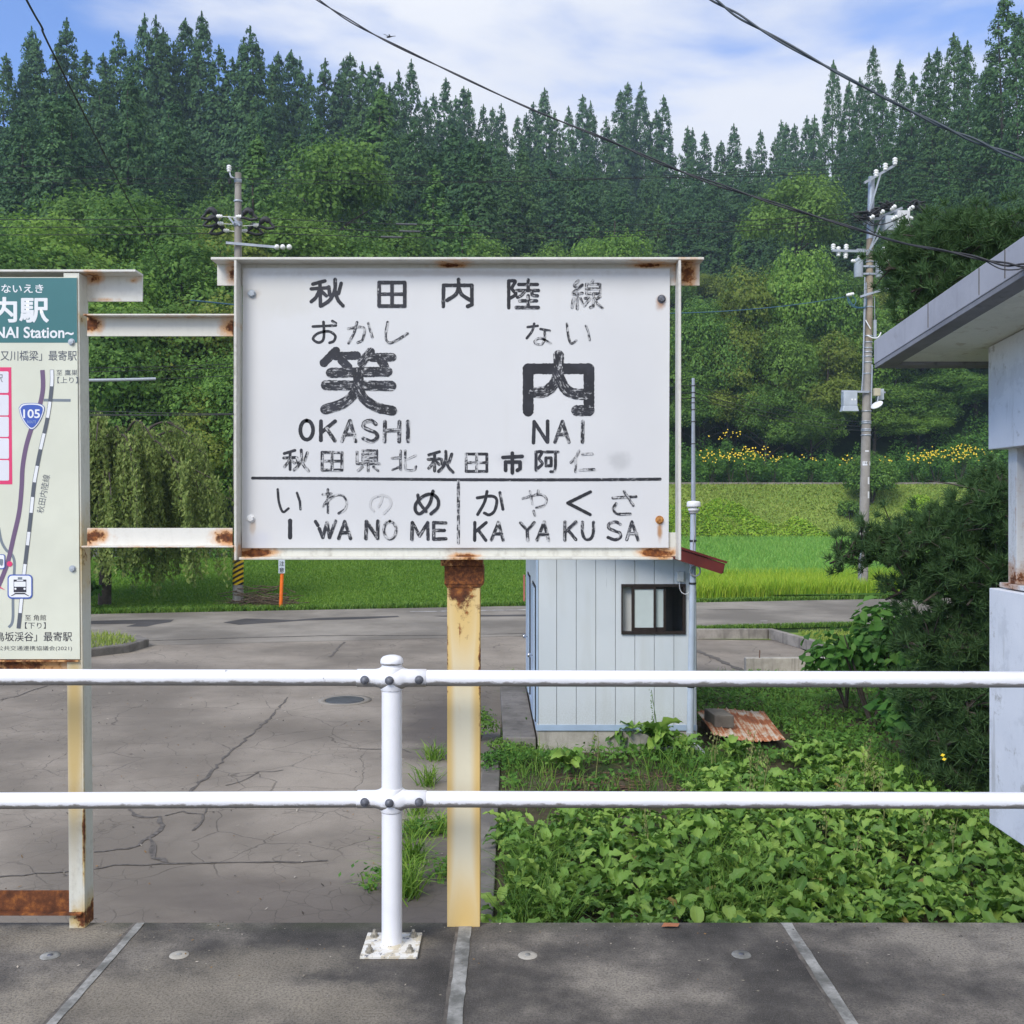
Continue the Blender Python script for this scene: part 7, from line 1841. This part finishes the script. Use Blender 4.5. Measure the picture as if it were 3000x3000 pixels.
# distinct plants along the hut
for px, py, sc, n, lab, fl in ((1660, 2262, .95, 2, "round leafy weed on the bare patch left of the hut window", 0), (1830, 2190, 1.1, 2, "tall crinkled dock plant against the hut foundation", 0), (1930, 2215, 1.2, 3, "dock plant with a thin flower spike in front of the hut", 1), (1990, 2225, .9, 2, "low dock plant near the vent pipe elbow", 0), (2150, 2225, .9, 2, "dock plant below the corrugated sheet", 0)):
    p = GP(px, py + 14)
    t = empty("dock_plant", p, lab, "weed")
    dock("leaves", [(p.x + rd.normal(0, .06), p.y + rd.normal(0, .05), p.z + .03, sc * 1.05) for _ in range(n)], rd, t, size=(.15, .30), nl=(10, 14), lift=.10)
    mb = MB(); mb.tube([p, p + Vector((.01, 0, .12)), p + Vector((0, 0, .2))], [.012, .01, .006], 6)
    if fl: mb.tube(catmull([p, p + Vector((-.02, 0, .35)), p + Vector((-.05, 0, .6)), p + Vector((-.09, 0, .86))], 6), [.009] * 6 + [.007] * 6 + [.004] * 7, 6)
    mb.build("stem", flat('weed_stem', (0.08, 0.15, 0.035), .6), t)
    if fl:
        n_ = 60; f = rd.uniform(.45, 1, n_); P = np.stack([p.x - .05 - .05 * f + rd.normal(0, .008, n_), p.y + rd.normal(0, .008, n_), p.z + .1 + .76 * f], 1)
        V, F = quads(leaves(P, rd.normal(size=(n_, 3)), .02, .014, rd)); np_obj("flower_spike", V, F, M['grass'], t)
# small-leaved ground cover and grass around the hut and further right
def bed(xa, xb, ya, yb, n, seed, f=None):
    g = np.random.default_rng(seed); x = g.uniform(xa, xb, n); y = g.uniform(ya, yb, n)
    k = np.sin(x * 3.1 + np.sin(y * 2.3) * 1.7) * np.sin(y * 2.7 + 1) + g.normal(0, .35, n) > (f if f is not None else -.4)
    return x[k], y[k]
inhut = lambda x, y: (x > .2) & (x < 2.34) & (y > 12.75) & (y < 17.0)
def outside(x, y): 
    k = ~inhut(x, y); return x[k], y[k]
x, y = outside(*bed(-.1, 9, 11.0, 18.3, 42000, 81)); x, y = x[x > -.1 + 0 * x], y[x > -.1 + 0 * x]
k = ~((x < 2.0) & (y < 11.9) & (np.sin(x * 5) + np.sin(y * 6 + x * 3) > -.3)); x, y = x[k], y[k]
k = ~((x > 2.4) & (x < 3.65) & (y > 12.7) & (y < 14.4)); x, y = x[k], y[k]
L_ = np.random.default_rng(82).uniform(.03, .075, len(x)); gq = np.random.default_rng(83)
h_ = gq.uniform(.01, .22, len(x)) * (.6 + .4 * np.sin(x * 4) * np.sin(y * 3.3))
V, F = quads(leaves(np.stack([x, y, GZ + .02 + h_], 1), np.array([0, -.2, .9])[None] + gq.normal(0, .45, (len(x), 3)), L_ * 1.3, L_ * .75, gq, bend=.12))
tag(np_obj("clover_cover", V, F, M['shrub']), "small-leaved green ground cover around the hut and sheet iron", "weeds", None, 'stuff')
x, y = outside(*bed(-.1, 8.5, 10.8, 18.3, 15000, 84, -.1)); k = ~((x > 2.4) & (x < 3.65) & (y > 12.7) & (y < 14.4)); x, y = x[k], y[k]
blades("weed_grass", M['grass'], x, y, np.full(len(x), GZ + .01), .20, .010, .9, 85, "loose grass among the weeds around the hut", "grass")
gq = np.random.default_rng(86); n = 2600; x = gq.uniform(-.05, 2.0, n); y = gq.uniform(7.3, 8.7, n)
k = (np.sin(x * 4 + 1) + np.sin(x * 9) * .5 > .2) | (x < .25); x, y = x[k], y[k]
blades("weed_grass", M['grass'], x, y, np.full(len(x), GZ + .02), .34, .011, 1.3, 87, "long arching grass among the dock leaves at the platform edge", "grass")
n = 14000; x = gq.uniform(6.4, 12, n); y = gq.uniform(18.6, 24.3, n); k = x > 6.9 + (23.6 - y) * .2; x, y = x[k], y[k]
blades("verge_grass", M['bank_grass'], x, y, np.full(len(x), GZ + .02), .15, .022, .9, 88, "pale grass between the low kerb wall and the road", "grass")
n = 4200; x = gq.uniform(2.0, 9, n); y = 24.4 + .27 * x * .75 + gq.uniform(-.3, .05, n); 
blades("verge_grass", M['grass'], x, y, np.full(len(x), GZ + .01), .12, .02, .9, 89, "thin weedy strip along the near edge of the road", "grass")
# tufts along the joint in the asphalt left of the column
for i, (px, py, h, n, lab) in enumerate(((1270, 2225, .24, 90, "topmost light green grass tuft in the asphalt joint"), (1252, 2300, .26, 90, "spiky yellow-green grass tuft just above the lower rail"), (1228, 2385, .24, 80, "grass tuft hidden partly by the lower rail"), (1215, 2445, .20, 110, "leafy tuft right of the white post below the rail"), (1205, 2525, .30, 130, "large grass tuft right of the white post"), (1185, 2585, .28, 90, "pale grass tuft low beside the white post"), (1192, 2625, .26, 110, "lowest grass tuft right of the white post"),
                                   (1105, 2595, .14, 26, "small weed left of the white post"), (1290, 2440, .22, 90, "leafy weed between the tufts and the yellow column"), (1300, 2570, .14, 30, "thin weed at the yellow column's left edge"))):
    p = GP(px, py)
    g = np.random.default_rng(90 + i); x = p.x + g.normal(0, .055, n); y = p.y + g.normal(0, .08, n)
    o = blades("grass_tuft", M['tuft'], x, y, np.full(n, GZ), h, .012, 1.5, 120 + i, lab, "grass", None)
    o["group"] = "grass tufts along the asphalt joint"
    m = 90; P = np.stack([p.x + g.normal(0, .09, m), p.y + g.normal(0, .1, m), GZ + g.uniform(.01, .14, m)], 1)
    if i in (3, 8, 7, 9):
        V, F = quads(leaves(P, np.array([0, -.2, 1.])[None] + g.normal(0, .5, (m, 3)), .05, .03, g)); q = np_obj("leaves", V, F, M['shrub'], o); q.location = (0, 0, 0)
for i, (px, py, R, H, lab) in enumerate(((1400, 2170, .32, .42, "light green feathery weed in front of the concrete step"), (1480, 2215, .4, .2, "low weed patch at the corner of the hut step"), (1350, 2225, .2, .16, "low weed by the kerb edging"))):
    p = GP(px, py); bush("feathery_weed", 'broad_light', p, R, H, 700, .045, lab, "weed", None, rd, .5)
p = GP(1462, 2255); bush("feathery_weed", 'shrub', p, .42, .2, 700, .045, "spreading low weed patch left of the bare soil", "weed", None, rd, .5)
# dry litter and fallen leaves on the bare patch
mb = MB(); rr_ = random.Random(33)
for i in range(110):
    p = GP(rr_.uniform(1560, 1990), rr_.uniform(2268, 2330)); a = rr_.uniform(-1.5, 1.5); ln = rr_.uniform(.05, .26)
    mb.tube([p + Vector((0, 0, .02)), p + Vector((math.cos(a) * ln, math.sin(a) * ln, .03))], [.006, .004], 4)
tag(mb.build("dry_litter", flat('dry_litter', (0.17, 0.10, 0.065), .9, var=.5, sc=9)), "scatter of dry reddish stalks on the bare soil", "litter", None, 'stuff')
mb = MB()
q = GP(1962, 2716, 0.0); mb.add([q + Vector((a, b, .006 + .006 * c)) for a, b, c in ((-.035, -.012, 0), (-.01, -.022, 1), (.03, -.016, .4), (.04, .004, 1.2), (.008, .018, .4), (-.02, .014, 1))], [(0, 1, 2, 3, 4, 5)])
tag(mb.build("fallen_leaf", flat('dry_leaf', (0.33, 0.13, 0.06), .8)), "dry brown leaf lying at the platform edge below the weeds", "leaf")
lf = M['flower']
for px, py, lab in ((2762, 2212, "upper yellow leaf caught in the dark pine foliage"), (2766, 2224, "lower yellow leaf caught in the dark pine foliage")):
    c = W(px, py, 9.3)
    V, F = quads(leaves(np.array([list(c)]), np.array([[0, -1., .4]]), .045, .03, rd, np.array([[1., 0, .2]]))); tag(np_obj("yellow_leaf", V, F, lf), lab, "leaf")
c = W(2885, 1385, 88.0)
tag(MB().tube([(c.x, c.y, c.z - .9), (c.x, c.y, c.z + .25)], .13, 8).build("marker_stake", M['orange']), "tiny orange-red stake on the bank beside the shelter", "stake")

# grit and leaf scraps lying on the asphalt and the platform
gq = np.random.default_rng(201); n = 900
x = gq.uniform(-9, -.4, n); y = gq.uniform(7.6, 19, n)
P = np.stack([x, y, np.full(n, GZ + .012)], 1)
V, F = quads(leaves(P, np.array([0, 0, 1.])[None] + gq.normal(0, .25, (n, 3)), gq.uniform(.012, .05, n), gq.uniform(.008, .022, n), gq))
tag(np_obj("grit", V, F, [flat('dark_grit', (0.07, 0.06, 0.05), .9, var=.5), flat('pale_grit', (0.36, 0.32, 0.26), .9, var=.4), flat('leaf_scraps', (0.22, 0.13, 0.05), .9, var=.4)], mi=gq.choice([0, 0, 1, 2], len(F))), "scraps of leaf and grit scattered on the car park", "grit", None, 'stuff')
n = 260; x = gq.uniform(-2.1, 2.1, n); y = 4.08 - np.abs(gq.normal(0, .28, n))
P = np.stack([x, y, np.full(n, .005)], 1)
V, F = quads(leaves(P, np.array([0, 0, 1.])[None] + gq.normal(0, .25, (n, 3)), gq.uniform(.004, .016, n), gq.uniform(.003, .008, n), gq))
tag(np_obj("grit", V, F, [bpy.data.materials['dark_grit'], bpy.data.materials['pale_grit'], bpy.data.materials['leaf_scraps']], mi=gq.choice([0, 1, 1, 2], len(F))), "fine grit along the platform edge", "grit", None, 'stuff')
# ------------------------------------------------------------------ the air in the valley
hm = bpy.data.materials.new("haze_air"); hm.use_nodes = True
hn = hm.node_tree; hn.nodes.clear()
ho = hn.nodes.new("ShaderNodeOutputMaterial"); hv = hn.nodes.new("ShaderNodeVolumePrincipled")
hv.inputs['Color'].default_value = (0.62, 0.82, 1.0, 1); hv.inputs['Density'].default_value = HAZE; hv.inputs['Anisotropy'].default_value = 0.1
hn.links.new(hv.outputs[0], ho.inputs['Volume'])
tag(MB().box(-330, 330, -60, 300, -60, 125).build("haze", hm), kind='stuff')
